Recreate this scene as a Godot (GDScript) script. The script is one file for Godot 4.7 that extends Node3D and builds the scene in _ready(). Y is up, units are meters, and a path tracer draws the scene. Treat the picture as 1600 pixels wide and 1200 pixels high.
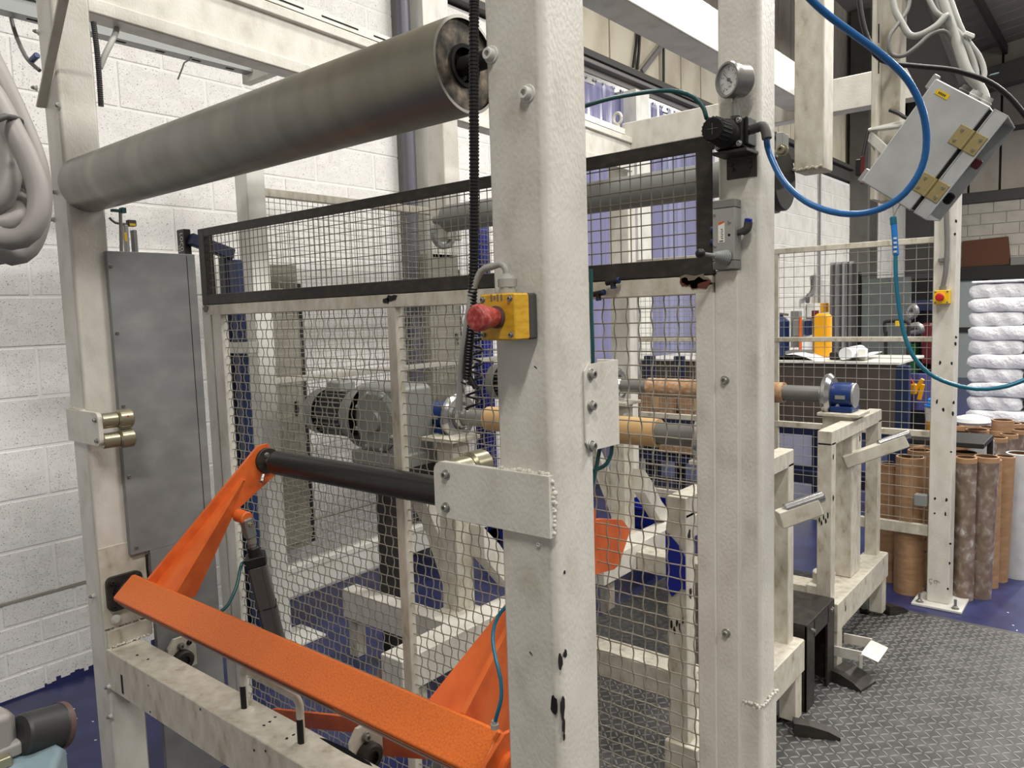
extends Node3D
# A winding machine bay in a factory hall: camera at the origin, eye height 1.65 m; x runs across the machine, -z along the left wall.

const DOWN := Vector3.DOWN
const UP := Vector3.UP
const XX := Vector3(1, 0, 0)
const YY := Vector3(0, 1, 0)
const ZZ := Vector3(0, 0, 1)

var O := Vector3.ZERO          # base of the thing that is being built; shapes are given in world metres
var M := {}
var taken := {}
var shared := {}
var rng := RandomNumberGenerator.new()


func _ready() -> void:
	rng.seed = 7
	set_camera()
	set_light()
	make_materials()
	build_shell()
	build_frame()
	build_front()
	build_fence()
	build_fittings()
	build_upper()
	build_winder()
	build_back()


func set_camera() -> void:
	var cam := Camera3D.new()
	cam.name = "camera"
	add_child(cam)
	cam.position = Vector3(0, 1.65, 0)
	cam.rotation_order = EULER_ORDER_YXZ
	cam.rotation_degrees = Vector3(-5.380, 39.554, -1.808)
	cam.fov = 53.745
	cam.near = 0.05
	cam.far = 80.0
	cam.current = true


# ------------------------------------------------------------------ nodes
func numbered(called: String) -> String:
	var n: int = taken.get(called, 0)
	taken[called] = n + 1
	return called if n == 0 else "%s_%03d" % [called, n]


func tag(o: Node3D, label: String, category: String, group := "", kind := "") -> Node3D:
	if label != "":
		o.set_meta("label", label)
	if category != "":
		o.set_meta("category", category)
	if group != "":
		o.set_meta("group", group)
	if kind != "":
		o.set_meta("kind", kind)
	return o


func thing(called: String, label: String, category: String, at: Vector3, group := "", kind := "") -> Node3D:
	var o := Node3D.new()
	o.name = numbered(called)
	add_child(o, true)
	o.position = at
	O = at
	tag(o, label, category, group, kind)
	return o


func part(called: String, s: SurfaceTool, m: Material, parent: Node3D) -> MeshInstance3D:
	var o := MeshInstance3D.new()
	o.name = called
	s.index()
	o.mesh = s.commit()
	o.material_override = null
	o.mesh.surface_set_material(0, m)
	parent.add_child(o, true)
	return o


# a thing that is one mesh; its base was set with O beforehand
func single(called: String, s: SurfaceTool, m: Material, label: String, category: String, group := "", kind := "") -> MeshInstance3D:
	var o := MeshInstance3D.new()
	o.name = numbered(called)
	s.index()
	o.mesh = s.commit()
	o.mesh.surface_set_material(0, m)
	o.position = O
	add_child(o, true)
	tag(o, label, category, group, kind)
	return o


func inst(called: String, mesh: Mesh, t: Transform3D, parent: Node3D) -> MeshInstance3D:
	var o := MeshInstance3D.new()
	o.name = called
	o.mesh = mesh
	o.transform = t
	parent.add_child(o, true)
	return o


func copy_of(src: Node3D, called: String, at: Vector3, label := "", turn := 0.0) -> Node3D:
	var o: Node3D = src.duplicate()
	o.name = numbered(called)
	add_child(o, true)
	o.position = at
	o.rotation.y = turn
	if label != "":
		o.set_meta("label", label)
	return o


# ------------------------------------------------------------------ shapes
func begin() -> SurfaceTool:
	var s := SurfaceTool.new()
	s.begin(Mesh.PRIMITIVE_TRIANGLES)
	return s


func tri(s: SurfaceTool, a: Vector3, b: Vector3, c: Vector3, na: Vector3, nb: Vector3, nc: Vector3) -> void:
	if (b - a).cross(c - a).dot(na + nb + nc) > 0.0:
		var t := b
		b = c
		c = t
		t = nb
		nb = nc
		nc = t
	s.set_normal(na)
	s.add_vertex(a - O)
	s.set_normal(nb)
	s.add_vertex(b - O)
	s.set_normal(nc)
	s.add_vertex(c - O)


func quad(s: SurfaceTool, a: Vector3, b: Vector3, c: Vector3, d: Vector3, n: Vector3) -> void:
	tri(s, a, b, c, n, n, n)
	tri(s, a, c, d, n, n, n)


# a box with rounded edges; c centre, size full, b edge radius
func boxc(s: SurfaceTool, c: Vector3, size: Vector3, b := 0.0, bas := Basis()) -> void:
	var h := size * 0.5
	b = minf(b, minf(h.x, minf(h.y, h.z)) * 0.9)
	var nn := [bas.x, bas.y, bas.z]
	var p := func(sg: Vector3, face: int) -> Vector3:
		var v := Vector3(sg.x * (h.x - b), sg.y * (h.y - b), sg.z * (h.z - b))
		v[face] = sg[face] * h[face]
		return c + bas * v
	for f in 3:
		var u := (f + 1) % 3
		var w := (f + 2) % 3
		for sf in [-1.0, 1.0]:
			var q := []
			for k in [[-1.0, -1.0], [1.0, -1.0], [1.0, 1.0], [-1.0, 1.0]]:
				var sg := Vector3.ZERO
				sg[f] = sf
				sg[u] = k[0]
				sg[w] = k[1]
				q.append(p.call(sg, f))
			quad(s, q[0], q[1], q[2], q[3], nn[f] * sf)
	if b <= 0.0:
		return
	for f in 3:      # edges along axis f, between the faces u and w
		var u := (f + 1) % 3
		var w := (f + 2) % 3
		for su in [-1.0, 1.0]:
			for sw in [-1.0, 1.0]:
				var lo := Vector3.ZERO
				lo[u] = su
				lo[w] = sw
				lo[f] = -1.0
				var hi := lo
				hi[f] = 1.0
				var nu: Vector3 = nn[u] * su
				var nw: Vector3 = nn[w] * sw
				var a: Vector3 = p.call(lo, u)
				var bb: Vector3 = p.call(hi, u)
				var cc: Vector3 = p.call(hi, w)
				var dd: Vector3 = p.call(lo, w)
				tri(s, a, bb, cc, nu, nu, nw)
				tri(s, a, cc, dd, nu, nw, nw)
	for sx in [-1.0, 1.0]:
		for sy in [-1.0, 1.0]:
			for sz in [-1.0, 1.0]:
				var sg := Vector3(sx, sy, sz)
				tri(s, p.call(sg, 0), p.call(sg, 1), p.call(sg, 2), nn[0] * sx, nn[1] * sy, nn[2] * sz)


# a box from corner to corner
func boxa(s: SurfaceTool, lo: Vector3, hi: Vector3, b := 0.0) -> void:
	boxc(s, (lo + hi) * 0.5, (hi - lo).abs(), b)


# a bar of rectangular section from a to b; w along side, h along the other
func bar(s: SurfaceTool, a: Vector3, b: Vector3, w: float, h: float, bev := 0.0, side := Vector3.UP) -> void:
	var d := (b - a).normalized()
	var hh := side - d * side.dot(d)
	if hh.length() < 0.01:
		hh = XX - d * d.x
	hh = hh.normalized()
	var ww := hh.cross(d).normalized()
	boxc(s, (a + b) * 0.5, Vector3(w, h, a.distance_to(b)), bev, Basis(ww, hh, d))


func frame_of(d: Vector3) -> Basis:
	var z := d.normalized()
	var x := (YY if absf(z.y) < 0.9 else XX).cross(z).normalized()
	return Basis(x, z.cross(x), z)


# turned shape: profile of (distance along the axis, radius)
func lathe(s: SurfaceTool, a: Vector3, d: Vector3, prof: Array, seg := 24, from := 0.0, sweep := TAU) -> void:
	var f := frame_of(d)
	for i in prof.size() - 1:
		var t0: float = prof[i][0]
		var r0: float = prof[i][1]
		var t1: float = prof[i + 1][0]
		var r1: float = prof[i + 1][1]
		var sl := Vector2(t1 - t0, r1 - r0)
		if sl.length() < 1e-7:
			continue
		var ax := -sl.y / sl.length()
		var rad := sl.x / sl.length()
		for k in seg:
			var a0 := from + sweep * k / seg
			var a1 := from + sweep * (k + 1) / seg
			var e0 := f.x * cos(a0) + f.y * sin(a0)
			var e1 := f.x * cos(a1) + f.y * sin(a1)
			var n0 := e0 * rad + f.z * ax
			var n1 := e1 * rad + f.z * ax
			var p00 := a + f.z * t0 + e0 * r0
			var p01 := a + f.z * t0 + e1 * r0
			var p10 := a + f.z * t1 + e0 * r1
			var p11 := a + f.z * t1 + e1 * r1
			if r0 > 1e-6:
				tri(s, p00, p01, p11, n0, n1, n1)
			if r1 > 1e-6:
				tri(s, p00, p11, p10, n0, n1, n0)


func rod(s: SurfaceTool, a: Vector3, b: Vector3, r: float, seg := 16, bev := 0.0) -> void:
	var l := a.distance_to(b)
	lathe(s, a, b - a, [[0, 0], [0, r - bev], [bev, r], [l - bev, r], [l, r - bev], [l, 0]], seg)


# hollow tube standing from a to b
func pipe(s: SurfaceTool, a: Vector3, b: Vector3, r: float, ri: float, seg := 24, deep := 1e9) -> void:
	var l := a.distance_to(b)
	deep = minf(deep, l)
	lathe(s, a, b - a, [[l - deep, 0.0], [l - deep, ri], [l, ri], [l, r], [0, r], [0, 0.0]], seg)


func smooth_path(pts: Array, step := 0.02) -> PackedVector3Array:
	var out := PackedVector3Array()
	for i in pts.size() - 1:
		var p0: Vector3 = pts[maxi(i - 1, 0)]
		var p1: Vector3 = pts[i]
		var p2: Vector3 = pts[i + 1]
		var p3: Vector3 = pts[mini(i + 2, pts.size() - 1)]
		var n := maxi(2, int(ceil(p1.distance_to(p2) / step)))
		for k in n:
			out.append(p1.cubic_interpolate(p2, p0, p3, float(k) / n))
	out.append(pts[pts.size() - 1])
	return out


# a hose along a path; rib > 0 makes it corrugated
func sweep(s: SurfaceTool, path: PackedVector3Array, r: float, seg := 12, rib := 0.0, caps := true) -> void:
	var n := path.size()
	var t0 := (path[1] - path[0]).normalized()
	var x := frame_of(t0).x
	var rings := []
	var norms := []
	for i in n:
		var t := (path[mini(i + 1, n - 1)] - path[maxi(i - 1, 0)]).normalized()
		x = (x - t * x.dot(t)).normalized()
		var y := t.cross(x)
		var rr := r * (1.0 + (rib if i % 4 < 2 else -rib))
		var ring := PackedVector3Array()
		var nr := PackedVector3Array()
		for k in seg:
			var e := x * cos(TAU * k / seg) + y * sin(TAU * k / seg)
			ring.append(path[i] + e * rr)
			nr.append(e)
		rings.append(ring)
		norms.append(nr)
	for i in n - 1:
		var tl := Vector3.ZERO
		if rib > 0.0:
			var m := i % 4
			tl = (path[i + 1] - path[i]).normalized() * (0.9 if m == 1 else (-0.9 if m == 3 else 0.0))
		for k in seg:
			var k1 := (k + 1) % seg
			var a: Vector3 = (norms[i][k] + tl).normalized()
			var b: Vector3 = (norms[i][k1] + tl).normalized()
			var c: Vector3 = (norms[i + 1][k1] + tl).normalized()
			var d: Vector3 = (norms[i + 1][k] + tl).normalized()
			tri(s, rings[i][k], rings[i][k1], rings[i + 1][k1], a, b, c)
			tri(s, rings[i][k], rings[i + 1][k1], rings[i + 1][k], a, c, d)
	if caps:
		for e in [0, n - 1]:
			var nn := (path[0] - path[1]).normalized() if e == 0 else (path[n - 1] - path[n - 2]).normalized()
			for k in seg:
				tri(s, path[e], rings[e][k], rings[e][(k + 1) % seg], nn, nn, nn)


func hose(s: SurfaceTool, pts: Array, r: float, seg := 12, step := 0.02) -> void:
	sweep(s, smooth_path(pts, step), r, seg)


# a plate: outline in the plane of u and v, given as [u, v] pairs from c, thick along n
func plate(s: SurfaceTool, c: Vector3, u: Vector3, v: Vector3, outline: Array, thick: float) -> void:
	var poly := PackedVector2Array()
	for q in outline:
		poly.append(Vector2(q[0], q[1]))
	var n := u.cross(v).normalized()
	var idx := Geometry2D.triangulate_polygon(poly)
	var w := func(p: Vector2, t: float) -> Vector3:
		return c + u * p.x + v * p.y + n * t
	for t in [0.0, thick]:
		var nn := n if t > 0.0 else -n
		for k in range(0, idx.size(), 3):
			tri(s, w.call(poly[idx[k]], t), w.call(poly[idx[k + 1]], t), w.call(poly[idx[k + 2]], t), nn, nn, nn)
	var area := 0.0
	for i in poly.size():
		area += poly[i].cross(poly[(i + 1) % poly.size()])
	for i in poly.size():
		var p := poly[i]
		var q := poly[(i + 1) % poly.size()]
		var e := (q - p)
		if e.length() < 1e-6:
			continue
		var o2 := Vector2(e.y, -e.x).normalized() * signf(area)
		quad(s, w.call(p, 0.0), w.call(q, 0.0), w.call(q, thick), w.call(p, thick), u * o2.x + v * o2.y)


# outline with rounded corners for plate()
func round_rect(w: float, h: float, r: float, seg := 4) -> Array:
	var out := []
	for k in [[1, 1, 0.0], [-1, 1, PI / 2], [-1, -1, PI], [1, -1, PI * 1.5]]:
		for i in seg + 1:
			var a: float = k[2] + PI / 2 * i / seg
			out.append([k[0] * (w / 2 - r) + cos(a) * r, k[1] * (h / 2 - r) + sin(a) * r])
	return out


# socket-head screw with its washer, shared by all; d points out of the surface
func bolt(parent: Node3D, at: Vector3, d: Vector3, size := 1.0, m := "zinc", called := "bolt") -> void:
	var key := "bolt" + m
	if not shared.has(key):
		var keep := O
		O = Vector3.ZERO
		var s := begin()
		lathe(s, Vector3(0, 0, -0.001), ZZ, [[0, 0.0095], [0.002, 0.0095], [0.0025, 0.009], [0.0025, 0.0065], [0.0085, 0.0065], [0.0095, 0.0058], [0.0095, 0.0034], [0.005, 0.0034], [0.005, 0]], 16)
		s.index()
		var me := s.commit()
		me.surface_set_material(0, M[m])
		shared[key] = me
		O = keep
	var f := frame_of(d)
	inst(called, shared[key], Transform3D(f.scaled_local(Vector3.ONE * size), at - parent.position), parent)


# hexagon-head bolt or nut
func hexbolt(parent: Node3D, at: Vector3, d: Vector3, size := 1.0, m := "zinc", called := "hex_bolt") -> void:
	var key := "hex" + m
	if not shared.has(key):
		var keep := O
		O = Vector3.ZERO
		var s := begin()
		lathe(s, Vector3(0, 0, -0.001), ZZ, [[0, 0.013], [0.0025, 0.013], [0.0025, 0.0]], 16)
		lathe(s, Vector3.ZERO, ZZ, [[0.001, 0.0], [0.001, 0.0095], [0.008, 0.0095], [0.009, 0.008], [0.009, 0.0]], 6)
		s.index()
		var me := s.commit()
		me.surface_set_material(0, M[m])
		shared[key] = me
		O = keep
	var f := frame_of(d)
	inst(called, shared[key], Transform3D(f.scaled_local(Vector3.ONE * size), at - parent.position), parent)


# flat dark chip in the paint, an uneven blot of real thickness
func chip(parent: Node3D, c: Vector3, u: Vector3, v: Vector3, w: float, h: float, m := "chip", called := "paint_chip") -> void:
	var s := begin()
	var out := []
	for i in 12:
		var a := TAU * i / 12
		var k := rng.randf_range(0.6, 1.15)
		out.append([cos(a) * w * 0.5 * k, sin(a) * h * 0.5 * k])
	plate(s, c, u, v, out, 0.0006)
	part(called, s, M[m], parent)


# a bead of weld between two points
func weld(parent: Node3D, a: Vector3, b: Vector3, r := 0.004, m := "white_paint") -> void:
	var n := maxi(3, int(a.distance_to(b) / 0.006))
	var s := begin()
	for i in n:
		var p := a.lerp(b, (i + 0.5) / n) + Vector3(rng.randf_range(-1, 1), rng.randf_range(-1, 1), rng.randf_range(-1, 1)) * r * 0.45
		var rr := r * rng.randf_range(0.55, 1.25)
		lathe(s, p - (b - a).normalized() * rr, b - a, [[0, 0], [rr * 0.4, rr * 0.8], [rr, rr], [rr * 1.6, rr * 0.8], [rr * 2, 0]], 7)
	part("weld_bead", s, M[m], parent)


func set_light() -> void:
	var env := Environment.new()
	env.background_mode = Environment.BG_COLOR
	env.background_color = Color(0.75, 0.78, 0.82)
	env.background_energy_multiplier = 0.4
	env.ambient_light_source = Environment.AMBIENT_SOURCE_DISABLED
	env.tonemap_mode = Environment.TONE_MAPPER_LINEAR
	env.tonemap_exposure = 1.62
	env.sdfgi_enabled = true
	env.ssao_enabled = true
	env.ssil_enabled = true
	var we := WorldEnvironment.new()
	we.name = "surroundings"
	we.environment = env
	add_child(we)


# long lamp fittings under the roof, each a glowing panel with a light of its size just below it
func build_lamps() -> void:
	var spots := [[-1.3, -1.4, 4.2, "over the big idler roller"], [-1.3, -4.8, 6.5, "over the back of the machine frame"], [0.9, 1.4, 9.0, "over the open floor before the machine"], [1.0, -3.2, 8.5, "over the ribbed steel floor plate"], [0.75, -8.0, 16.0, "beside the pallet of white sacks"], [0.6, -13.2, 21.0, "before the glazed screen"], [3.6, -1.0, 8.5, "in the row along the right wall, nearest"], [3.6, -6.5, 9.0, "in the row along the right wall, middle"], [3.4, -12.5, 14.0, "in the row along the right wall, farthest"]]
	for q in spots:
		var t := thing("lamp_fitting", "", "lamp", Vector3(q[0], 5.3, q[1]), "lamp fittings under the roof")
		t.set_meta("label", "long white lamp fitting hung from the roof %s" % q[3])
		var s := begin()
		boxc(s, O + Vector3(0, 0.05, 0), Vector3(0.34, 0.08, 1.5), 0.01)
		part("housing", s, M.white_steel, t)
		s = begin()
		boxc(s, O + Vector3(0, 0.004, 0), Vector3(0.30, 0.012, 1.44), 0.0)
		boxc(s, O + Vector3(0, 0.096, 0), Vector3(0.30, 0.012, 1.44), 0.0)  # upper glow, added along with the uplight
		part("lamp_panel", s, M.lamp_face, t)
		for k in [-0.6, 0.6]:
			s = begin()
			rod(s, O + Vector3(0, 0.08, k), O + Vector3(0, 0.98 + 0.14 * (q[0] + 3.8), k), 0.006, 6)
			part("hanger", s, M.dark_steel, t)
		var l := AreaLight3D.new()
		l.name = "lamp_light"
		l.area_size = Vector2(0.30, 1.44)
		l.light_energy = q[2]
		l.light_color = Color(1.0, 0.985, 0.96)
		l.area_range = 30.0
		l.shadow_enabled = true
		l.rotation_degrees.x = -90.0
		l.position = Vector3(0, -0.012, 0)
		t.add_child(l, true)
		# uplight added on top of the fitting to brighten the dark roof
		var u := AreaLight3D.new()
		u.name = "added_uplight"
		u.area_size = Vector2(0.30, 1.44)
		u.light_energy = q[2] * 0.16
		u.light_color = l.light_color
		u.area_range = 30.0
		u.shadow_enabled = true
		u.rotation_degrees.x = 90.0
		u.position = Vector3(0, 0.115, 0)
		t.add_child(u, true)


# ------------------------------------------------------------------ materials
func noise(seed_: int, freq: float, stops: Array, oct := 4, kind := FastNoiseLite.TYPE_SIMPLEX_SMOOTH, size := 512, ret := FastNoiseLite.RETURN_DISTANCE, warp := 0.0) -> NoiseTexture2D:
	var n := FastNoiseLite.new()
	n.seed = seed_
	n.noise_type = kind
	n.frequency = freq
	n.fractal_octaves = oct
	n.fractal_type = FastNoiseLite.FRACTAL_FBM if oct > 1 else FastNoiseLite.FRACTAL_NONE
	n.cellular_return_type = ret
	if warp > 0.0:
		n.domain_warp_enabled = true
		n.domain_warp_amplitude = warp
		n.domain_warp_frequency = freq * 1.5
	var t := NoiseTexture2D.new()
	t.width = size
	t.height = size
	t.seamless = true
	t.noise = n
	var g := Gradient.new()
	var off := PackedFloat32Array()
	var col := PackedColorArray()
	for q in stops:
		off.append(q[0])
		col.append(q[1])
	g.offsets = off
	g.colors = col
	t.color_ramp = g
	return t


func grey(v: float) -> Color:
	return Color(v, v, v)


func mat(called: String, c: Color, rough := 0.6, metal := 0.0, tex: Texture2D = null, scale := Vector3.ONE, bump: Texture2D = null, depth := 0.0) -> StandardMaterial3D:
	var m := StandardMaterial3D.new()
	m.resource_name = called
	m.albedo_color = c
	m.roughness = rough
	m.metallic = metal
	if tex or bump:
		m.uv1_triplanar = true
		m.uv1_world_triplanar = true
		m.uv1_scale = scale
	if tex:
		m.albedo_texture = tex
	if bump:
		m.heightmap_enabled = true
		m.heightmap_texture = bump
		m.heightmap_scale = depth
	M[called] = m
	return m


# paint over concrete block: white with many small pits, as colour and as height
func pitted(seed_: int, n: int, bg: Color, pit: Color, height: bool) -> ImageTexture:
	var im := Image.create(1024, 1024, false, Image.FORMAT_RGB8)
	im.fill(Color.WHITE if height else bg)
	var r := RandomNumberGenerator.new()
	r.seed = seed_
	if not height:
		for i in 260:
			var w := r.randi_range(30, 150)
			var v := r.randf_range(-0.025, 0.02)
			im.fill_rect(Rect2i(r.randi_range(-20, 1000), r.randi_range(-20, 1000), w, r.randi_range(20, 90)), Color(bg.r + v, bg.g + v, bg.b + v))
		r.seed = seed_
	for i in 260:
		r.randi()
	r.seed = seed_ + 1
	for i in n:
		var x := r.randi_range(0, 1023)
		var y := r.randi_range(0, 1023)
		var w := 1 + int(pow(r.randf(), 3.0) * 5.0)
		var h := 1 + int(pow(r.randf(), 3.0) * 4.0)
		var k := r.randf_range(0.25, 1.0)
		var c := Color.WHITE.lerp(Color.BLACK, k) if height else bg.lerp(pit, k * k)
		for a in w:
			for b in h:
				if (a == 0 or a == w - 1) and (b == 0 or b == h - 1) and w > 2 and h > 2:
					continue
				im.set_pixel((x + a) % 1024, (y + b) % 1024, c)
	return ImageTexture.create_from_image(im)


func make_materials() -> void:
	var mott := noise(3, 0.008, [[0.0, Color(0.87, 0.86, 0.835)], [0.35, Color(0.95, 0.945, 0.93)], [0.65, Color(0.98, 0.977, 0.967)], [1.0, Color(1, 1, 1)]], 5)
	var fine := noise(5, 0.11, [[0.0, grey(0.3)], [1.0, grey(0.9)]], 3)
	var white := mat("white_paint", Color(0.85, 0.84, 0.812), 0.36, 0.0, mott, Vector3(2.2, 1.4, 2.2), fine, 0.10)
	white.metallic_specular = 0.45
	mat("white_paint_old", Color(0.82, 0.805, 0.765), 0.5, 0.0, noise(13, 0.012, [[0.0, Color(0.72, 0.69, 0.63)], [0.3, Color(0.90, 0.885, 0.85)], [0.7, Color(0.97, 0.965, 0.95)], [1.0, Color(1, 1, 1)]], 5), Vector3(3, 1.6, 3), fine, 0.06)
	mat("white_steel", Color(0.86, 0.86, 0.84), 0.4, 0.0, mott, Vector3(1.5, 0.8, 1.5))
	mat("block_paint", Color(1, 1, 1), 0.75, 0.0, pitted(11, 16000, Color(0.90, 0.895, 0.885), Color(0.33, 0.31, 0.29), false), Vector3(1.1, 1.1, 1.1), pitted(11, 16000, Color.WHITE, Color.BLACK, true), 0.22)
	mat("mortar", Color(0.90, 0.895, 0.885), 0.8)
	mat("block_far", Color(0.88, 0.875, 0.86), 0.75, 0.0, mott, Vector3(0.7, 0.7, 0.7))
	mat("block_back", Color(0.72, 0.705, 0.67), 0.8, 0.0, mott, Vector3(0.7, 0.7, 0.7))
	mat("floor_blue", Color(1, 1, 1), 0.32, 0.0, noise(21, 0.01, [[0.0, Color(0.135, 0.15, 0.29)], [0.5, Color(0.165, 0.185, 0.35)], [1.0, Color(0.205, 0.23, 0.41)]], 5), Vector3(0.8, 0.8, 0.8), noise(22, 0.03, [[0.0, grey(0.2)], [1.0, grey(0.8)]], 3), 0.05)
	mat("blue_smear", Color(0.18, 0.19, 0.37), 0.4)
	mat("speck", Color(0.82, 0.83, 0.85), 0.6)
	mat("checker", Color(1, 1, 1), 0.42, 0.0, noise(31, 0.012, [[0.0, grey(0.22)], [0.5, grey(0.275)], [1.0, Color(0.36, 0.355, 0.35)]], 5), Vector3(1.3, 1.3, 1.3), fine, 0.04)
	mat("checker_stud", Color(0.60, 0.595, 0.59), 0.30, 0.35)
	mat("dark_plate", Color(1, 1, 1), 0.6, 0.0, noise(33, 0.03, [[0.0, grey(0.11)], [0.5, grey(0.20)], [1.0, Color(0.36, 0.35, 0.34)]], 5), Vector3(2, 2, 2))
	# the orange arm: enamel with fine dark cracks
	var crack := noise(41, 0.035, [[0.0, Color(0.66, 0.29, 0.10)], [0.06, Color(0.79, 0.38, 0.14)], [0.13, Color(0.845, 0.425, 0.16)], [0.6, Color(0.855, 0.44, 0.165)], [1.0, Color(0.86, 0.455, 0.18)]], 1, FastNoiseLite.TYPE_CELLULAR, 512, FastNoiseLite.RETURN_DISTANCE2_SUB, 22.0)
	mat("orange_cracked", Color(1, 1, 1), 0.42, 0.0, crack, Vector3(7.0, 12.0, 14.0))
	mat("orange", Color(1, 1, 1), 0.40, 0.0, noise(43, 0.01, [[0.0, Color(0.74, 0.33, 0.14)], [0.5, Color(0.82, 0.385, 0.16)], [1.0, Color(0.85, 0.44, 0.21)]], 4), Vector3(2, 2, 2))
	mat("orange_floor_sheen", Color(0.50, 0.36, 0.33), 0.4, 0.2, mott, Vector3(4, 4, 4))  # grey-pink reflection of the floor, put into the beam's colour
	# roller tube, bare steel with bands of polish and heat tint
	var rs := mat("roller_steel", Color(1, 1, 1), 0.38, 0.75)
	rs.vertex_color_use_as_albedo = true
	mat("roller_end", Color(1, 1, 1), 0.5, 0.6, noise(53, 0.02, [[0.0, Color(0.12, 0.11, 0.10)], [0.4, Color(0.30, 0.28, 0.25)], [0.7, Color(0.44, 0.40, 0.35)], [1.0, Color(0.62, 0.55, 0.48)]], 5), Vector3(3, 3, 3))
	mat("rubber", Color(0.085, 0.08, 0.078), 0.35)
	mat("black_plastic", Color(0.05, 0.05, 0.052), 0.45)
	mat("black_matte", Color(0.025, 0.025, 0.025), 0.9)
	mat("black_paint", Color(1, 1, 1), 0.5, 0.1, noise(61, 0.02, [[0.0, Color(0.13, 0.115, 0.105)], [0.6, Color(0.185, 0.165, 0.15)], [1.0, Color(0.27, 0.235, 0.21)]], 4), Vector3(2, 4, 2))
	mat("chip", Color(0.035, 0.035, 0.04), 0.6)
	mat("rust", Color(0.36, 0.17, 0.12), 0.8)
	mat("wire_bare", Color(0.50, 0.48, 0.43), 0.42, 0.6)
	mat("wire_painted", Color(0.58, 0.56, 0.51), 0.45, 0.2)
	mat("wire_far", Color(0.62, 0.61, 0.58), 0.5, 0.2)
	mat("zinc", Color(0.62, 0.62, 0.60), 0.35, 0.7)
	mat("zinc_gold", Color(0.60, 0.58, 0.49), 0.32, 0.7)
	mat("bright_steel", Color(0.72, 0.72, 0.72), 0.22, 0.9)
	mat("dull_steel", Color(0.54, 0.535, 0.52), 0.36, 0.6)
	mat("dark_steel", Color(0.22, 0.215, 0.21), 0.45, 0.5)
	mat("alu", Color(0.66, 0.66, 0.65), 0.4, 0.6)
	mat("alu_dark", Color(0.36, 0.345, 0.34), 0.38, 0.45)
	mat("grey_panel", Color(1, 1, 1), 0.40, 0.0, noise(71, 0.008, [[0.0, Color(0.46, 0.465, 0.465)], [0.6, Color(0.50, 0.505, 0.505)], [1.0, Color(0.54, 0.545, 0.54)]], 5), Vector3(1.4, 2.5, 1.4))
	mat("grey_box", Color(1, 1, 1), 0.45, 0.0, noise(73, 0.008, [[0.0, Color(0.62, 0.63, 0.63)], [1.0, Color(0.74, 0.75, 0.75)]], 4), Vector3(2, 2, 2))
	mat("grey_mid", Color(0.50, 0.51, 0.51), 0.5)
	mat("grey_cabinet", Color(0.60, 0.59, 0.55), 0.5, 0.0, mott, Vector3(1.5, 1, 1.5))
	mat("tray", Color(0.56, 0.57, 0.57), 0.4, 0.4)
	mat("column_grey", Color(0.40, 0.395, 0.38), 0.55, 0.0, mott, Vector3(1, 1, 1))
	mat("pvc_pipe", Color(0.36, 0.36, 0.40), 0.4)
	mat("motor_grey", Color(0.48, 0.485, 0.47), 0.45, 0.1)
	mat("motor_pale", Color(0.62, 0.63, 0.61), 0.45, 0.1)
	mat("blue_paint", Color(0.075, 0.19, 0.42), 0.35)
	mat("blue_dark", Color(0.055, 0.095, 0.22), 0.45)
	mat("blue_steel", Color(0.08, 0.16, 0.33), 0.45)
	mat("blue_bright", Color(0.05, 0.12, 0.52), 0.4)
	mat("blue_hose", Color(0.13, 0.38, 0.62), 0.28)
	mat("teal_hose", Color(0.06, 0.40, 0.50), 0.3)
	mat("green_hose", Color(0.10, 0.29, 0.30), 0.3)
	mat("sky_plastic", Color(0.10, 0.48, 0.80), 0.35)
	mat("grey_hose", Color(0.56, 0.545, 0.53), 0.5)
	mat("cable_grey", Color(0.63, 0.63, 0.61), 0.45)
	mat("conduit_grey", Color(0.44, 0.435, 0.42), 0.45)
	mat("yellow_box", Color(1, 1, 1), 0.45, 0.0, noise(81, 0.02, [[0.0, Color(0.74, 0.54, 0.12)], [0.5, Color(0.80, 0.62, 0.13)], [1.0, Color(0.83, 0.65, 0.24)]], 4), Vector3(4, 9, 4))
	mat("yellow", Color(0.90, 0.74, 0.10), 0.45)
	mat("yellow_drum", Color(0.88, 0.62, 0.03), 0.4)
	mat("red_button", Color(1, 1, 1), 0.5, 0.0, noise(83, 0.02, [[0.0, Color(0.52, 0.13, 0.12)], [0.5, Color(0.63, 0.20, 0.18)], [0.75, Color(0.70, 0.36, 0.34)], [1.0, Color(0.78, 0.60, 0.58)]], 4), Vector3(9, 9, 9))
	mat("red", Color(0.72, 0.10, 0.10), 0.4)
	mat("red_dark", Color(0.36, 0.06, 0.10), 0.5)
	mat("brass_hinge", Color(0.66, 0.60, 0.42), 0.4, 0.6)
	mat("brown_board", Color(0.36, 0.22, 0.15), 0.8)
	mat("cladding", Color(1, 1, 1), 0.6, 0.0, noise(91, 0.006, [[0.0, Color(0.70, 0.66, 0.58)], [0.5, Color(0.80, 0.77, 0.69)], [1.0, Color(0.84, 0.82, 0.75)]], 4), Vector3(0.5, 0.3, 0.5))
	mat("cladding_grey", Color(0.70, 0.68, 0.64), 0.6, 0.0, mott, Vector3(0.4, 0.3, 0.4))
	mat("deck", Color(0.62, 0.60, 0.57), 0.6, 0.0, mott, Vector3(0.5, 0.5, 0.5))
	mat("joint_dark", Color(0.16, 0.15, 0.145), 0.8)
	mat("steel_brown", Color(0.26, 0.25, 0.245), 0.6)
	mat("beam_grey", Color(0.44, 0.425, 0.42), 0.55)
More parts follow.
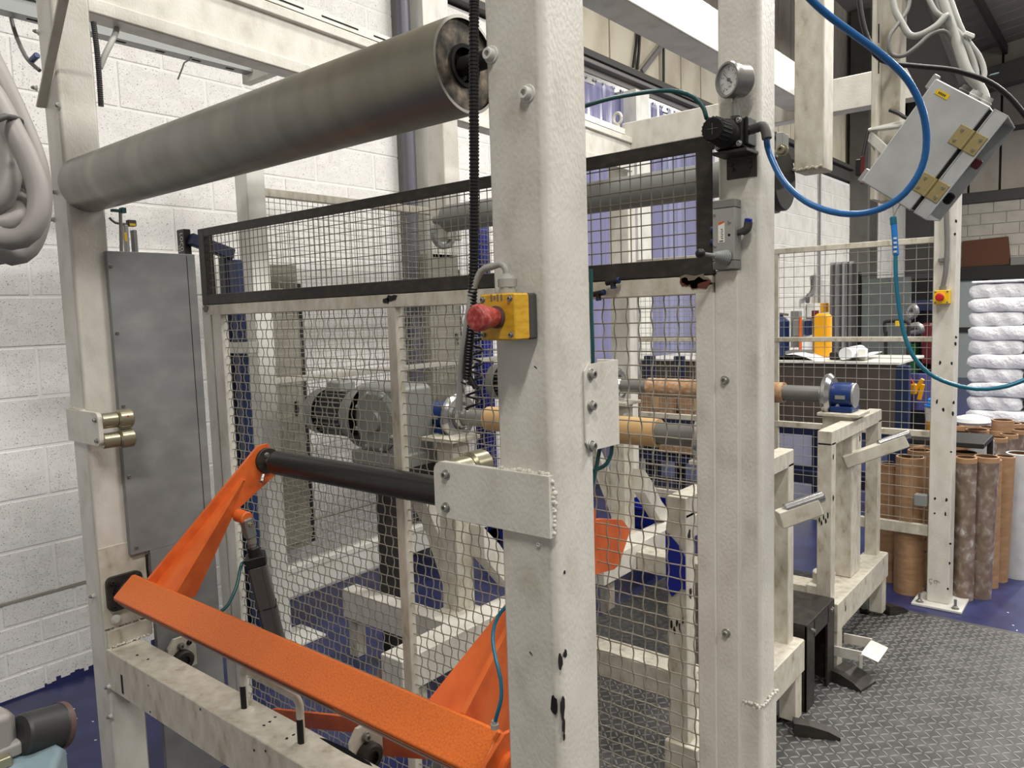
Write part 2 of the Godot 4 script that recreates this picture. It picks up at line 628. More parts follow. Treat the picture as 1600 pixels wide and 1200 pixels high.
	# cardboard winding core, some in film
	mat("card", Color(1, 1, 1), 0.75, 0.0, noise(95, 0.012, [[0.0, Color(0.57, 0.44, 0.32)], [0.5, Color(0.64, 0.50, 0.37)], [1.0, Color(0.69, 0.56, 0.43)]], 4), Vector3(2, 5, 2))
	mat("card_light", Color(0.76, 0.62, 0.43), 0.5)
	mat("card_inside", Color(0.36, 0.24, 0.14), 0.85)
	var filmtex := noise(97, 0.014, [[0.0, Color(0.40, 0.33, 0.28)], [0.5, Color(0.50, 0.43, 0.38)], [0.70, Color(0.58, 0.53, 0.49)], [0.86, Color(0.74, 0.72, 0.70)], [1.0, Color(0.93, 0.92, 0.92)]], 4, FastNoiseLite.TYPE_SIMPLEX_SMOOTH, 512, FastNoiseLite.RETURN_DISTANCE, 40.0)
	mat("card_film", Color(1, 1, 1), 0.22, 0.0, filmtex, Vector3(2.4, 1.6, 2.4), filmtex, 0.03)
	mat("core_film", Color(1, 1, 1), 0.25, 0.0, noise(96, 0.014, [[0.0, Color(0.60, 0.45, 0.32)], [0.5, Color(0.70, 0.55, 0.41)], [0.75, Color(0.76, 0.67, 0.58)], [1.0, Color(0.90, 0.88, 0.86)]], 4, FastNoiseLite.TYPE_SIMPLEX_SMOOTH, 512, FastNoiseLite.RETURN_DISTANCE, 40.0), Vector3(3, 5, 3))
	mat("tube_white", Color(0.80, 0.81, 0.83), 0.35, 0.0, mott, Vector3(2, 2, 2))
	var sack := mat("sack", Color(0.92, 0.925, 0.935), 0.35, 0.0, null, Vector3(3, 3, 3), noise(99, 0.012, [[0.0, grey(0.2)], [1.0, grey(0.9)]], 3, FastNoiseLite.TYPE_SIMPLEX_SMOOTH, 512, FastNoiseLite.RETURN_DISTANCE, 30.0), 0.9)
	sack.metallic_specular = 0.5
	mat("wood", Color(0.62, 0.47, 0.30), 0.8)
	mat("bench_brown", Color(0.30, 0.27, 0.245), 0.5, 0.0, mott, Vector3(1, 3, 1))
	mat("paper_white", Color(0.88, 0.885, 0.89), 0.7)
	mat("sheet_green", Color(0.43, 0.46, 0.455), 0.5, 0.0, mott, Vector3(1, 1, 1))
	mat("drape_grey", Color(0.66, 0.66, 0.67), 0.3, 0.2, mott, Vector3(2, 1, 2))
	mat("green", Color(0.03, 0.32, 0.16), 0.5)
	mat("glass_grey", Color(0.60, 0.63, 0.63), 0.25)
	mat("skirting_violet", Color(0.33, 0.34, 0.58), 0.5)
	mat("wheel_brown", Color(0.34, 0.25, 0.24), 0.5)
	mat("wheel_black", Color(0.17, 0.17, 0.17), 0.5)
	mat("pale_blue", Color(0.48, 0.56, 0.60), 0.5, 0.0, mott, Vector3(4, 4, 4))
	mat("stain", Color(0.45, 0.41, 0.36), 0.7)
	mat("screen_white", Color(0.93, 0.93, 0.90), 0.5)
	mat("sticker_black", Color(0.03, 0.028, 0.025), 0.35)
	mat("print_white", Color(0.88, 0.87, 0.84), 0.5)
	mat("print_brown", Color(0.40, 0.31, 0.20), 0.5)
	mat("print_black", Color(0.06, 0.06, 0.06), 0.5)
	mat("print_orange", Color(0.80, 0.33, 0.12), 0.5)
	mat("dial_white", Color(0.86, 0.87, 0.86), 0.4)
	var strip := StandardMaterial3D.new()
	strip.resource_name = "pvc_strip"
	strip.albedo_color = Color(0.56, 0.56, 0.73, 0.62)
	strip.transparency = BaseMaterial3D.TRANSPARENCY_ALPHA
	strip.roughness = 0.16
	M["pvc_strip"] = strip
	var clear := StandardMaterial3D.new()
	clear.resource_name = "gauge_glass"
	clear.albedo_color = Color(0.9, 0.92, 0.92, 0.08)
	clear.transparency = BaseMaterial3D.TRANSPARENCY_ALPHA
	clear.roughness = 0.04
	M["gauge_glass"] = clear
	var lamp := StandardMaterial3D.new()
	lamp.resource_name = "lamp_face"
	lamp.albedo_color = Color(0.95, 0.95, 0.95)
	lamp.emission_enabled = true
	lamp.emission = Color(1, 0.97, 0.92)
	lamp.emission_energy_multiplier = 2.0
	M["lamp_face"] = lamp


# ------------------------------------------------------------------ the hall
func struct(called: String, s: SurfaceTool, m: Material) -> MeshInstance3D:
	return single(called, s, m, "", "", "", "structure")


# a wall face of separate blocks; across runs along the wall, out is its face
func blocks(parent: Node3D, at: Vector3, across: Vector3, out: Vector3, length: float, y0: float, rows: int, bh: float, bl: float, phase: float, m: String, gap := 0.009, mortar_gap := 0.007, called := "block") -> void:
	var key := "blk%.3f_%.3f_%s" % [bl, bh, m]
	var keep := O
	O = Vector3.ZERO
	for v in 3:
		if not shared.has(key + str(v)):
			var s := begin()
			boxc(s, Vector3(0, 0, -0.03 + v * 0.0008), Vector3(bl - gap, bh - mortar_gap, 0.06), 0.006)
			s.index()
			var me := s.commit()
			me.surface_set_material(0, M[m])
			shared[key + str(v)] = me
	O = keep
	var bas := Basis(across, UP, out)
	for r in rows:
		var off := fposmod(phase + (bl * 0.5 if r % 2 else 0.0), bl)
		var n := int(ceil((length + off) / bl)) + 1
		for i in n:
			var a := i * bl - off
			var b := a + bl
			var ca := clampf(a, 0.0, length)
			var cb := clampf(b, 0.0, length)
			if cb - ca < 0.03:
				continue
			var c := at + across * ((ca + cb) * 0.5) + UP * (y0 + (r + 0.5) * bh)
			var t := Transform3D(bas.scaled_local(Vector3((cb - ca) / bl, 1, 1)), c - parent.position)
			inst(called, shared[key + str(rng.randi() % 3)], t, parent)


func build_shell() -> void:
	build_lamps()
	O = Vector3.ZERO
	var s := begin()
	boxa(s, Vector3(-4.2, -0.3, -19), Vector3(9.3, 0.0, 5.3))
	struct("floor", s, M.floor_blue)
	# white flecks and dribbles of paint lying on the blue floor
	s = begin()
	for q in [Vector3(-3.522, 0.000, -1.166), Vector3(-3.502, 0.000, -1.187), Vector3(-3.404, 0.000, -1.160), Vector3(-3.320, 0.000, -1.193), Vector3(-3.160, 0.000, -1.139), Vector3(-3.153, 0.000, -1.026), Vector3(-3.273, 0.000, -1.098), Vector3(-2.659, 0.000, -1.329), Vector3(-2.825, 0.000, -1.327), Vector3(-0.469, -0.000, -4.599), Vector3(-0.406, 0.000, -4.368), Vector3(-0.428, 0.000, -4.428), Vector3(-3.139, 0.000, -2.027), Vector3(-2.904, 0.000, -1.307), Vector3(-2.748, 0.000, -1.325)]:
		boxc(s, q, Vector3(0.006, 0.002, 0.010), 0.0008, Basis(YY, rng.randf() * 3.0))
	var fl := single("paint_flecks", s, M.speck, "small white paint flecks scattered on the blue floor", "flecks", "", "stuff")
	fl.name = "paint_flecks"

	# left wall, in two lengths with the curtained door between; every block stands proud of the mortar
	var wl := thing("wall_left", "", "", Vector3(-3.85, 0, -2.3), "", "structure")
	s = begin()
	boxa(s, Vector3(-4.15, -0.3, -5.25), Vector3(-3.8135, 3.82, 1.2))
	part("mortar_bed", s, M.mortar, wl)
	blocks(wl, Vector3(-3.81, 0, -0.2), -ZZ, XX, 5.05, 0.0, 4, 0.1102, 0.30, 0.21, "block_paint", 0.008, 0.007, "brick")
	blocks(wl, Vector3(-3.81, 0, -0.2), -ZZ, XX, 5.05, 0.4410, 15, 0.2247, 0.45, 0.28, "block_paint")
	s = begin()
	boxa(s, Vector3(-3.815, 0.434, -5.2), Vector3(-3.8065, 0.446, -0.2), 0.001)
	part("pointing_strip", s, M.grey_cabinet, wl)
	# the blue floor paint was carried a little up the foot of the wall
	s = begin()
	for i in 60:
		var z := -0.55 - i * 0.02
		var h := 0.012 + 0.03 * smoothstep(0.0, 1.0, (i - 12) / 48.0) * (0.7 + 0.5 * sin(i * 1.7)) + rng.randf() * 0.012
		boxa(s, Vector3(-3.812, 0, z - 0.0205), Vector3(-3.8085, h, z))
	part("blue_paint_edge", s, M.blue_smear, wl)
	var wl2 := thing("wall_left", "", "", Vector3(-3.85, 0, -13), "", "structure")
	s = begin()
	boxa(s, Vector3(-4.15, -0.3, -18.7), Vector3(-3.815, 3.62, -8.3))
	part("mortar_bed", s, M.mortar, wl2)
	blocks(wl2, Vector3(-3.81, 0, -8.3), -ZZ, XX, 10.0, 1.34, 10, 0.2247, 0.45, 0.1, "block_far", 0.010, 0.009)
	# panelled cladding above the blocks
	var cl := thing("wall_left", "", "", Vector3(-3.9, 3.9, -8), "", "structure")
	s = begin()
	boxa(s, Vector3(-4.15, 3.6, -18.7), Vector3(-3.93, 7.0, 1.2))
	part("liner", s, M.joint_dark, cl)
	var z0 := 0.9
	while z0 > -18.4:
		var w := 0.48
		s = begin()
		boxa(s, Vector3(-3.93, 3.8, z0 - w + 0.012), Vector3(-3.89, 6.75, z0 - 0.012), 0.008)
		part("cladding_sheet", s, M.cladding, cl)
		z0 -= w
	# sheeting rail along the top of the blocks, with the track of the curtain under it
	O = Vector3(-3.8, 3.8, -8)
	s = begin()
	boxa(s, Vector3(-3.90, 3.84, -18.3), Vector3(-3.74, 3.90, 1.1), 0.004)
	boxa(s, Vector3(-3.90, 3.66, -18.3), Vector3(-3.80, 3.84, -8.3), 0.004)
	struct("trim_1", s, M.steel_brown)
	s = begin()
	boxa(s, Vector3(-3.90, 3.70, -8.35), Vector3(-3.76, 3.84, -5.2), 0.01)
	boxa(s, Vector3(-3.78, 3.76, -8.35), Vector3(-3.70, 3.80, -5.2), 0.01)
	struct("trim_2", s, M.beam_grey)
	# steel columns of the hall
	O = Vector3(-3.72, 0, -3.69)
	s = begin()
	boxa(s, Vector3(-3.81, 0, -3.80), Vector3(-3.62, 6.2, -3.60), 0.004)
	boxa(s, Vector3(-3.81, 0, -3.86), Vector3(-3.64, 6.2, -3.80), 0.004)
	struct("column", s, M.white_steel)
	s = begin()
	boxa(s, Vector3(-3.82, 0, -3.60), Vector3(-3.74, 6.2, -3.50), 0.0)
	struct("trim_3", s, M.column_grey)
	s = begin()
	rod(s, Vector3(-3.735, 0, -3.53), Vector3(-3.735, 6.0, -3.53), 0.045, 20)
	struct("downpipe", s, M.pvc_pipe)
	O = Vector3(-3.7, 0, -14.0)
	s = begin()
	boxa(s, Vector3(-3.82, 0, -14.35), Vector3(-3.52, 6.4, -14.30), 0.004)
	boxa(s, Vector3(-3.82, 0, -13.75), Vector3(-3.52, 6.4, -13.70), 0.004)
	boxa(s, Vector3(-3.70, 0, -14.30), Vector3(-3.64, 6.4, -13.75), 0.004)
	struct("column", s, M.column_grey)
	O = Vector3(-3.7, 0, -18.0)
	s = begin()
	boxa(s, Vector3(-3.82, 0, -18.2), Vector3(-3.35, 6.4, -17.7), 0.01)
	struct("column", s, M.steel_brown)
	O = Vector3(-3.75, 3, -11.9)
	s = begin()
	rod(s, Vector3(-3.78, 1.35, -12.05), Vector3(-3.78, 3.6, -12.05), 0.018, 10)
	struct("conduit", s, M.grey_mid)
	# white jamb posts beside the curtain
	O = Vector3(-3.7, 0, -6.3)
	s = begin()
	boxa(s, Vector3(-3.80, 0, -6.55), Vector3(-3.62, 3.66, -6.30), 0.006)
	struct("door_post", s, M.white_steel)

	# back wall
	var wb := thing("wall_back", "", "", Vector3(0, 0, -18.4), "", "structure")
	s = begin()
	boxa(s, Vector3(-4.1, -0.3, -18.7), Vector3(9.3, 3.6, -18.31))
	part("mortar_bed", s, M.grey_cabinet, wb)
	blocks(wb, Vector3(-3.8, 0, -18.3), XX, ZZ, 5.4, 1.79, 8, 0.2247, 0.45, 0.1, "block_back", 0.012, 0.012)
	s = begin()
	boxa(s, Vector3(-4.1, 3.6, -18.7), Vector3(9.3, 8.6, -18.5))
	part("liner", s, M.joint_dark, wb)
	for i in 24:
		s = begin()
		boxa(s, Vector3(-3.9 + i * 0.55 + 0.02, 3.78, -18.5), Vector3(-3.9 + (i + 1) * 0.55 - 0.02, 8.5, -18.44), 0.01)
		part("cladding_sheet", s, M.cladding_grey, wb)
	s = begin()
	boxa(s, Vector3(-3.8, 3.58, -18.45), Vector3(9.2, 3.80, -18.25), 0.01)
	boxa(s, Vector3(-3.8, 4.95, -18.45), Vector3(9.2, 5.03, -18.30), 0.01)
	part("sheeting_rail", s, M.steel_brown, wb)
	# the dark eaves beam below the deck at the back
	O = Vector3(0, 6, -18)
	s = begin()
	bar(s, Vector3(-3.9, 5.75, -18.15), Vector3(9.2, 7.55, -18.15), 0.3, 0.42, 0.01)
	struct("roof_beam", s, M.column_grey)

	# the other two walls and the roof close the hall behind the camera
	O = Vector3(9, 0, -7)
	s = begin()
	boxa(s, Vector3(9.1, -0.3, -18.7), Vector3(9.4, 8.8, 5.3))
	struct("wall_right", s, M.block_far)
	O = Vector3(2, 0, 5)
	s = begin()
	boxa(s, Vector3(-4.15, -0.3, 5.0), Vector3(9.4, 8.8, 5.3))
	struct("wall_front", s, M.block_far)
	s = begin()
	boxa(s, Vector3(-4.15, -0.3, 1.2), Vector3(-3.82, 7.0, 5.0))
	struct("wall_left", s, M.block_far)
	var rf := thing("ceiling", "", "", Vector3(2.5, 6.8, -7), "", "structure")
	var slope := 0.14
	var dirx := Vector3(1, slope, 0).normalized()
	var upn := Vector3(-slope, 1, 0).normalized()
	s = begin()
	boxc(s, Vector3(2.6, 6.42 + slope * 6.4 + 0.2, -6.7), Vector3(13.8, 0.2, 24.4), 0.0, Basis(dirx, upn, ZZ))
	part("roof_outer", s, M.joint_dark, rf)
	var zz := 5.0
	var k := 0
	while zz > -18.6:
		s = begin()
		boxc(s, Vector3(2.6, 6.42 + slope * 6.4 + 0.06, zz - 0.24), Vector3(13.8, 0.07, 0.455), 0.012, Basis(dirx, upn, ZZ))
		part("roof_sheet", s, M.deck, rf)
		zz -= 0.48
		k += 1
	for px in [-2.2, 0.0, 2.2, 4.4, 6.6]:
		s = begin()
		boxc(s, Vector3(px, 6.36 + slope * (px + 3.8) - 0.05, -6.7), Vector3(0.07, 0.17, 23.4), 0.004)
		part("purlin", s, M.steel_brown, rf)
	O = Vector3(-1, 6, -15)
	s = begin()
	rod(s, Vector3(-2.191, 6.752, -15.749), Vector3(-2.856, 6.911, -18.476), 0.04, 10)
	struct("roof_brace", s, M.steel_brown)

	# the curtained door in the left wall
	var dc := thing("door_1", "", "", Vector3(-3.75, 0, -6.8), "", "structure")
	s = begin()
	boxa(s, Vector3(-4.6, 0, -8.4), Vector3(-4.5, 3.9, -5.1))
	part("outer_shutter", s, M.motor_pale, dc)
	var cur := thing("strip_curtain", "translucent violet strip curtain hanging in the tall doorway of the block wall", "curtain", Vector3(-3.76, 0, -6.8))
	s = begin()
	boxa(s, Vector3(-3.79, 3.62, -8.3), Vector3(-3.765, 3.70, -5.22), 0.003)
	part("hanging_rail", s, M.bright_steel, cur)
	for i in 20:
		var z := -5.30 - i * 0.152
		s = begin()
		var pts := []
		var w := 0.20
		var x0 := -3.775 + (0.012 if i % 2 else 0.0)
		for j in 7:
			var t := (j / 6.0 - 0.5)
			var bow := 0.014 * (1.0 - 4.0 * t * t) * (1.0 if i % 3 else -0.6)
			pts.append(Vector3(x0 + bow, 0, z + t * w))
		for j in 6:
			var nn: Vector3 = (pts[j + 1] - pts[j]).cross(UP).normalized()
			quad(s, pts[j] + UP * 0.06, pts[j + 1] + UP * 0.06, pts[j + 1] + UP * 3.66, pts[j] + UP * 3.66, nn)
		part("curtain_strip", s, M.pvc_strip, cur)
		for e in [-0.06, 0.06]:
			hexbolt(cur, Vector3(-3.76, 3.66, z + e), XX, 1.1, "bright_steel", "rivet")

	# ribbed steel plate that covers the floor of the bay
	var fp := thing("floor_plate", "", "", Vector3(0.2, 0, -1.8), "", "structure")
	s = begin()
	boxa(s, Vector3(-1.95, -0.002, -4.33), Vector3(3.2, 0.006, 1.6), 0.002)
	part("base_sheet", s, M.checker, fp)
	studs(fp, Vector3(-1.9, 0.0055, -4.30), Vector3(0.55, 0, -0.55))


# the raised lozenges of the plate, past counting
func studs(parent: Node3D, lo: Vector3, hi: Vector3) -> void:
	var keep := O
	O = Vector3.ZERO
	var s := begin()
	# a low lens-shaped rib, 30 mm long
	var prof := []
	for i in 7:
		var t := i / 6.0
		prof.append([(t - 0.5) * 0.038, 0.0048 * sqrt(maxf(0.0, 1.0 - pow(2.0 * t - 1.0, 2.0)))])
	for i in 6:
		for sd in [-1.0, 1.0]:
			var a := Vector3(prof[i][0], 0, sd * prof[i][1])
			var b := Vector3(prof[i + 1][0], 0, sd * prof[i + 1][1])
			var at := Vector3(prof[i][0], 0.0028 * (prof[i][1] / 0.0048), sd * prof[i][1] * 0.45)
			var bt := Vector3(prof[i + 1][0], 0.0028 * (prof[i + 1][1] / 0.0048), sd * prof[i + 1][1] * 0.45)
			quad(s, a, b, bt, at, Vector3(0, 0.45, sd * 0.9).normalized())
			quad(s, at, bt, Vector3(bt.x, bt.y, 0), Vector3(at.x, at.y, 0), UP)
	s.index()
	var me := s.commit()
	me.surface_set_material(0, M.checker_stud)
	O = keep
	var mm := MultiMesh.new()
	mm.transform_format = MultiMesh.TRANSFORM_3D
	mm.mesh = me
	var ts := []
	var p := 0.0315
	var nx := int((hi.x - lo.x) / p)
	var nz := int((hi.z - lo.z) / p)
	for i in nx:
		for j in nz:
			var a := PI / 4 if (i + j) % 2 else -PI / 4
			ts.append(Transform3D(Basis(YY, a), Vector3(lo.x + (i + 0.5) * p, lo.y, lo.z + (j + 0.5) * p) - parent.position))
	mm.instance_count = ts.size()
	for i in ts.size():
		mm.set_instance_transform(i, ts[i])
	var o := MultiMeshInstance3D.new()
	o.name = "tread_ribs"
	o.multimesh = mm
	o.set_meta("kind", "stuff")
	parent.add_child(o, true)


# ------------------------------------------------------------------ the white machine frame, welded in one
func build_frame() -> void:
	var t := thing("machine_frame", "large white painted steel machine frame of square posts and beams round the winder", "machine frame", Vector3(-1.5, 0, -2.5))
	var s := begin()
	boxa(s, Vector3(-2.470, 0, -1.004), Vector3(-2.361, 2.80, -0.9), 0.009)
	var p1 := part("upright_post", s, M.white_paint, t)
	s = begin()
	boxa(s, Vector3(-0.784, 0, -1.020), Vector3(-0.668, 2.80, -0.9), 0.014)
	var p2 := part("upright_post", s, M.white_paint, t)
	s = begin()
	boxa(s, Vector3(-0.649, 0, -1.522), Vector3(-0.562, 2.9, -1.44), 0.009)
	var p3 := part("upright_post", s, M.white_paint, t)
	s = begin()
	boxa(s, Vector3(-0.653, 0.012, -1.526), Vector3(-0.558, 0.84, -1.436), 0.010)
	part("post_sleeve", s, M.white_paint, t)
	weld(t, Vector3(-0.655, 0.842, -1.4365), Vector3(-0.557, 0.842, -1.4365), 0.0035)
	weld(t, Vector3(-0.5575, 0.842, -1.44), Vector3(-0.5575, 0.842, -1.52), 0.0035)
	# cover strip screwed beside the rear post
	s = begin()
	boxa(s, Vector3(-0.650, 0.02, -1.445), Vector3(-0.601, 1.72, -1.425), 0.003)
	var strip := part("cover_strip", s, M.white_paint, t)
	for q in [Vector3(-0.628, 1.503, -1.425), Vector3(-0.628, 0.982, -1.425)]:
		bolt(t, q, ZZ, 1.0, "zinc")
	# far right post on its base plate
	s = begin()
	boxa(s, Vector3(-0.834, 0.012, -4.62), Vector3(-0.727, 2.86, -4.50), 0.006)
	var p4 := part("upright_post", s, M.white_paint, t)
	s = begin()
	boxa(s, Vector3(-0.895, 0, -4.70), Vector3(-0.655, 0.014, -4.43), 0.003)
	var bp := part("base_plate", s, M.white_steel, t)
	for q in [Vector3(-0.86, 0.014, -4.465), Vector3(-0.69, 0.014, -4.465), Vector3(-0.69, 0.014, -4.66), Vector3(-0.86, 0.014, -4.66)]:
		hexbolt(t, q, UP, 1.5, "zinc", "anchor_bolt")
		s = begin()
		rod(s, q, q + UP * 0.05, 0.007, 8)
		part("anchor_stud", s, M.zinc, t)
	# side plate on the left of the left post
	s = begin()
	boxa(s, Vector3(-2.486, 2.21, -0.985), Vector3(-2.466, 2.8, -0.915), 0.003)
	part("side_plate", s, M.white_paint, t)
	# top beams
	s = begin()
	bar(s, Vector3(-2.415, 2.577, -1.0), Vector3(-2.66, 2.577, -4.5), 0.085, 0.045, 0.006)
	bar(s, Vector3(-2.423, 2.667, -1.0), Vector3(-2.668, 2.667, -4.5), 0.070, 0.155, 0.006)
	bar(s, Vector3(-2.415, 2.757, -1.0), Vector3(-2.66, 2.757, -4.5), 0.085, 0.040, 0.006)
	part("top_beam", s, M.white_paint, t)
	s = begin()
	boxa(s, Vector3(-2.70, 2.70, -4.60), Vector3(-0.834, 2.88, -4.50), 0.006)
	part("top_beam", s, M.white_paint, t)
	s = begin()
	boxa(s, Vector3(-1.60, 2.75, -4.5), Vector3(-1.45, 2.93, -0.2), 0.006)
	part("top_beam", s, M.white_steel, t)
	s = begin()
	boxa(s, Vector3(-2.466, 2.78, -1.0), Vector3(-0.672, 2.86, -0.9), 0.006)
	part("top_beam", s, M.white_paint, t)
	s = begin()
	boxa(s, Vector3(Vector3(-2.814, 1.798, -4.500).x, 0, -4.60), Vector3(Vector3(-2.662, 1.791, -4.500).x, 2.75, -4.50), 0.006)
	part("upright_post", s, M.white_paint, t)
	# lifting eye where the two top beams meet
	s = begin()
	var ring := []
	for i in 17:
		var a := TAU * i / 16
		ring.append(Vector3(-2.699, 2.905, -4.450) + Vector3(cos(a) * 0.03, sin(a) * 0.036, 0))
	sweep(s, PackedVector3Array(ring), 0.010, 8, 0.0, false)
	rod(s, Vector3(-2.699, 2.905, -4.450) - UP * 0.10, Vector3(-2.699, 2.905, -4.450) - UP * 0.035, 0.016, 10)
	part("lifting_eye", s, M.white_paint, t)
	# low front beam: a channel laid on its side, its end plate, and two stubs above it
	s = begin()
	boxa(s, Vector3(-2.363, 0.668, -1.005), Vector3(-0.776, 0.680, -0.906), 0.005)
	boxa(s, Vector3(-2.363, 0.556, -0.914), Vector3(-0.776, 0.683, -0.900), 0.005)
	boxa(s, Vector3(-2.363, 0.556, -1.0), Vector3(-0.776, 0.566, -0.906), 0.004)
	part("front_beam", s, M.white_paint_old, t)
	s = begin()
	boxa(s, Vector3(-2.363, 0.682, -1.04), Vector3(-2.352, 0.735, -0.905), 0.003)
	part("end_plate", s, M.white_paint_old, t)
	weld(t, Vector3(-2.35, 0.684, -1.03), Vector3(-2.35, 0.684, -0.91), 0.004)
	weld(t, Vector3(-2.362, 0.737, -1.03), Vector3(-2.362, 0.737, -0.905), 0.003, "stain")
	hexbolt(t, Vector3(-2.352, 0.766, -0.933), XX, 1.1, "white_steel")
	s = begin()
	plate(s, Vector3(-2.363, 0.556, -0.96), XX, UP, [[0, 0], [0.06, 0], [0, -0.07]], 0.008)
	part("gusset", s, M.white_paint_old, t)
	# two bent bars welded on the front beam
	s = begin()
	hose(s, [Vector3(-1.690, 0.676, -0.957), Vector3(-1.690, 0.755, -0.957), Vector3(-1.688, 0.778, -0.958), Vector3(-1.676, 0.789, -0.958), Vector3(-1.65, 0.789, -0.957), Vector3(-1.48, 0.789, -0.952), Vector3(-1.452, 0.787, -0.951), Vector3(-1.441, 0.774, -0.950), Vector3(-1.440, 0.75, -0.949), Vector3(-1.440, 0.676, -0.949)], 0.009, 12, 0.008)
	part("bar_handle", s, M.white_paint_old, t)
	for q in [Vector3(-1.690, 0.0, -0.957), Vector3(-1.440, 0.0, -0.949)]:
		s = begin()
		lathe(s, q + UP * 0.679, UP, [[0, 0.024], [0.004, 0.02], [0.007, 0.012], [0.009, 0.009]], 14)
		part("weld_bead", s, M.white_paint_old, t)
		s = begin()
		lathe(s, q + UP * 0.688, UP, [[0, 0.0093], [0.03, 0.0094], [0.058, 0.0092]], 10, -0.6, 2.2)
		part("worn_patch", s, M.chip, t)
	for q in [Vector3(-1.600, 0.680, -0.984), Vector3(-1.590, 0.681, -0.963), Vector3(-1.588, 0.680, -0.946), Vector3(-1.494, 0.680, -0.964), Vector3(-1.493, 0.681, -0.945), Vector3(-2.239, 0.681, -0.939), Vector3(-2.186, 0.680, -0.946)]:
		chip(t, q, XX, -ZZ, 0.008, 0.008)
	chip(t, Vector3(-1.212, 0.775, -0.899), XX, UP, 0.20, 0.012)
	for q in [Vector3(-2.088, 0.650, -0.899), Vector3(-2.089, 0.573, -0.899), Vector3(-1.803, 0.672, -0.899), Vector3(-1.560, 0.650, -0.899), Vector3(-1.511, 0.666, -0.899)]:
		chip(t, q, XX, UP, 0.006, 0.007)
	s = begin()
	boxa(s, Vector3(-2.267, 0.572, -0.900) - Vector3(0.001, 0, 0.001), Vector3(-2.256, 0.630, -0.900) + Vector3(0.001, 0, 0.0006))
	part("scratch", s, M.chip, t)
	# bearing plates between post and beam
	s = begin()
	boxa(s, Vector3(-2.363, 0.74, -1.045), Vector3(-2.357, 0.99, -0.90), 0.002)
	part("bearing_plate", s, M.white_paint_old, t)
	# bracket plates welded across the two front posts
	s = begin()
	var rp := []
	for q in round_rect(0.243, 0.095, 0.018):
		rp.append([q[0] if q[0] < 0 else (0.1215 if q[0] > 0.1 else q[0]), q[1] if q[0] < 0 else signf(q[1]) * 0.0475])
	plate(s, Vector3(-0.790, 1.3575, -0.9), XX, UP, rp, 0.012)
	part("bracket_plate", s, M.white_paint, t)
	weld(t, Vector3(-0.776, 1.406, -0.8985), Vector3(-0.672, 1.406, -0.8985), 0.004)
	weld(t, Vector3(-0.668, 1.400, -0.8985), Vector3(-0.668, 1.315, -0.8985), 0.0042)
	bolt(t, Vector3(-0.882, 1.384, -0.888), ZZ, 0.95)
	bolt(t, Vector3(-0.885, 1.328, -0.888), ZZ, 0.95)
	bolt(t, Vector3(-0.698, 1.294, -0.900), ZZ, 0.55, "white_steel")
	s = begin()
	rp = []
	for q in round_rect(0.222, 0.095, 0.018):
		rp.append([q[0] if q[0] > 0 else (-0.111 if q[0] < -0.09 else q[0]), q[1] if q[0] > 0 else signf(q[1]) * 0.0475])
	plate(s, Vector3(-2.358, 1.3575, -0.9), XX, UP, rp, 0.012)
	part("bracket_plate", s, M.white_paint, t)
	weld(t, Vector3(-2.466, 1.406, -0.8985), Vector3(-2.365, 1.406, -0.8985), 0.005)
	bolt(t, Vector3(-2.264, 1.384, -0.888), ZZ, 0.85)
	bolt(t, Vector3(-2.263, 1.325, -0.888), ZZ, 0.85)
	# screws in the posts
	bolt(t, Vector3(-0.763, 2.036, -0.900), ZZ, 1.4, "white_steel")
	bolt(t, Vector3(-0.696, 1.966, -0.900), ZZ, 1.4, "white_steel")
	for q in [Vector3(-2.462, 2.493, -0.900), Vector3(-2.512, 2.347, -0.900), Vector3(-2.433, 2.038, -0.900), Vector3(-2.469, 1.964, -0.900), Vector3(-2.411, 0.836, -0.900), Vector3(-2.354, 0.566, -0.900), Vector3(-2.359, 0.471, -0.900)]:
		bolt(t, q, ZZ, 0.9, "white_steel")
		bolt(t, q + ZZ * 0.009, ZZ, 0.6, "zinc")
	hexbolt(t, Vector3(-2.363, 2.270, -0.884) + Vector3(0, 0, -0.012), XX, 0.6, "zinc")
	# hand-worn and knocked patches
	chip(t, Vector3(-0.6675, 0, 0) + Vector3(0, Vector3(-0.667, 1.113, -0.898).y, -0.905), ZZ, UP, 0.013, 0.030)
	chip(t, Vector3(-0.667, 1.121, -0.917), ZZ, UP, 0.010, 0.014)
	chip(t, Vector3(-0.679, Vector3(-0.667, 1.042, -0.890).y, -0.899), XX, UP, 0.014, 0.038)
	chip(t, Vector3(-0.6675, Vector3(-0.667, 1.035, -0.896).y, -0.907), ZZ, UP, 0.012, 0.046)
	chip(t, Vector3(-0.6675, Vector3(-0.667, 1.006, -0.897).y, -0.909), ZZ, UP, 0.009, 0.026)
	chip(t, Vector3(-0.6675, Vector3(-0.667, 0.988, -0.898).y, -0.909), ZZ, UP, 0.006, 0.012)
	chip(t, Vector3(-0.721, 1.113, -0.899), Vector3(0.8, -0.6, 0), Vector3(0.6, 0.8, 0), 0.008, 0.002)
	chip(t, Vector3(-0.696, 1.567, -0.900), Vector3(0.8, -0.6, 0), Vector3(0.6, 0.8, 0), 0.008, 0.002)
	chip(t, Vector3(-0.667, 1.249, -0.921), ZZ, UP, 0.006, 0.006)
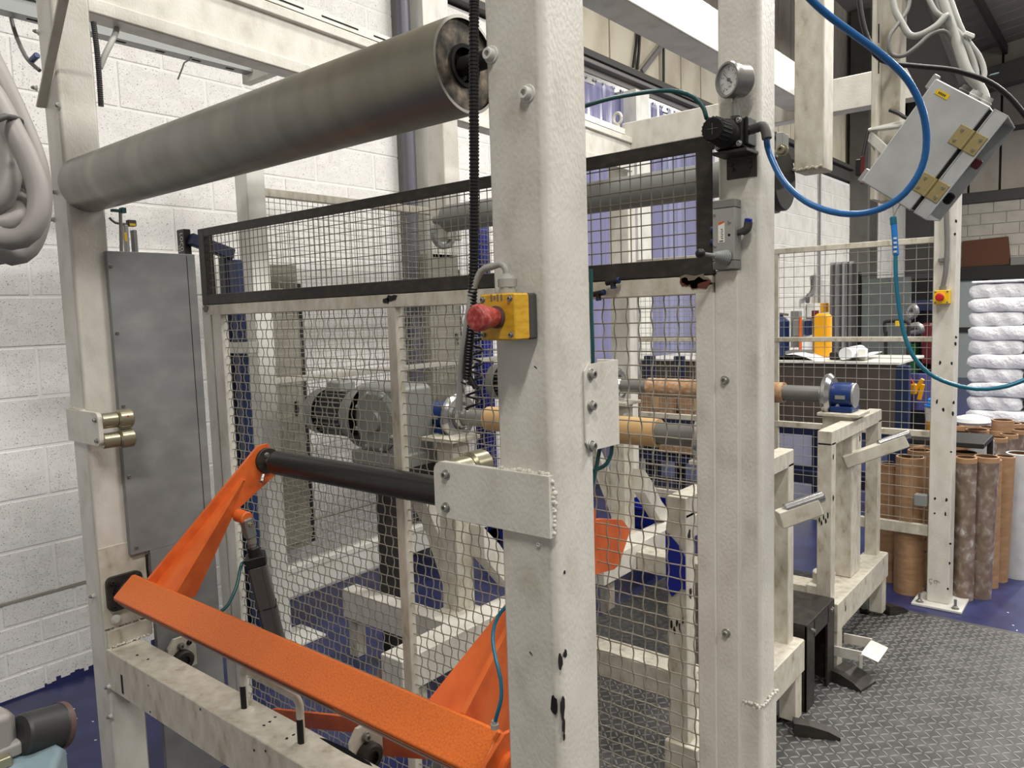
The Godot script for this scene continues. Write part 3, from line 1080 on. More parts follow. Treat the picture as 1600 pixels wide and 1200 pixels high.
	for q in [Vector3(-0.721, 1.450, -4.500), Vector3(-0.723, 1.417, -4.500), Vector3(-0.792, 1.316, -4.500), Vector3(-0.738, 1.314, -4.500), Vector3(-0.725, 1.109, -4.500), Vector3(-0.772, 1.069, -4.500), Vector3(-0.727, 1.052, -4.500), Vector3(-0.803, 1.109, -4.500), Vector3(-0.802, 0.587, -4.500), Vector3(-0.748, 0.587, -4.500), Vector3(-0.803, 0.506, -4.500), Vector3(-0.752, 0.510, -4.500), Vector3(-0.844, 0.355, -4.500), Vector3(-0.843, 0.287, -4.500), Vector3(-0.725, 0.351, -4.500), Vector3(-0.726, 0.245, -4.500), Vector3(-0.732, 0.103, -4.500), Vector3(-0.732, 0.847, -4.500), Vector3(-0.737, 1.979, -4.500), Vector3(-0.733, 2.046, -4.500)]:
		chip(t, q, XX, UP, 0.012, rng.randf_range(0.010, 0.03))
	# pencilled mark near the foot of the far post
	s = begin()
	for q in [[Vector3(-0.821, 0.138, -4.500), Vector3(-0.806, 0.141, -4.500)], [Vector3(-0.821, 0.138, -4.500), Vector3(-0.821, 0.123, -4.500)], [Vector3(-0.821, 0.123, -4.500), Vector3(-0.809, 0.119, -4.500)], [Vector3(-0.809, 0.119, -4.500), Vector3(-0.818, 0.106, -4.500)], [Vector3(-0.797, 0.139, -4.500), Vector3(-0.796, 0.118, -4.500)], [Vector3(-0.797, 0.136, -4.500), Vector3(-0.784, 0.138, -4.500)], [Vector3(-0.784, 0.138, -4.500), Vector3(-0.784, 0.120, -4.500)], [Vector3(-0.784, 0.135, -4.500), Vector3(-0.772, 0.134, -4.500)], [Vector3(-0.772, 0.134, -4.500), Vector3(-0.772, 0.123, -4.500)]]:
		bar(s, q[0], q[1], 0.003, 0.0008)
	part("pencil_mark", s, M.print_black, t)
	# posts that hang from the top of the frame
	s = begin()
	boxa(s, Vector3(Vector3(-0.867, 2.068, -2.500).x, 2.068, -2.60), Vector3(Vector3(-0.775, 2.055, -2.500).x, 3.0, -2.50), 0.006)
	part("hanging_post", s, M.white_paint_old, t)
	weld(t, Vector3(Vector3(-0.867, 2.068, -2.500).x, 2.075, -2.498), Vector3(Vector3(-0.779, 2.055, -2.500).x, 2.075, -2.498), 0.006, "white_paint_old")
	s = begin()
	boxa(s, Vector3(-2.46, 1.98, -2.54), Vector3(-2.36, 2.56, -2.44), 0.006)
	part("hanging_post", s, M.white_paint, t)
	# diagonal flat bar in front of the left post
	O = Vector3(-2.3, 2.3, -0.86)
	s = begin()
	bar(s, Vector3(-2.159, 2.553, -0.872), Vector3(-2.453, 2.279, -0.886), 0.026, 0.008, 0.002, XX)
	single("flat_bar", s, M.white_paint_old, "narrow flat steel bar leaning across the top of the left frame post", "bar")


# ------------------------------------------------------------------ rollers, swing arm, guard panel: what hangs on the front posts
func build_front() -> void:
	# big idler roller between the posts
	var y0 := 2.0555
	var z0 := -0.954
	var xr := -0.862
	var t := thing("idler_roller", "large bare steel idler roller spanning the top between the two front posts", "roller", Vector3(-1.6, y0, z0))
	var s := begin()
	roller_skin(s, Vector3(-2.354, y0, z0), xr + 2.354, 0.0775)
	part("tube", s, M.roller_steel, t)
	s = begin()
	lathe(s, Vector3(xr - 0.006, y0, z0), XX, [[0, 0.0728], [0.0, 0.034], [-0.002, 0.034]], 48)
	part("end_cap", s, M.roller_end, t)
	s = begin()
	lathe(s, Vector3(xr - 0.03, y0, z0), XX, [[0, 0.034], [0.014, 0.034], [0.014, 0.030], [0.008, 0.030], [0.008, 0.022], [0.016, 0.022], [0.016, 0.012]], 32)
	lathe(s, Vector3(xr - 0.03, y0, z0), XX, [[0.02, 0.0345], [0.028, 0.0345], [0.028, 0.028]], 32)
	part("bearing", s, M.black_matte, t)
	s = begin()
	rod(s, Vector3(-2.363, y0, z0), Vector3(-0.776, y0, z0), 0.015, 20)
	part("shaft", s, M.dark_steel, t)
	s = begin()
	rod(s, Vector3(-0.800, y0, z0), Vector3(-0.777, y0, z0), 0.028, 24, 0.003)
	part("collar", s, M.dark_steel, t)

	# guide stubs bolted behind the bracket plates
	var n := 0
	for q in [[-2.2645, 1.379], [-2.263, 1.322], [-0.886, 1.384], [-0.885, 1.33]]:
		var lab: String = ["upper plated guide stub with a faint red dot behind the left bracket", "lower plated guide stub behind the left bracket plate", "plated guide stub showing above the right bracket plate", ""][n]
		n += 1
		if lab == "":
			continue
		var g := thing("guide_stub", lab, "guide roller", Vector3(q[0], q[1], -0.95), "plated stubs on the bracket plates")
		s = begin()
		rod(s, Vector3(q[0], q[1], -0.90), Vector3(q[0], q[1], -0.945), 0.0225, 24, 0.002)
		part("spacer", s, M.zinc_gold, g)
		s = begin()
		rod(s, Vector3(q[0], q[1], -0.945), Vector3(q[0], q[1], -0.988), 0.0278, 32, 0.005)
		part("roller_cup", s, M.zinc_gold, g)
		s = begin()
		rod(s, Vector3(q[0], q[1], -0.987), Vector3(q[0], q[1], -0.991), 0.013, 16)
		part("cup_face", s, M.dull_steel, g)
		if n == 1:
			chip(g, Vector3(q[0] + 0.0270, q[1] + 0.007, -0.967), ZZ, UP, 0.008, 0.008, "red", "red_dot")

	# orange swing arm
	t = thing("swing_arm", "orange cracked-paint swing arm with a wide cross beam and two long arms", "swing arm", Vector3(-1.6, 0.82, -1.0))
	var zf := -0.9
	var zb := -0.9615
	var yf := 0.858
	var yb := 0.9125
	# cross beam, a box section turned well to the front
	var tilt := atan2(yb - yf, zf - zb)
	var up := Vector3(0, cos(tilt), sin(tilt))
	var back := Vector3(0, sin(tilt), -cos(tilt))
	var mid := Vector3(-1.565, (yf + yb) * 0.5, (zf + zb) * 0.5)
	s = begin()
	boxc(s, mid - up * 0.026, Vector3(1.440, 0.052, 0.088), 0.007, Basis(XX, up, -back))
	part("cross_beam", s, M.orange_cracked, t)
	s = begin()
	boxc(s, mid - up * 0.034 - back * 0.0435, Vector3(1.42, 0.030, 0.004), 0.004, Basis(XX, up, -back))
	part("lower_face_sheen", s, M.orange_floor_sheen, t)  # lower face of the beam, coloured as if mirroring the floor
	s = begin()
	boxc(s, mid - up * 0.012 - back * 0.0435, Vector3(0.62, 0.006, 0.002), 0.0, Basis(XX, up, -back))
	part("scuff_line", s, M.chip, t)
	for e in [[1, -0.843]]:
		s = begin()
		var ol := []
		for q in [[0.07, -0.03], [0.07, 0.03], [0.055, 0.055], [0.02, 0.06], [-0.03, 0.03], [-0.062, -0.005], [-0.06, -0.045], [0.02, -0.07]]:
			ol.append(q)
		plate(s, Vector3(e[1] - (0.006 if e[0] < 0 else 0.0), mid.y - 0.035, mid.z - 0.01), -ZZ, UP, ol, 0.008)
		part("end_plate", s, M.orange, t)
	# arms: left and right plates, each with a stiffening rib
	var armL := [[-0.970, 0.910], [-1.351, 1.243], [-1.385, 1.246], [-1.424, 1.19], [-1.420, 1.145], [-1.252, 1.046], [-1.105, 0.815], [-0.96, 0.86]]
	for e in [-2.200, -0.945]:
		s = begin()
		var ol := []
		for q in armL:
			ol.append([-q[0], q[1]])
		plate(s, Vector3(e - 0.006, 0, 0), -ZZ, UP, ol, 0.012)
		part("arm_plate", s, M.orange, t)
		s = begin()
		# rib: a long tapering gusset set square on the plate
		var a := Vector3(e + 0.006, 0.905, -1.012)
		var b := Vector3(e + 0.006, 1.150, -1.288)
		var d := (b - a).normalized()
		var nrm := d.cross(XX).normalized()
		var sd := XX if e < -2.0 else -XX
		a.x = e + sd.x * 0.006
		b.x = a.x
		plate(s, a - nrm * 0.005 if sd.x > 0 else a + nrm * 0.005, d, sd, [[-0.07, 0.0], [a.distance_to(b), 0.0], [a.distance_to(b), 0.004], [-0.07, 0.118]], 0.010)
		part("rib", s, M.orange, t)
		weld(t, a + nrm * 0.006, b + nrm * 0.006, 0.0035, "orange")
	# flat tips that reach past the roller on the right
	s = begin()
	var tip := []
	for q in [[1.33, 1.185], [1.46, 1.165], [1.548, 1.142], [1.585, 1.108], [1.532, 1.036], [1.508, 1.030], [1.40, 1.045], [1.32, 1.06]]:
		tip.append(q)
	plate(s, Vector3(-0.956, 0, 0), -ZZ, UP, tip, 0.010)
	part("arm_tip", s, M.orange, t)
	# lug for the cylinder
	s = begin()
	rod(s, Vector3(-2.195, 1.035, -1.262), Vector3(-2.145, 1.03, -1.266), 0.021, 16, 0.003)
	part("cylinder_lug", s, M.orange, t)
	# lower tie seen below the cross beam
	s = begin()
	plate(s, Vector3(-1.900, 0.526, -1.160), Vector3(-1.423, 0.700, -1.100) - Vector3(-1.900, 0.526, -1.160), -UP, [[0, 0], [1.2, 0.02], [1.0, 0.055], [0.25, 0.05]], 0.010)
	part("tie_plate", s, M.orange, t)
	s = begin()
	plate(s, Vector3(-1.380, 0.643, -1.120), Vector3(-1.100, 0.738, -1.080) - Vector3(-1.380, 0.643, -1.120), -UP, [[0, -0.01], [1.3, 0.0], [1.0, 0.035], [0.0, 0.05]], 0.010)
	part("tie_plate", s, M.orange, t)
	s = begin()
	rod(s, Vector3(-0.87, 0.845, -0.965), Vector3(-0.78, 0.845, -0.965), 0.014, 16, 0.002)
	part("pivot_pin", s, M.dull_steel, t)
	s = begin()
	rod(s, Vector3(-2.29, 0.845, -0.965), Vector3(-2.345, 0.845, -0.965), 0.014, 16, 0.002)
	part("pivot_pin", s, M.dull_steel, t)
	s = begin()
	lathe(s, Vector3(-0.835, 0.845, -0.965), XX, [[0, 0.03], [0.012, 0.03], [0.014, 0.026], [0.014, 0.014]], 20)
	part("pivot_boss", s, M.orange, t)

	# flange bearing on the left post that carries the arm
	t = thing("flange_bearing", "black greasy four-bolt flange bearing on the left post", "bearing", Vector3(-2.357, 0.845, -0.97))
	s = begin()
	var fl := []
	for q in round_rect(0.105, 0.105, 0.018):
		fl.append(q)
	plate(s, Vector3(-2.357, 0.845, -0.965), -ZZ, UP, fl, 0.014)
	part("flange", s, M.black_paint, t)
	s = begin()
	lathe(s, Vector3(-2.343, 0.845, -0.965), XX, [[0, 0.038], [0.02, 0.034], [0.022, 0.03], [0.022, 0.0]], 28)
	part("housing", s, M.black_plastic, t)
	for q in [[0.038, 0.038], [-0.038, 0.038], [0.038, -0.038], [-0.038, -0.038]]:
		bolt(t, Vector3(-2.343, 0.845 + q[1], -0.965 + q[0]), XX, 1.0, "dark_steel")

	# small bearings on lugs under the cross beam
	var k := 0
	for q in [Vector3(-2.302, 0.614, -1.100), Vector3(-1.324, 0.680, -1.040)]:
		var b := thing("lug_bearing", ["black bearing on a white lug at the left end below the orange beam", "black bearing on a white lug below the right half of the orange beam"][k], "bearing", q)
		k += 1
		s = begin()
		plate(s, q + Vector3(-0.012, 0, 0), -ZZ, UP, [[-0.04, -0.06], [0.05, -0.06], [0.05, 0.03], [0.02, 0.045], [-0.02, 0.045], [-0.04, 0.02]], 0.010)
		part("lug", s, M.white_paint_old, b)
		s = begin()
		lathe(s, q + Vector3(0.0, -0.025, 0.0), XX, [[0, 0.032], [0.02, 0.032], [0.024, 0.026], [0.024, 0.016], [0.015, 0.016], [0.015, 0]], 20)
		part("bearing_ring", s, M.black_paint, b)
		bolt(b, q + Vector3(0, 0.018, 0.0), XX, 1.2, "dull_steel")
		if k == 2:
			continue
		bolt(b, q + Vector3(0, 0.02, -0.028), XX, 0.9, "dark_steel")

	# black rubber roller on the arm
	t = thing("rubber_roller", "black rubber-covered roller held between the tips of the orange arms", "roller", Vector3(-1.6, 1.19, -1.378))
	s = begin()
	lathe(s, Vector3(-2.138, 1.19, -1.378), XX, [[0, 0.0], [0, 0.034], [0.004, 0.0385], [1.06, 0.0385], [1.064, 0.034], [1.064, 0.0]], 48)
	part("rubber_cover", s, M.rubber, t)
	s = begin()
	rod(s, Vector3(-2.20, 1.19, -1.378), Vector3(-0.99, 1.19, -1.378), 0.0135, 20)
	part("shaft", s, M.dull_steel, t)
	s = begin()
	lathe(s, Vector3(-2.194, 1.192, -1.378), XX, [[0, 0.042], [0.010, 0.042], [0.012, 0.040], [0.012, 0.0135]], 28, 0.5, TAU - 0.9)
	part("clamp_block", s, M.black_paint, t)
	bolt(t, Vector3(-2.182, 1.212, -1.372), XX, 0.9)
	s = begin()
	rod(s, Vector3(-2.180, 1.150, -1.352), Vector3(-2.165, 1.132, -1.335), 0.006, 12, 0.001)
	part("lock_screw", s, M.bright_steel, t)

	# pneumatic cylinder under the left arm
	t = thing("pneumatic_cylinder", "dark aluminium pneumatic cylinder standing under the left orange arm", "cylinder", Vector3(-2.1, 0.6, -1.33))
	var c0 := Vector3(-2.155, 1.025, -1.268)
	var c1 := Vector3(-2.10, 0.35, -1.36)
	var cd := (c1 - c0).normalized()
	s = begin()
	boxc(s, c0 + cd * 0.028, Vector3(0.034, 0.07, 0.036), 0.008, Basis(XX, -cd, XX.cross(-cd)))
	part("clevis", s, M.dull_steel, t)
	bolt(t, c0 + cd * 0.014 + Vector3(0.017, 0, 0), XX, 0.9, "zinc_gold")
	s = begin()
	rod(s, c0 + cd * 0.05, c0 + cd * 0.15, 0.011, 16)
	lathe(s, c0 + cd * 0.06, cd, [[0, 0.015], [0.02, 0.016], [0.022, 0.011]], 6)
	part("piston_rod", s, M.dull_steel, t)
	var cb := Basis(XX.rotated(cd, 0.6), -cd, XX.rotated(cd, 0.6).cross(-cd))
	s = begin()
	lathe(s, c0 + cd * 0.092, cd, [[0, 0.012], [0, 0.018], [0.004, 0.02], [0.03, 0.02]], 24)
	boxc(s, c0 + cd * 0.135, Vector3(0.062, 0.034, 0.062), 0.005, cb)
	part("end_cover", s, M.black_plastic, t)
	s = begin()
	boxc(s, c0 + cd * 0.315, Vector3(0.056, 0.33, 0.056), 0.006, cb)
	for e in [-0.018, 0.018]:
		boxc(s, c0 + cd * 0.315 + cb.z * 0.0285 + cb.x * e, Vector3(0.010, 0.328, 0.003), 0.001, cb)
		boxc(s, c0 + cd * 0.315 + cb.x * 0.0285 + cb.z * e, Vector3(0.003, 0.328, 0.010), 0.001, cb)
	part("barrel", s, M.alu_dark, t)
	s = begin()
	boxc(s, c0 + cd * 0.292, Vector3(0.060, 0.004, 0.060), 0.001, cb)
	part("band", s, M.black_plastic, t)
	s = begin()
	boxc(s, c0 + cd * 0.50, Vector3(0.062, 0.05, 0.062), 0.005, cb)
	part("end_cover", s, M.black_plastic, t)
	s = begin()
	hose(s, [c0 + cd * 0.145 + Vector3(-0.028, 0, 0.01), Vector3(-2.162, 0.887, -1.247), Vector3(-2.136, 0.831, -1.210), Vector3(-2.128, 0.783, -1.172), Vector3(-2.135, 0.768, -1.151)], 0.005, 8)
	part("air_tube", s, M.green_hose, t)

	# grey steel guard box on the inner side of the left post
	t = thing("guard_cover", "tall grey sheet-steel guard cover screwed beside the left post", "cover panel", Vector3(-2.35, 1.1, -1.12))
	s = begin()
	boxa(s, Vector3(-2.360, 0.95, -1.23), Vector3(-2.340, 1.868, -0.987), 0.002)
	boxa(s, Vector3(-2.360, 0.15, -1.2585), Vector3(-2.341, 1.868, -1.2295), 0.002)
	boxa(s, Vector3(-2.360, 0.15, -1.24), Vector3(-2.3405, 0.952, -1.045), 0.002)
	part("cover_sheet", s, M.grey_panel, t)
	s = begin()
	boxa(s, Vector3(-2.345, 0.955, -1.2306), Vector3(-2.3394, 1.86, -1.2296))
	part("seam", s, M.dark_steel, t)
	for q in [Vector3(-2.340, 1.823, -0.996), Vector3(-2.340, 1.627, -0.999), Vector3(-2.340, 1.408, -1.000), Vector3(-2.340, 1.192, -1.000), Vector3(-2.340, 0.972, -1.005)]:
		bolt(t, q, XX, 0.62, "dull_steel")
	O = Vector3(-2.330, 0.908, -1.024)
	s = begin()
	hose(s, [Vector3(-2.332, 0.944, -1.030), Vector3(-2.330, 0.907, -1.028), Vector3(-2.330, 0.872, -1.029)], 0.004, 8)
	single("thin_cable", s, M.black_plastic, "short black cable hanging below the grey guard cover", "cable")

	# position sensor and slide above the guard cover
	t = thing("slide_unit", "small grey air slide with yellow tags above the guard cover", "actuator", Vector3(-2.360, 1.913, -1.052))
	s = begin()
	boxa(s, Vector3(-2.380, 1.950, -1.054), Vector3(-2.360, 1.866, -1.065), 0.002)
	part("body", s, M.alu, t)
	s = begin()
	boxa(s, Vector3(-2.380, 1.936, -1.077), Vector3(-2.358, 1.867, -1.089), 0.002)
	part("side_block", s, M.grey_mid, t)
	s = begin()
	boxa(s, Vector3(-2.390, 1.967, -1.071), Vector3(-2.370, 1.948, -1.095), 0.002)
	part("sensor", s, M.steel_brown, t)
	s = begin()
	boxa(s, Vector3(-2.370, 1.956, -1.073), Vector3(-2.369, 1.949, -1.091))
	part("tag", s, M.yellow, t)
	s = begin()
	boxa(s, Vector3(-2.360, 1.927, -1.051), Vector3(-2.359, 1.900, -1.058))
	part("tag", s, M.yellow, t)
	s = begin()
	rod(s, Vector3(-2.350, 1.983, -1.040), Vector3(-2.350, 1.864, -1.034), 0.005, 10)
	part("guide_rod", s, M.dull_steel, t)
	s = begin()
	boxa(s, Vector3(-2.360, 1.992, -1.015), Vector3(-2.345, 1.984, -1.054), 0.001)
	boxa(s, Vector3(-2.362, 1.998, -1.041), Vector3(-2.342, 1.982, -1.055), 0.001)
	part("stop", s, M.green_hose, t)
	s = begin()
	hose(s, [Vector3(-2.380, 1.970, -1.020), Vector3(-2.380, 1.956, -1.036), Vector3(-2.380, 1.954, -1.067)], 0.004, 8)
	part("sensor_lead", s, M.conduit_grey, t)


# bare steel tube: heat-tinted and polished bands round the barrel, kept as colours of its vertices
func roller_skin(s: SurfaceTool, a: Vector3, l: float, r: float) -> void:
	var nx := 150
	var na := 72
	var f1 := FastNoiseLite.new()
	f1.seed = 5
	f1.frequency = 2.2
	f1.fractal_octaves = 4
	var tone := func(i: int, k: int) -> Color:
		var u := float(i) / nx
		var an := TAU * (k % na) / na
		var v := 0.235 + 0.05 * f1.get_noise_2d(u * 9.0, 3.0) + 0.03 * f1.get_noise_3d(u * 3.0, cos(an) * 0.4, sin(an) * 0.4)
		v += 0.075 * exp(-pow((u - 0.135) / 0.016, 2.0)) + 0.03 * exp(-pow((u - 0.70) / 0.006, 2.0)) + 0.02 * exp(-pow((u - 0.80) / 0.05, 2.0))
		var w := 0.5 + 0.5 * f1.get_noise_3d(u * 2.0 + 9.0, cos(an) * 0.6, sin(an) * 0.6) + 0.5 * smoothstep(0.55, 0.85, u)
		return Color(v * (1.0 + 0.10 * w), v * (1.0 + 0.035 * w), v * (0.98 - 0.12 * w))
	for i in nx:
		for k in na:
			var q := []
			for e in [[i, k], [i + 1, k], [i + 1, k + 1], [i, k + 1]]:
				var an: float = TAU * e[1] / na
				var n := Vector3(0, cos(an), sin(an))
				var rr := r - (0.0006 if e[0] == 2 else 0.0)
				q.append([a + XX * l * e[0] / nx + n * rr, n, tone.call(e[0], e[1])])
			for c in [[0, 1, 2], [0, 2, 3]]:
				var p0: Vector3 = q[c[0]][0]
				var p1: Vector3 = q[c[1]][0]
				var p2: Vector3 = q[c[2]][0]
				var order: Array = c if (p1 - p0).cross(p2 - p0).dot(q[c[0]][1]) < 0.0 else [c[0], c[2], c[1]]
				for m in order:
					s.set_normal(q[m][1])
					s.set_color(q[m][2])
					s.add_vertex(q[m][0] - O)
	for e in [[0.0, -1.0], [l, 1.0]]:
		for k in na:
			var n0 := Vector3(0, cos(TAU * k / na), sin(TAU * k / na))
			var n1 := Vector3(0, cos(TAU * (k + 1) / na), sin(TAU * (k + 1) / na))
			s.set_color(Color(0.40, 0.39, 0.36))
			quad(s, a + XX * e[0] + n0 * r, a + XX * e[0] + n1 * r, a + XX * e[0] + n1 * (r - 0.005), a + XX * e[0] + n0 * (r - 0.005), XX * e[1])


# ------------------------------------------------------------------ woven wire guards
# one wire along d from the origin, crimped by amp every pitch
func wire_mesh(length: float, pitch: float, amp: float, phase: float, r: float, d: Vector3, out: Vector3, m: String) -> ArrayMesh:
	var keep := O
	O = Vector3.ZERO
	var path := PackedVector3Array()
	var n := maxi(1, int(length / pitch * 4.0))
	if amp <= 0.0:
		n = 1
	for i in n + 1:
		var t := length * i / n
		path.append(d * t + out * (amp * cos(PI * t / pitch + phase)))
	var s := begin()
	sweep(s, path, r, 5)
	O = keep
	s.index()
	var me := s.commit()
	me.surface_set_material(0, M[m])
	return me


# a net of separate wires filling the rectangle lo + u * w by UP * h
func net(parent: Node3D, lo: Vector3, u: Vector3, w: float, h: float, pitch: float, r: float, ampv: float, amph: float, m: String, first := 0.5) -> void:
	var out := u.cross(UP).normalized()
	var vm := [wire_mesh(h, pitch, ampv, 0.0, r, UP, out, m), wire_mesh(h, pitch, ampv, PI, r, UP, out, m)]
	var hm := [wire_mesh(w, pitch, amph, 0.0, r, u, out, m), wire_mesh(w, pitch, amph, PI, r, u, out, m)]
	var off := 0.0 if ampv > 0.0 else r
	var x := pitch * first
	var k := 0
	while x < w:
		inst("wire", vm[k % 2], Transform3D(Basis(), lo + u * x - out * off - parent.position), parent)
		x += pitch
		k += 1
	var y := pitch * 0.5
	k = 0
	while y < h:
		inst("wire", hm[k % 2], Transform3D(Basis(), lo + UP * y + out * off - parent.position), parent)
		y += pitch
		k += 1


func rail(t: Node3D, lo: Vector3, hi: Vector3, m: String, called := "rail", b := 0.003) -> void:
	var s := begin()
	boxa(s, lo, hi, b)
	part(called, s, M[m], t)


func build_fence() -> void:
	# upper guard: dark angle-iron frame with square mesh
	var z := -1.42
	var t := thing("mesh_guard", "dark angle-framed wire mesh panel bolted on top of the white mesh guard", "mesh panel", Vector3(-1.63, 1.85, z))
	rail(t, Vector3(-2.612, 1.953, z - 0.004), Vector3(-0.645, 1.982, z), "black_paint")
	rail(t, Vector3(-2.612, 1.978, z - 0.035), Vector3(-0.645, 1.982, z), "black_paint", "rail_flange")
	rail(t, Vector3(-2.612, 1.712, z - 0.004), Vector3(-0.645, 1.748, z), "black_paint")
	rail(t, Vector3(-2.612, 1.712, z - 0.035), Vector3(-0.645, 1.716, z), "black_paint", "rail_flange")
	rail(t, Vector3(-2.612, 1.714, z - 0.004), Vector3(-2.572, 1.98, z + 0.0005), "black_paint", "upright")
	rail(t, Vector3(-2.576, 1.714, z - 0.035), Vector3(-2.572, 1.98, z), "black_paint", "upright_flange")
	rail(t, Vector3(-0.684, 1.714, z - 0.004), Vector3(-0.650, 1.98, z + 0.0005), "black_paint", "upright")
	net(t, Vector3(-2.59, 1.735, z - 0.012), XX, 1.93, 0.235, 0.0252, 0.0013, 0.0, 0.0, "wire_bare", 0.4)
	# flaking filler where the two guards meet
	for q in [[Vector3(-1.594, 1.700, -1.419), 0.050, 0.022, "chip"], [Vector3(-1.616, 1.694, -1.419), 0.03, 0.02, "chip"], [Vector3(-2.592, 1.699, -1.419), 0.036, 0.03, "stain"], [Vector3(-0.688, 1.705, -1.419), 0.07, 0.022, "stain"], [Vector3(-0.679, 1.696, -1.419), 0.062, 0.026, "rust"], [Vector3(-0.710, 1.701, -1.419), 0.02, 0.02, "rust"], [Vector3(-0.689, 1.693, -1.419), 0.02, 0.012, "stain"]]:
		chip(t, q[0], XX, UP, q[1], q[2], q[3])

	# lower guard: white flat-bar frame with crimped mesh
	t = thing("mesh_guard", "white framed guard of crimped wire mesh between the rear posts", "mesh panel", Vector3(-1.63, 0.9, z))
	rail(t, Vector3(-2.60, 1.674, z - 0.030), Vector3(-0.648, 1.712, z), "white_paint_old")
	rail(t, Vector3(-2.62, 0.10, z - 0.035), Vector3(-2.562, 1.712, z), "white_paint", "stile")
	rail(t, Vector3(-2.557, 0.10, z - 0.030), Vector3(-2.497, 1.680, z - 0.001), "white_paint", "stile")
	rail(t, Vector3(-1.620, 0.12, z - 0.030), Vector3(-1.585, 1.676, z - 0.001), "white_paint_old", "mullion")
	rail(t, Vector3(-0.689, 0.10, z - 0.030), Vector3(-0.648, 1.70, z), "white_paint", "stile")
	rail(t, Vector3(-2.60, 0.10, z - 0.030), Vector3(-0.648, 0.14, z), "white_paint_old")
	net(t, Vector3(-2.497, 0.14, z - 0.016), XX, 0.877, 1.535, 0.0305, 0.00165, 0.0042, 0.0012, "wire_painted", 0.5)
	net(t, Vector3(-1.585, 0.14, z - 0.016), XX, 0.896, 1.535, 0.0305, 0.00165, 0.0042, 0.0012, "wire_painted", 0.9)

	# guard beside the wall
	var x := -3.3
	t = thing("mesh_guard", "white mesh guard running beside the block wall behind the winder", "mesh panel", Vector3(x, 1.2, -3.2))
	rail(t, Vector3(x - 0.06, 0.012, -2.13), Vector3(x + 0.045, 2.6, -2.03), "white_steel", "post", 0.006)
	rail(t, Vector3(x - 0.13, 0, -2.30), Vector3(x + 0.09, 0.014, -1.98), "white_steel", "base_plate")
	rail(t, Vector3(x - 0.03, 2.25, -4.5), Vector3(x + 0.01, 2.29, -2.13), "white_paint_old")
	rail(t, Vector3(x - 0.03, 1.335, -4.5), Vector3(x + 0.03, 1.362, -2.13), "white_paint")
	rail(t, Vector3(x - 0.03, 0.365, -4.5), Vector3(x + 0.035, 0.395, -2.13), "white_steel")
	rail(t, Vector3(x - 0.03, 0.245, -4.5), Vector3(x + 0.030, 0.372, -2.13), "white_steel")
	net(t, Vector3(x - 0.01, 0.39, -2.13), -ZZ, 2.36, 1.87, 0.0325, 0.0016, 0.0, 0.0, "wire_far", 0.5)
	# blue frame strapped beside it
	t = thing("storage_trolley", "dark blue tubular trolley frame standing upright behind the guard near the wall", "trolley", Vector3(-2.85, 1.2, -1.75))
	var s := begin()
	boxa(s, Vector3(Vector3(-3.082, 1.879, -1.780).x, 0.05, -1.80), Vector3(Vector3(-3.025, 1.876, -1.780).x, 1.93, -1.76), 0.006)
	part("upright", s, M.blue_dark, t)
	s = begin()
	boxa(s, Vector3(Vector3(-3.005, 1.875, -1.780).x, 0.05, -1.80), Vector3(Vector3(-2.950, 1.871, -1.780).x, 1.91, -1.76), 0.006)
	part("upright", s, M.blue_steel, t)
	s = begin()
	bar(s, Vector3(-3.010, 1.993, -1.600), Vector3(-2.993, 1.933, -1.780), 0.04, 0.050, 0.006)
	part("top_rail", s, M.blue_dark, t)
	s = begin()
	boxa(s, Vector3(-3.045, 1.513, -1.750), Vector3(-2.868, 1.561, -1.750) - ZZ * 0.05, 0.004)
	part("bracket", s, M.white_steel, t)
	# black end cap with white lettering
	var c := Vector3(-3.054, 1.981, -1.600)
	s = begin()
	boxc(s, c, Vector3(0.060, 0.105, 0.03), 0.003)
	part("end_cap", s, M.sticker_black, t)
	lettering(t, "LOCO", c + Vector3(0.008, 0.0, 0.0158), 0.030, Basis(-YY, XX, ZZ), "print_white", "lettering")
	lettering(t, "101", c + Vector3(-0.014, -0.026, 0.0158), 0.020, Basis(-YY, XX, ZZ), "print_white", "lettering")

	# far guard across the back of the machine
	z = -4.53
	t = thing("mesh_guard", "white framed square-mesh guard across the back beside the far post", "mesh panel", Vector3(-1.6, 1.2, z))
	rail(t, Vector3(-2.62, 1.946, z - 0.03), Vector3(-0.834, 1.978, z), "white_paint_old")
	rail(t, Vector3(-2.62, 1.425, z - 0.03), Vector3(-0.834, 1.452, z), "white_paint_old")
	rail(t, Vector3(-2.62, 0.91, z - 0.03), Vector3(-0.834, 0.945, z), "white_paint_old")
	rail(t, Vector3(-2.62, 0.365, z - 0.03), Vector3(-0.834, 0.425, z), "white_paint_old")
	rail(t, Vector3(-1.70, 0.370, z - 0.026), Vector3(-1.66, 1.974, z - 0.003), "white_paint_old", "stile")
	net(t, Vector3(-1.66, 0.42, z - 0.014), XX, 0.826, 1.53, 0.0590, 0.0018, 0.0, 0.0, "wire_far", 0.5)
	net(t, Vector3(-2.62, 0.42, z - 0.014), XX, 0.92, 1.53, 0.0360, 0.0016, 0.0, 0.0, "wire_far", 0.5)
	s = begin()
	boxc(s, Vector3(-0.869, 0.571, -4.500), Vector3(0.062, 0.062, 0.05), 0.004)
	part("latch_box", s, M.grey_mid, t)


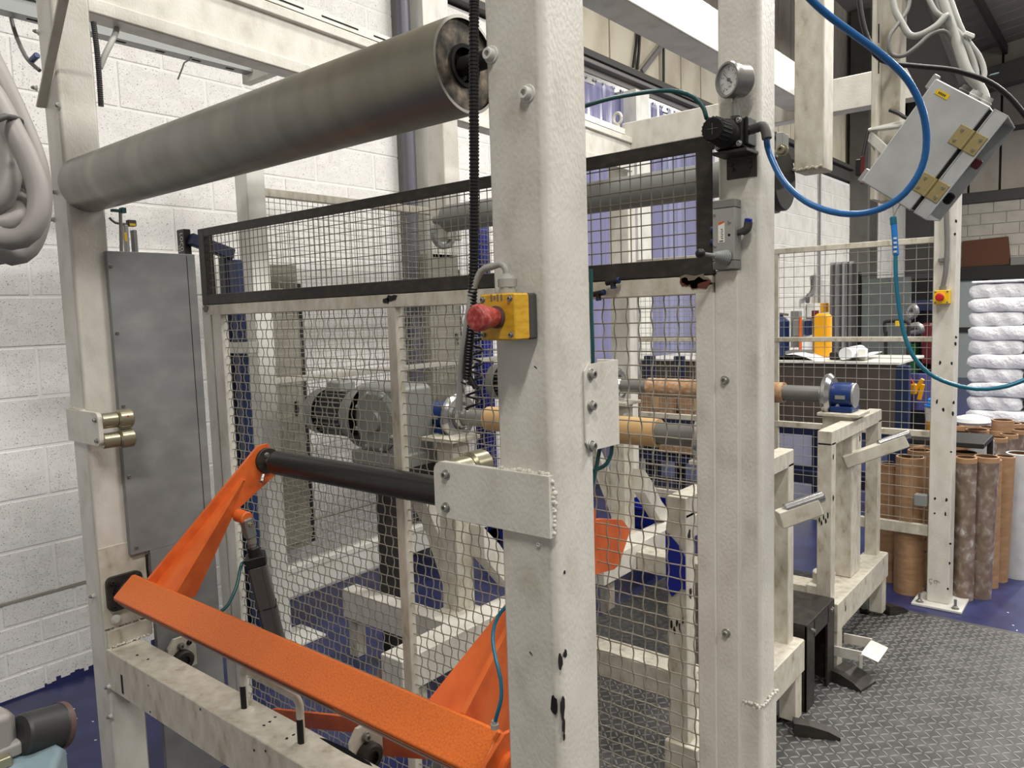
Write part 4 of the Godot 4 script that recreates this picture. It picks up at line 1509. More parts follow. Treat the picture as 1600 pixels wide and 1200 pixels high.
func lettering(parent: Node3D, words: String, at: Vector3, high: float, bas: Basis, m: String, called := "lettering") -> void:
	var tm := TextMesh.new()
	var f := SystemFont.new()
	f.font_names = PackedStringArray(["Droid Sans"])
	tm.font = f
	tm.text = words
	tm.font_size = 64
	tm.pixel_size = high / 64.0
	tm.depth = 0.0008
	tm.material = M[m]
	var o := MeshInstance3D.new()
	o.name = called
	o.mesh = tm
	o.transform = Transform3D(bas, at - parent.position)
	parent.add_child(o, true)


# ------------------------------------------------------------------ switches, valves, gauges and hoses on the posts
func estop(called_label: String, c: Vector3, out: Vector3, side: Vector3, size := 1.0, worn := true) -> Node3D:
	# c: centre of the back on the wall it is screwed to
	var t := thing("emergency_stop", called_label, "emergency stop", c)
	var up := side.cross(out) * -1.0
	if up.y < 0:
		up = -up
	var b := Basis(side, up, out)
	if b.determinant() < 0:
		b = Basis(-side, up, out)
	var k := size
	var s := begin()
	boxc(s, c + out * 0.010 * k, Vector3(0.068, 0.068, 0.020) * k, 0.003 * k, b)
	part("base", s, M.steel_brown if worn else M.yellow, t)
	s = begin()
	boxc(s, c + out * 0.037 * k, Vector3(0.068, 0.068, 0.036) * k, 0.003 * k, b)
	part("cover", s, M.yellow_box if worn else M.yellow, t)
	for i in [-1, 1]:
		for j in [-1, 1]:
			bolt(t, c + out * 0.0545 * k + b.x * 0.026 * i * k + up * 0.026 * j * k, out, 0.5 * k, "dull_steel", "screw")
	s = begin()
	lathe(s, c + out * 0.055 * k, out, [[0, 0.0165 * k], [0.003 * k, 0.0165 * k], [0.004 * k, 0.014 * k], [0.006 * k, 0.014 * k]], 24)
	part("collar", s, M.wheel_brown if worn else M.yellow, t)
	s = begin()
	lathe(s, c + out * 0.055 * k, out, [[0.005 * k, 0.0135 * k], [0.012 * k, 0.0145 * k], [0.028 * k, 0.0175 * k], [0.034 * k, 0.0195 * k], [0.043 * k, 0.0195 * k], [0.047 * k, 0.017 * k], [0.0485 * k, 0.012 * k], [0.049 * k, 0.0]], 32)
	part("button", s, M.red_button if worn else M.red, t)
	return t


func build_fittings() -> void:
	var s: SurfaceTool
	var t := estop("yellow emergency stop box with a chalky red button on the middle front post", Vector3(-0.722, 1.644, -0.899), ZZ, XX)
	s = begin()
	lathe(s, Vector3(-0.723, 1.678, -0.872), UP, [[0, 0.0], [0, 0.0135], [0.006, 0.0135], [0.006, 0.012], [0.010, 0.012]], 20)
	lathe(s, Vector3(-0.723, 1.688, -0.872), UP, [[0, 0.0], [0, 0.0145], [0.012, 0.0145], [0.016, 0.011], [0.020, 0.006]], 6)
	part("cable_gland", s, M.cable_grey, t)
	s = begin()
	for q in [[-0.009, 0.010], [-0.003, 0.006], [0.003, 0.010], [0.010, 0.009]]:
		boxc(s, Vector3(-0.722 + q[0], 1.672, -0.8438), Vector3(0.003, q[1], 0.0006))
	part("faded_print", s, M.stain, t)
	O = Vector3(-0.78, 1.65, -0.87)
	s = begin()
	hose(s, [Vector3(-0.723, 1.700, -0.872), Vector3(-0.724, 1.714, -0.871), Vector3(-0.732, 1.722, -0.870), Vector3(-0.745, 1.720, -0.868), Vector3(-0.768, 1.714, -0.866), Vector3(-0.785, 1.687, -0.864), Vector3(-0.795, 1.651, -0.863), Vector3(-0.813, 1.601, -0.868), Vector3(-0.834, 1.549, -0.880), Vector3(-0.848, 1.495, -0.890)], 0.0052, 12, 0.008)
	single("flexible_cable", s, M.cable_grey, "grey cable arching from the gland of the yellow stop box down past the conduit", "cable")
	O = Vector3(-0.77, 1.9, -0.86)
	s = begin()
	sweep(s, smooth_path([Vector3(-0.762, 2.159, -0.868), Vector3(-0.764, 2.106, -0.866), Vector3(-0.768, 1.998, -0.864), Vector3(-0.771, 1.887, -0.862), Vector3(-0.775, 1.803, -0.862), Vector3(-0.782, 1.718, -0.864), Vector3(-0.795, 1.641, -0.868), Vector3(-0.810, 1.580, -0.875), Vector3(-0.819, 1.547, -0.880)], 0.0013), 0.0072, 12, 0.09)
	single("corrugated_conduit", s, M.black_plastic, "black corrugated conduit hanging down the left edge of the middle front post", "conduit")
	t = thing("tape_end", "frayed black tape at the lower end of the corrugated conduit", "tape", Vector3(-0.810, 1.548, -0.882))
	s = begin()
	hose(s, [Vector3(-0.817, 1.555, -0.880), Vector3(-0.810, 1.543, -0.882), Vector3(-0.804, 1.533, -0.884)], 0.005, 8)
	part("tape_tail", s, M.black_plastic, t)
	s = begin()
	hose(s, [Vector3(-0.822, 1.539, -0.880), Vector3(-0.830, 1.541, -0.880), Vector3(-0.837, 1.545, -0.880)], 0.0015, 6)
	part("cable_tie", s, M.black_plastic, t)
	O = Vector3(-0.838, 1.576, -0.930)
	s = begin()
	var cp := []
	for i in 61:
		var f := i / 60.0
		cp.append(Vector3(-0.838, 1.631, -0.930).lerp(Vector3(-0.856, 1.490, -0.930), f) + Vector3(cos(f * 6.5 * TAU) * 0.011, 0, sin(f * 6.5 * TAU) * 0.011))
	sweep(s, smooth_path(cp, 0.006), 0.0022, 6)
	single("coiled_cord", s, M.black_plastic, "thin black coiled cord hanging behind the corrugated conduit", "cord")

	# bent cover plate on the right side of the middle front post
	t = thing("bolted_plate", "thin white plate with three socket screws on the side of the middle post", "plate", Vector3(-0.670, 1.495, -1.03))
	s = begin()
	plate(s, Vector3(-0.6668, 1.495, -1.03), -ZZ, UP, [[-0.047, -0.053], [-0.034, -0.068], [0.052, -0.070], [0.052, 0.072], [-0.036, 0.070], [-0.047, 0.060]], 0.003)
	part("sheet", s, M.white_paint, t)
	s = begin()
	boxa(s, Vector3(-0.705, 1.427, -1.083), Vector3(-0.664, 1.567, -1.080), 0.001)
	part("return_flange", s, M.white_paint, t)
	for q in [Vector3(-0.663, 1.549, -0.999), Vector3(-0.663, 1.499, -0.997), Vector3(-0.663, 1.435, -0.995)]:
		bolt(t, q, XX, 1.0)

	# gauge and pressure regulator on the rear right post
	var gc := Vector3(-0.594, 2.068, -1.40)
	var gd := Vector3(-0.42, -0.05, 0.90).normalized()
	var gx := UP.cross(gd).normalized()
	var gy := gd.cross(gx).normalized()
	t = thing("pressure_gauge", "round pressure gauge with a pale dial above the regulator on the rear post", "gauge", gc)
	s = begin()
	lathe(s, gc - gd * 0.022, gd, [[0, 0.0], [0, 0.028], [0.003, 0.030], [0.030, 0.030], [0.030, 0.033], [0.040, 0.033], [0.043, 0.031], [0.043, 0.0275], [0.036, 0.0270]], 48)
	part("case", s, M.dull_steel, t)
	s = begin()
	lathe(s, gc + gd * 0.013, gd, [[0, 0.0272], [0.0005, 0.0], ], 40)
	part("dial", s, M.dial_white, t)
	s = begin()
	for i in 41:
		var a := deg_to_rad(225.0 - 270.0 * i / 40.0)
		var e := gx * cos(a) + gy * sin(a)
		var big := i % 5 == 0
		bar(s, gc + gd * 0.0138 + e * (0.021 if big else 0.0228), gc + gd * 0.0138 + e * 0.0248, 0.0010 if big else 0.0005, 0.0003, 0.0, gd)
	for i in 9:
		var a := deg_to_rad(225.0 - 270.0 * i / 8.0)
		var e := gx * cos(a) + gy * sin(a)
		boxc(s, gc + gd * 0.0138 + e * 0.0180, Vector3(0.0016, 0.0022, 0.0003), 0.0, Basis(gx, gy, gd))
	boxc(s, gc + gd * 0.0138 - gy * 0.012, Vector3(0.006, 0.0012, 0.0003), 0.0, Basis(gx, gy, gd))
	boxc(s, gc + gd * 0.0138 - gy * 0.0155 - gx * 0.008, Vector3(0.003, 0.0022, 0.0003), 0.0, Basis(gx, gy, gd))
	part("scale_marks", s, M.print_black, t)
	s = begin()
	var nd := (-gx * 0.70 + gy * 0.72).normalized()
	bar(s, gc + gd * 0.0155 - nd * 0.011, gc + gd * 0.0155 + nd * 0.020, 0.0012, 0.0006, 0.0, gd)
	bar(s, gc + gd * 0.0155 - nd * 0.011, gc + gd * 0.0155 - nd * 0.004, 0.0028, 0.0006, 0.0, gd)
	rod(s, gc + gd * 0.0142, gc + gd * 0.0175, 0.003, 12)
	part("needle", s, M.print_black, t)
	s = begin()
	lathe(s, gc + gd * 0.0185, gd, [[0, 0.0272], [0.0004, 0.0]], 40)
	part("glass", s, M.gauge_glass, t)
	s = begin()
	rod(s, gc - UP * 0.075, gc - UP * 0.028, 0.006, 12)
	lathe(s, gc - UP * 0.066, UP, [[0, 0.0], [0, 0.0095], [0.026, 0.0095], [0.026, 0.0]], 6)
	part("stem", s, M.dull_steel, t)

	var rc := Vector3(-0.602, 1.970, -1.408)
	t = thing("pressure_regulator", "black pressure regulator with a large ribbed knob on the rear right post", "regulator", rc)
	s = begin()
	boxc(s, rc + Vector3(0, 0, 0.0), Vector3(0.056, 0.056, 0.046), 0.004)
	boxc(s, rc + Vector3(0.031, 0.002, -0.006), Vector3(0.008, 0.050, 0.04), 0.002)
	boxc(s, rc + Vector3(-0.031, 0.0, -0.006), Vector3(0.010, 0.040, 0.034), 0.002)
	part("body", s, M.black_plastic, t)
	s = begin()
	lathe(s, rc + Vector3(-0.004, 0, 0.022), Vector3(0, 0, 1), [[0, 0.027], [0.012, 0.026], [0.020, 0.021], [0.022, 0.021], [0.022, 0.0225], [0.058, 0.0215], [0.061, 0.0195], [0.061, 0.0]], 28)
	for i in 20:
		var a := TAU * i / 20
		rod(s, rc + Vector3(-0.004 + cos(a) * 0.022, sin(a) * 0.022, 0.046), rc + Vector3(-0.004 + cos(a) * 0.0215, sin(a) * 0.0215, 0.080), 0.0014, 6)
	part("knob", s, M.black_matte, t)
	s = begin()
	for a in [0.0, PI / 2]:
		bar(s, rc + Vector3(-0.004 - cos(a) * 0.010, -sin(a) * 0.010, 0.0832), rc + Vector3(-0.004 + cos(a) * 0.010, sin(a) * 0.010, 0.0832), 0.0010, 0.0004)
	part("knob_mark", s, M.grey_mid, t)
	for q in [[0.021, 0.021], [0.021, -0.021], [-0.021, -0.021]]:
		bolt(t, rc + Vector3(q[0], q[1], 0.0225), ZZ, 0.6, "alu", "screw")
	s = begin()
	boxa(s, rc + Vector3(-0.032, -0.036, -0.034), rc + Vector3(0.036, -0.030, 0.024), 0.001)
	boxa(s, rc + Vector3(-0.026, -0.076, -0.034), rc + Vector3(0.034, -0.030, -0.029), 0.001)
	part("bracket", s, M.black_paint, t)
	for q in [[-0.016, -0.048], [0.020, -0.046], [-0.014, -0.058], [0.022, -0.056]]:
		hexbolt(t, rc + Vector3(q[0], q[1], -0.029), ZZ, 0.42, "dark_steel")
	s = begin()
	lathe(s, rc + Vector3(-0.040, 0.006, 0.0), UP, [[-0.012, 0.0], [-0.012, 0.009], [0.008, 0.009], [0.008, 0.007], [0.011, 0.007], [0.011, 0.0085], [0.028, 0.0085], [0.03, 0.0]], 16)
	part("outlet_fitting", s, M.dull_steel, t)
	s = begin()
	rod(s, rc + Vector3(0.034, 0.004, 0.004), rc + Vector3(0.054, 0.004, 0.010), 0.0085, 16, 0.001)
	hose(s, [rc + Vector3(0.050, 0.004, 0.009), rc + Vector3(0.062, 0.004, 0.012), rc + Vector3(0.068, -0.006, 0.014), rc + Vector3(0.071, -0.020, 0.016)], 0.0088, 14, 0.004)
	part("elbow_fitting", s, M.steel_brown, t)
	s = begin()
	lathe(s, rc + Vector3(0.036, 0.004, 0.0045), XX, [[0, 0.0095], [0.008, 0.0095], [0.009, 0.0]], 6)
	part("nut", s, M.dull_steel, t)
	O = Vector3(-0.5, 2.0, -1.35)
	s = begin()
	hose(s, [rc + Vector3(0.071, -0.016, 0.016), Vector3(-0.541, 1.943, -1.420), Vector3(-0.530, 1.913, -1.418), Vector3(-0.507, 1.872, -1.413), Vector3(-0.467, 1.832, -1.408), Vector3(-0.422, 1.809, -1.410), Vector3(-0.379, 1.801, -1.412), Vector3(-0.339, 1.807, -1.413), Vector3(-0.305, 1.828, -1.412), Vector3(-0.281, 1.865, -1.410), Vector3(-0.273, 1.907, -1.402), Vector3(-0.277, 1.953, -1.385), Vector3(-0.294, 1.997, -1.363), Vector3(-0.321, 2.031, -1.325), Vector3(-0.352, 2.060, -1.283), Vector3(-0.379, 2.085, -1.245), Vector3(-0.400, 2.110, -1.211), Vector3(-0.421, 2.144, -1.171)], 0.0056, 16, 0.015)
	single("air_hose", s, M.blue_hose, "thick blue air hose looping from the regulator up out of the frame", "hose")
	O = Vector3(-0.75, 2.1, -1.42)
	s = begin()
	hose(s, [rc + Vector3(-0.040, 0.03, 0.0), Vector3(-0.641, 2.004, -1.377), Vector3(-0.645, 2.021, -1.375), Vector3(-0.660, 2.043, -1.366), Vector3(-0.684, 2.055, -1.348), Vector3(-0.712, 2.058, -1.325), Vector3(-0.754, 2.056, -1.303), Vector3(-0.797, 2.051, -1.280), Vector3(-0.835, 2.042, -1.260), Vector3(-0.880, 2.035, -1.248)], 0.0042, 12)
	single("air_tube", s, M.green_hose, "thin teal air tube running from the regulator behind the middle post", "hose")

	# hand lever valve under the regulator
	var vc := Vector3(-0.6205, 1.787, -1.420)
	t = thing("lever_valve", "small aluminium hand valve with a black ball lever on the rear right post", "valve", vc)
	s = begin()
	boxc(s, vc, Vector3(0.046, 0.100, 0.032), 0.002)
	part("body", s, M.alu, t)
	s = begin()
	boxc(s, vc + Vector3(0, 0.058, 0), Vector3(0.046, 0.016, 0.032), 0.002)
	part("top_cap", s, M.motor_grey, t)
	s = begin()
	boxc(s, vc - Vector3(0, 0.0585, 0), Vector3(0.046, 0.017, 0.032), 0.002)
	part("bottom_cap", s, M.motor_grey, t)
	for q in [[-0.018, 0.038], [-0.018, -0.022], [0.012, 0.022]]:
		bolt(t, vc + Vector3(q[0], q[1], 0.0155), ZZ, 0.42, "zinc", "screw")
	for q in [Vector3(0.0228, 0.034, 0.002), Vector3(0.0228, -0.012, 0.002)]:
		chip(t, vc + q, ZZ, UP, 0.008, 0.012, "black_matte", "port")
	chip(t, vc + Vector3(0.012, -0.002, 0.0156), XX, UP, 0.006, 0.006, "black_matte", "port")
	s = begin()
	boxc(s, vc + Vector3(-0.004, 0.004, 0.0162), Vector3(0.013, 0.038, 0.0008))
	part("label_plate", s, M.print_white, t)
	s = begin()
	plate(s, vc + Vector3(-0.004, 0.019, 0.0166), XX, UP, [[-0.006, -0.001], [0.006, 0.003], [0.006, 0.006], [-0.006, 0.004]], 0.0003)
	part("label_mark", s, M.print_orange, t)
	s = begin()
	for i in 6:
		boxc(s, vc + Vector3(-0.003 + 0.001 * (i % 2), 0.010 - i * 0.0035, 0.0168), Vector3(0.004, 0.0012, 0.0003))
	boxc(s, vc + Vector3(-0.004, -0.0125, 0.0168), Vector3(0.008, 0.0018, 0.0003))
	part("label_text", s, M.print_black, t)
	var lb := vc + Vector3(0.004, -0.044, 0.016)
	var ld := Vector3(-0.34, 0.10, 0.93).normalized()
	s = begin()
	var prof := [[0.0, 0.0]]
	for i in 13:
		prof.append([i * 0.0024, 0.0150 - i * 0.0006 - (0.0012 if i % 2 else 0.0)])
	prof.append([0.032, 0.004])
	prof.append([0.060, 0.0035])
	lathe(s, lb, ld, prof, 20)
	part("bellows", s, M.grey_mid, t)
	s = begin()
	var ball := []
	for i in 13:
		var a := PI * i / 12
		ball.append([0.066 - cos(a) * 0.0095, sin(a) * 0.0095])
	lathe(s, lb, ld, ball, 20)
	part("ball_knob", s, M.black_plastic, t)
	var n := 0
	for q in [vc + Vector3(-0.026, 0.012, 0.0), vc + Vector3(-0.026, -0.012, 0.0)]:
		s = begin()
		lathe(s, q + Vector3(0.004, 0, 0), -XX, [[0, 0.0], [0, 0.006], [0.006, 0.0075], [0.009, 0.0075], [0.011, 0.006], [0.011, 0.003]], 16)
		part("push_fitting", s, M.blue_steel, t)
	s = begin()
	rod(s, vc + Vector3(0.022, 0.002, 0.0), vc + Vector3(0.036, 0.004, 0.0), 0.006, 12)
	hose(s, [vc + Vector3(0.032, 0.003, 0.0), vc + Vector3(0.041, 0.008, 0.001), vc + Vector3(0.044, 0.02, 0.002)], 0.008, 12, 0.004)
	part("elbow_fitting", s, M.steel_brown, t)
	s = begin()
	rod(s, vc + Vector3(0.0435, 0.019, 0.002), vc + Vector3(0.0445, 0.027, 0.003), 0.0072, 14, 0.001)
	part("release_ring", s, M.blue_bright, t)

	# push-in tee fittings on the guard rail
	n = 0
	for q in [Vector3(-0.872, 1.709, -1.405), Vector3(-0.908, 1.685, -1.402)]:
		t = thing("tee_fitting", ["black push-in tee with blue collars on the dark guard rail", "black push-in tee half hidden behind the middle post"][n], "pipe fitting", q)
		n += 1
		s = begin()
		rod(s, q + Vector3(-0.016, -0.002, 0), q + Vector3(0.014, 0.002, 0), 0.0062, 14, 0.001)
		rod(s, q, q + Vector3(0.002, -0.011, 0), 0.006, 12, 0.001)
		part("body", s, M.black_plastic, t)
		s = begin()
		rod(s, q + Vector3(0.012, 0.002, 0), q + Vector3(0.018, 0.0025, 0), 0.0068, 14, 0.001)
		rod(s, q + Vector3(0.0018, -0.010, 0), q + Vector3(0.0022, -0.015, 0), 0.0064, 12, 0.001)
		part("collar", s, M.blue_steel, t)
	# second stop box just showing past the middle post, and the tubes behind that post
	var e2 := estop("yellow stop box with red button half hidden behind the middle post", Vector3(-1.005, 1.641, -1.365), XX, ZZ, 0.95, false)
	O = Vector3(-0.69, 1.5, -1.05)
	s = begin()
	hose(s, [Vector3(-0.679, 1.716, -1.030), Vector3(-0.680, 1.655, -1.030), Vector3(-0.679, 1.593, -1.030), Vector3(-0.686, 1.529, -1.040), Vector3(-0.692, 1.442, -1.050)], 0.0032, 8)
	single("air_tube", s, M.green_hose, "dark teal tube running down behind the edge of the middle post", "hose")
	O = Vector3(-0.70, 1.40, -1.05)
	s = begin()
	hose(s, [Vector3(-0.677, 1.428, -1.080), Vector3(-0.679, 1.408, -1.080), Vector3(-0.682, 1.392, -1.070), Vector3(-0.689, 1.385, -1.060), Vector3(-0.697, 1.383, -1.050), Vector3(-0.705, 1.382, -1.040)], 0.0036, 10)
	hose(s, [Vector3(-0.689, 1.419, -1.060), Vector3(-0.693, 1.401, -1.060), Vector3(-0.693, 1.377, -1.050), Vector3(-0.692, 1.357, -1.040)], 0.0036, 10)
	single("air_tube", s, M.green_hose, "teal tube looping out below the bolted plate on the middle post", "hose")
	O = Vector3(-0.85, 0.85, -0.93)
	s = begin()
	hose(s, [Vector3(-0.858, 1.125, -1.010), Vector3(-0.868, 1.113, -1.000), Vector3(-0.871, 1.095, -0.985), Vector3(-0.864, 1.072, -0.970), Vector3(-0.845, 1.048, -0.955), Vector3(-0.827, 1.022, -0.945), Vector3(-0.818, 0.994, -0.935), Vector3(-0.824, 0.966, -0.930), Vector3(-0.829, 0.951, -0.930)], 0.0034, 10)
	single("air_tube", s, M.teal_hose, "bright teal tube dropping to the right end of the orange beam", "hose")
	t = thing("tube_fitting", "small grey fitting where the teal tube meets the orange beam", "pipe fitting", Vector3(-0.831, 0.949, -0.930))
	s = begin()
	lathe(s, Vector3(-0.831, 0.937, -0.930), UP, [[0, 0.0], [0, 0.007], [0.008, 0.007], [0.009, 0.005], [0.014, 0.005], [0.014, 0.0]], 12)
	part("body", s, M.cable_grey, t)
	# stop box on the far post with its conduit
	var fc := Vector3(-0.783, 1.660, -4.500)
	t = estop("small yellow stop box with red button on the far right post", fc, ZZ, XX, 1.05, false)
	s = begin()
	rod(s, fc + Vector3(0.0, 0.034, 0.02), fc + Vector3(0.0, 0.055, 0.02), 0.016, 14)
	part("cable_gland", s, M.conduit_grey, t)
	O = fc + UP * 0.4
	s = begin()
	hose(s, [fc + Vector3(0.0, 0.05, 0.022), Vector3(-0.770, 1.804, -4.475), Vector3(-0.768, 1.935, -4.480), Vector3(-0.773, 2.049, -4.480), Vector3(-0.776, 2.194, -4.480), Vector3(-0.777, 2.387, -4.480)], 0.012, 12)
	boxc(s, Vector3(-0.782, 1.851, -4.485), Vector3(0.05, 0.02, 0.02), 0.002)
	single("flexible_conduit", s, M.conduit_grey, "grey conduit running up the far post from the small stop box", "conduit")


# ------------------------------------------------------------------ trays, cables and the tilted box overhead
func build_upper() -> void:
	var s: SurfaceTool
	# perforated tray between the top beam and the wall
	var t := thing("cable_tray", "grey perforated steel cable tray hung between the left top beam and the wall", "cable tray", Vector3(-2.95, 2.69, -1.2))
	var a := Vector3(-2.950, 2.688, -0.859)
	var b := Vector3(-2.950, 2.684, -1.868)
	var w := 0.055
	s = begin()
	boxa(s, Vector3(-2.95, a.y - 0.002, a.z), Vector3(-2.95 + w, a.y + 0.001, b.z))
	boxa(s, Vector3(-2.897, a.y - 0.002, a.z), Vector3(-2.894, a.y + 0.055, b.z))
	boxa(s, Vector3(-2.95, a.y - 0.002, a.z), Vector3(-2.947, a.y + 0.055, b.z))
	boxa(s, Vector3(-2.897, a.y + 0.052, a.z), Vector3(-2.884, a.y + 0.055, b.z))
	part("channel", s, M.tray, t)
	for i in 9:
		s = begin()
		boxc(s, Vector3(-2.922, a.y - 0.0025, b.z + 0.09 + i * 0.145), Vector3(0.012, 0.001, 0.035), 0.0)
		part("slot", s, M.black_matte, t)
	s = begin()
	boxa(s, Vector3(-2.950, 2.684, -1.868) - Vector3(0.03, 0.03, 0.04), Vector3(-2.950, 2.684, -1.868) + Vector3(0.50, 0.02, 0.0), 0.002)
	part("support_arm", s, M.white_paint, t)
	O = Vector3(-2.900, 2.653, -1.568)
	s = begin()
	hose(s, [Vector3(-2.900, 2.690, -1.605), Vector3(-2.900, 2.668, -1.585), Vector3(-2.900, 2.658, -1.571), Vector3(-2.900, 2.637, -1.562), Vector3(-2.900, 2.589, -1.540)], 0.003, 6)
	single("cable_tie", s, M.steel_brown, "loose cable tie dangling from the perforated tray", "cable tie")
	t = thing("ladder_tray", "slotted white tray lying along the top of the left top beam", "cable tray", Vector3(-2.5, 2.8, -2.0))
	s = begin()
	bar(s, Vector3(-2.43, 2.782, -1.0), Vector3(-2.668, 2.782, -4.4), 0.11, 0.006, 0.001)
	bar(s, Vector3(-2.378, 2.798, -1.0), Vector3(-2.616, 2.798, -4.4), 0.004, 0.035, 0.001)
	part("channel", s, M.white_steel, t)
	for i in 8:
		s = begin()
		var f := 0.10 + i * 0.08
		var p0 := Vector3(-2.376, 2.797, -1.0).lerp(Vector3(-2.614, 2.797, -4.4), f)
		var p1 := Vector3(-2.376, 2.797, -1.0).lerp(Vector3(-2.614, 2.797, -4.4), f + 0.055)
		bar(s, p0, p1, 0.002, 0.006)
		part("slot", s, M.black_matte, t)

	# short leads round the head of the left post
	O = Vector3(-2.872, 2.598, -0.990)
	s = begin()
	hose(s, [Vector3(-2.986, 2.801, -1.020), Vector3(-3.006, 2.748, -1.020), Vector3(-3.012, 2.703, -1.020), Vector3(-2.980, 2.636, -1.020), Vector3(-2.916, 2.558, -1.020), Vector3(-2.885, 2.525, -1.030), Vector3(-2.863, 2.505, -1.040)], 0.0068, 10)
	single("grey_lead", s, M.conduit_grey, "grey lead curving in behind the top of the left post", "cable")
	t = thing("hose_nozzle", "small blue fitting at the left edge of the left post", "pipe fitting", Vector3(-2.845, 2.521, -1.020))
	s = begin()
	rod(s, Vector3(-2.904, 2.541, -1.030), Vector3(-2.845, 2.548, -1.030), 0.010, 12, 0.002)
	part("body", s, M.blue_paint, t)
	O = Vector3(-2.471, 2.527, -1.100)
	s = begin()
	hose(s, [Vector3(-2.578, 2.649, -1.150), Vector3(-2.494, 2.594, -1.130), Vector3(-2.438, 2.548, -1.110), Vector3(-2.402, 2.502, -1.080), Vector3(-2.388, 2.451, -1.050), Vector3(-2.387, 2.406, -1.030)], 0.0085, 12)
	single("grey_lead", s, M.cable_grey, "grey lead bending down from the top beam beside the left post", "cable")
	O = Vector3(-2.398, 2.419, -1.030)
	s = begin()
	sweep(s, smooth_path([Vector3(-2.382, 2.531, -1.020), Vector3(-2.374, 2.457, -1.020), Vector3(-2.373, 2.375, -1.020), Vector3(-2.376, 2.292, -1.020)], 0.0014), 0.0075, 10, 0.07)
	single("ribbed_hose", s, M.wheel_black, "dark ribbed hose stub hanging down the back of the left post", "hose")

	# bundle of thick grey hose in the left foreground
	t = thing("hose_bundle", "thick grey hose coiled in a hanging bundle at the left foreground", "hose bundle", Vector3(-0.921, 1.793, -0.299))
	var loops := [
		[[-40, 110, 0.80], [-8, 150, 0.79], [22, 205, 0.78], [45, 250, 0.78], [62, 300, 0.78], [58, 345, 0.775], [35, 372, 0.77], [0, 372, 0.77], [-30, 350, 0.77]],
		[[-40, 90, 0.84], [-12, 130, 0.83], [15, 190, 0.82], [18, 240, 0.80], [14, 290, 0.79], [-6, 322, 0.785], [-40, 330, 0.785]],
		[[-30, 60, 0.83], [5, 130, 0.82], [35, 195, 0.82], [58, 255, 0.82], [66, 310, 0.82], [60, 355, 0.815], [45, 388, 0.81], [20, 400, 0.80], [-10, 385, 0.80], [-40, 360, 0.80]],
		[[-20, 200, 0.86], [10, 270, 0.85], [32, 300, 0.84], [25, 340, 0.80], [0, 352, 0.79], [-35, 340, 0.79]],
		[[-40, 395, 0.83], [-10, 400, 0.83], [8, 395, 0.83], [20, 380, 0.84]],
		[[20, 180, 0.84], [48, 245, 0.84], [52, 300, 0.84], [35, 335, 0.83], [5, 345, 0.82], [-30, 330, 0.82]]]
	var pxl := [Vector3(-1.174, 2.082, -0.386), Vector3(-1.109, 2.079, -0.439), Vector3(-1.171, 1.998, -0.378)]
	for lp in loops:
		var pts := []
		for q in lp:
			var r: Vector3 = (pxl[0] - Vector3(0, 1.65, 0)) + (pxl[1] - pxl[0]) * (q[0] / 100.0) + (pxl[2] - pxl[0]) * (q[1] / 100.0)
			pts.append(Vector3(0, 1.65, 0) + r * q[2])
		s = begin()
		hose(s, pts, 0.0108, 20, 0.012)
		part("hose_loop", s, M.grey_hose, t)
	s = begin()
	hose(s, [Vector3(-0.886, 1.856, -0.277), Vector3(-0.889, 1.863, -0.288), Vector3(-0.907, 1.866, -0.306), Vector3(-0.952, 1.873, -0.322)], 0.0032, 8)
	part("cable_tie", s, M.steel_brown, t)
	# castor and corner of a trolley in the left foreground
	t = thing("trolley", "pale blue trolley corner with a grey castor at the bottom left", "trolley", Vector3(-1.155, 1.069, -0.343))
	s = begin()
	var ax := (Vector3(-1.188, 1.074, -0.381) - Vector3(-1.177, 1.088, -0.327)).normalized()
	lathe(s, Vector3(-1.177, 1.088, -0.327), ax, [[0, 0.0], [0, 0.016], [0.002, 0.026], [0.006, 0.0285], [0.054, 0.0305], [0.056, 0.032], [0.062, 0.032], [0.064, 0.029], [0.064, 0.0]], 36)
	part("castor_wheel", s, M.wheel_black, t)
	s = begin()
	lathe(s, Vector3(-1.177, 1.088, -0.327) + ax * 0.0555, ax, [[0, 0.0322], [0.008, 0.0322], [0.009, 0.030]], 36)
	part("tyre_edge", s, M.wheel_brown, t)
	s = begin()
	hose(s, [Vector3(-1.209, 1.054, -0.297), Vector3(-1.189, 1.062, -0.314), Vector3(-1.180, 1.069, -0.335)], 0.010, 10)
	boxc(s, Vector3(-1.193, 1.094, -0.301), Vector3(0.05, 0.07, 0.05), 0.012)
	boxc(s, Vector3(-1.179, 1.074, -0.311), Vector3(0.03, 0.022, 0.04), 0.006)
	part("castor_fork", s, M.grey_hose, t)
	s = begin()
	boxc(s, Vector3(-1.140, 1.028, -0.312), Vector3(0.11, 0.07, 0.10), 0.012, Basis(UP, -0.5))
	part("corner_plate", s, M.pale_blue, t)
	s = begin()
	boxc(s, Vector3(-1.164, 1.070, -0.296), Vector3(0.03, 0.016, 0.03), 0.003)
	part("nut", s, M.zinc_gold, t)

	# second idler roller inside the machine
	var ry := 2.068
	var rz := -2.43
	var r2 := thing("idler_roller", "grey idler roller seen through the dark mesh guard, hung in hooked brackets", "roller", Vector3(-1.6, ry, rz))
	s = begin()
	rod(s, Vector3(-2.345, ry, rz), Vector3(-0.93, ry, rz), 0.058, 40, 0.004)
	part("tube", s, M.motor_grey, r2)
	s = begin()
	rod(s, Vector3(-2.42, ry, rz), Vector3(-0.88, ry, rz), 0.018, 16)
	part("shaft", s, M.dull_steel, r2)
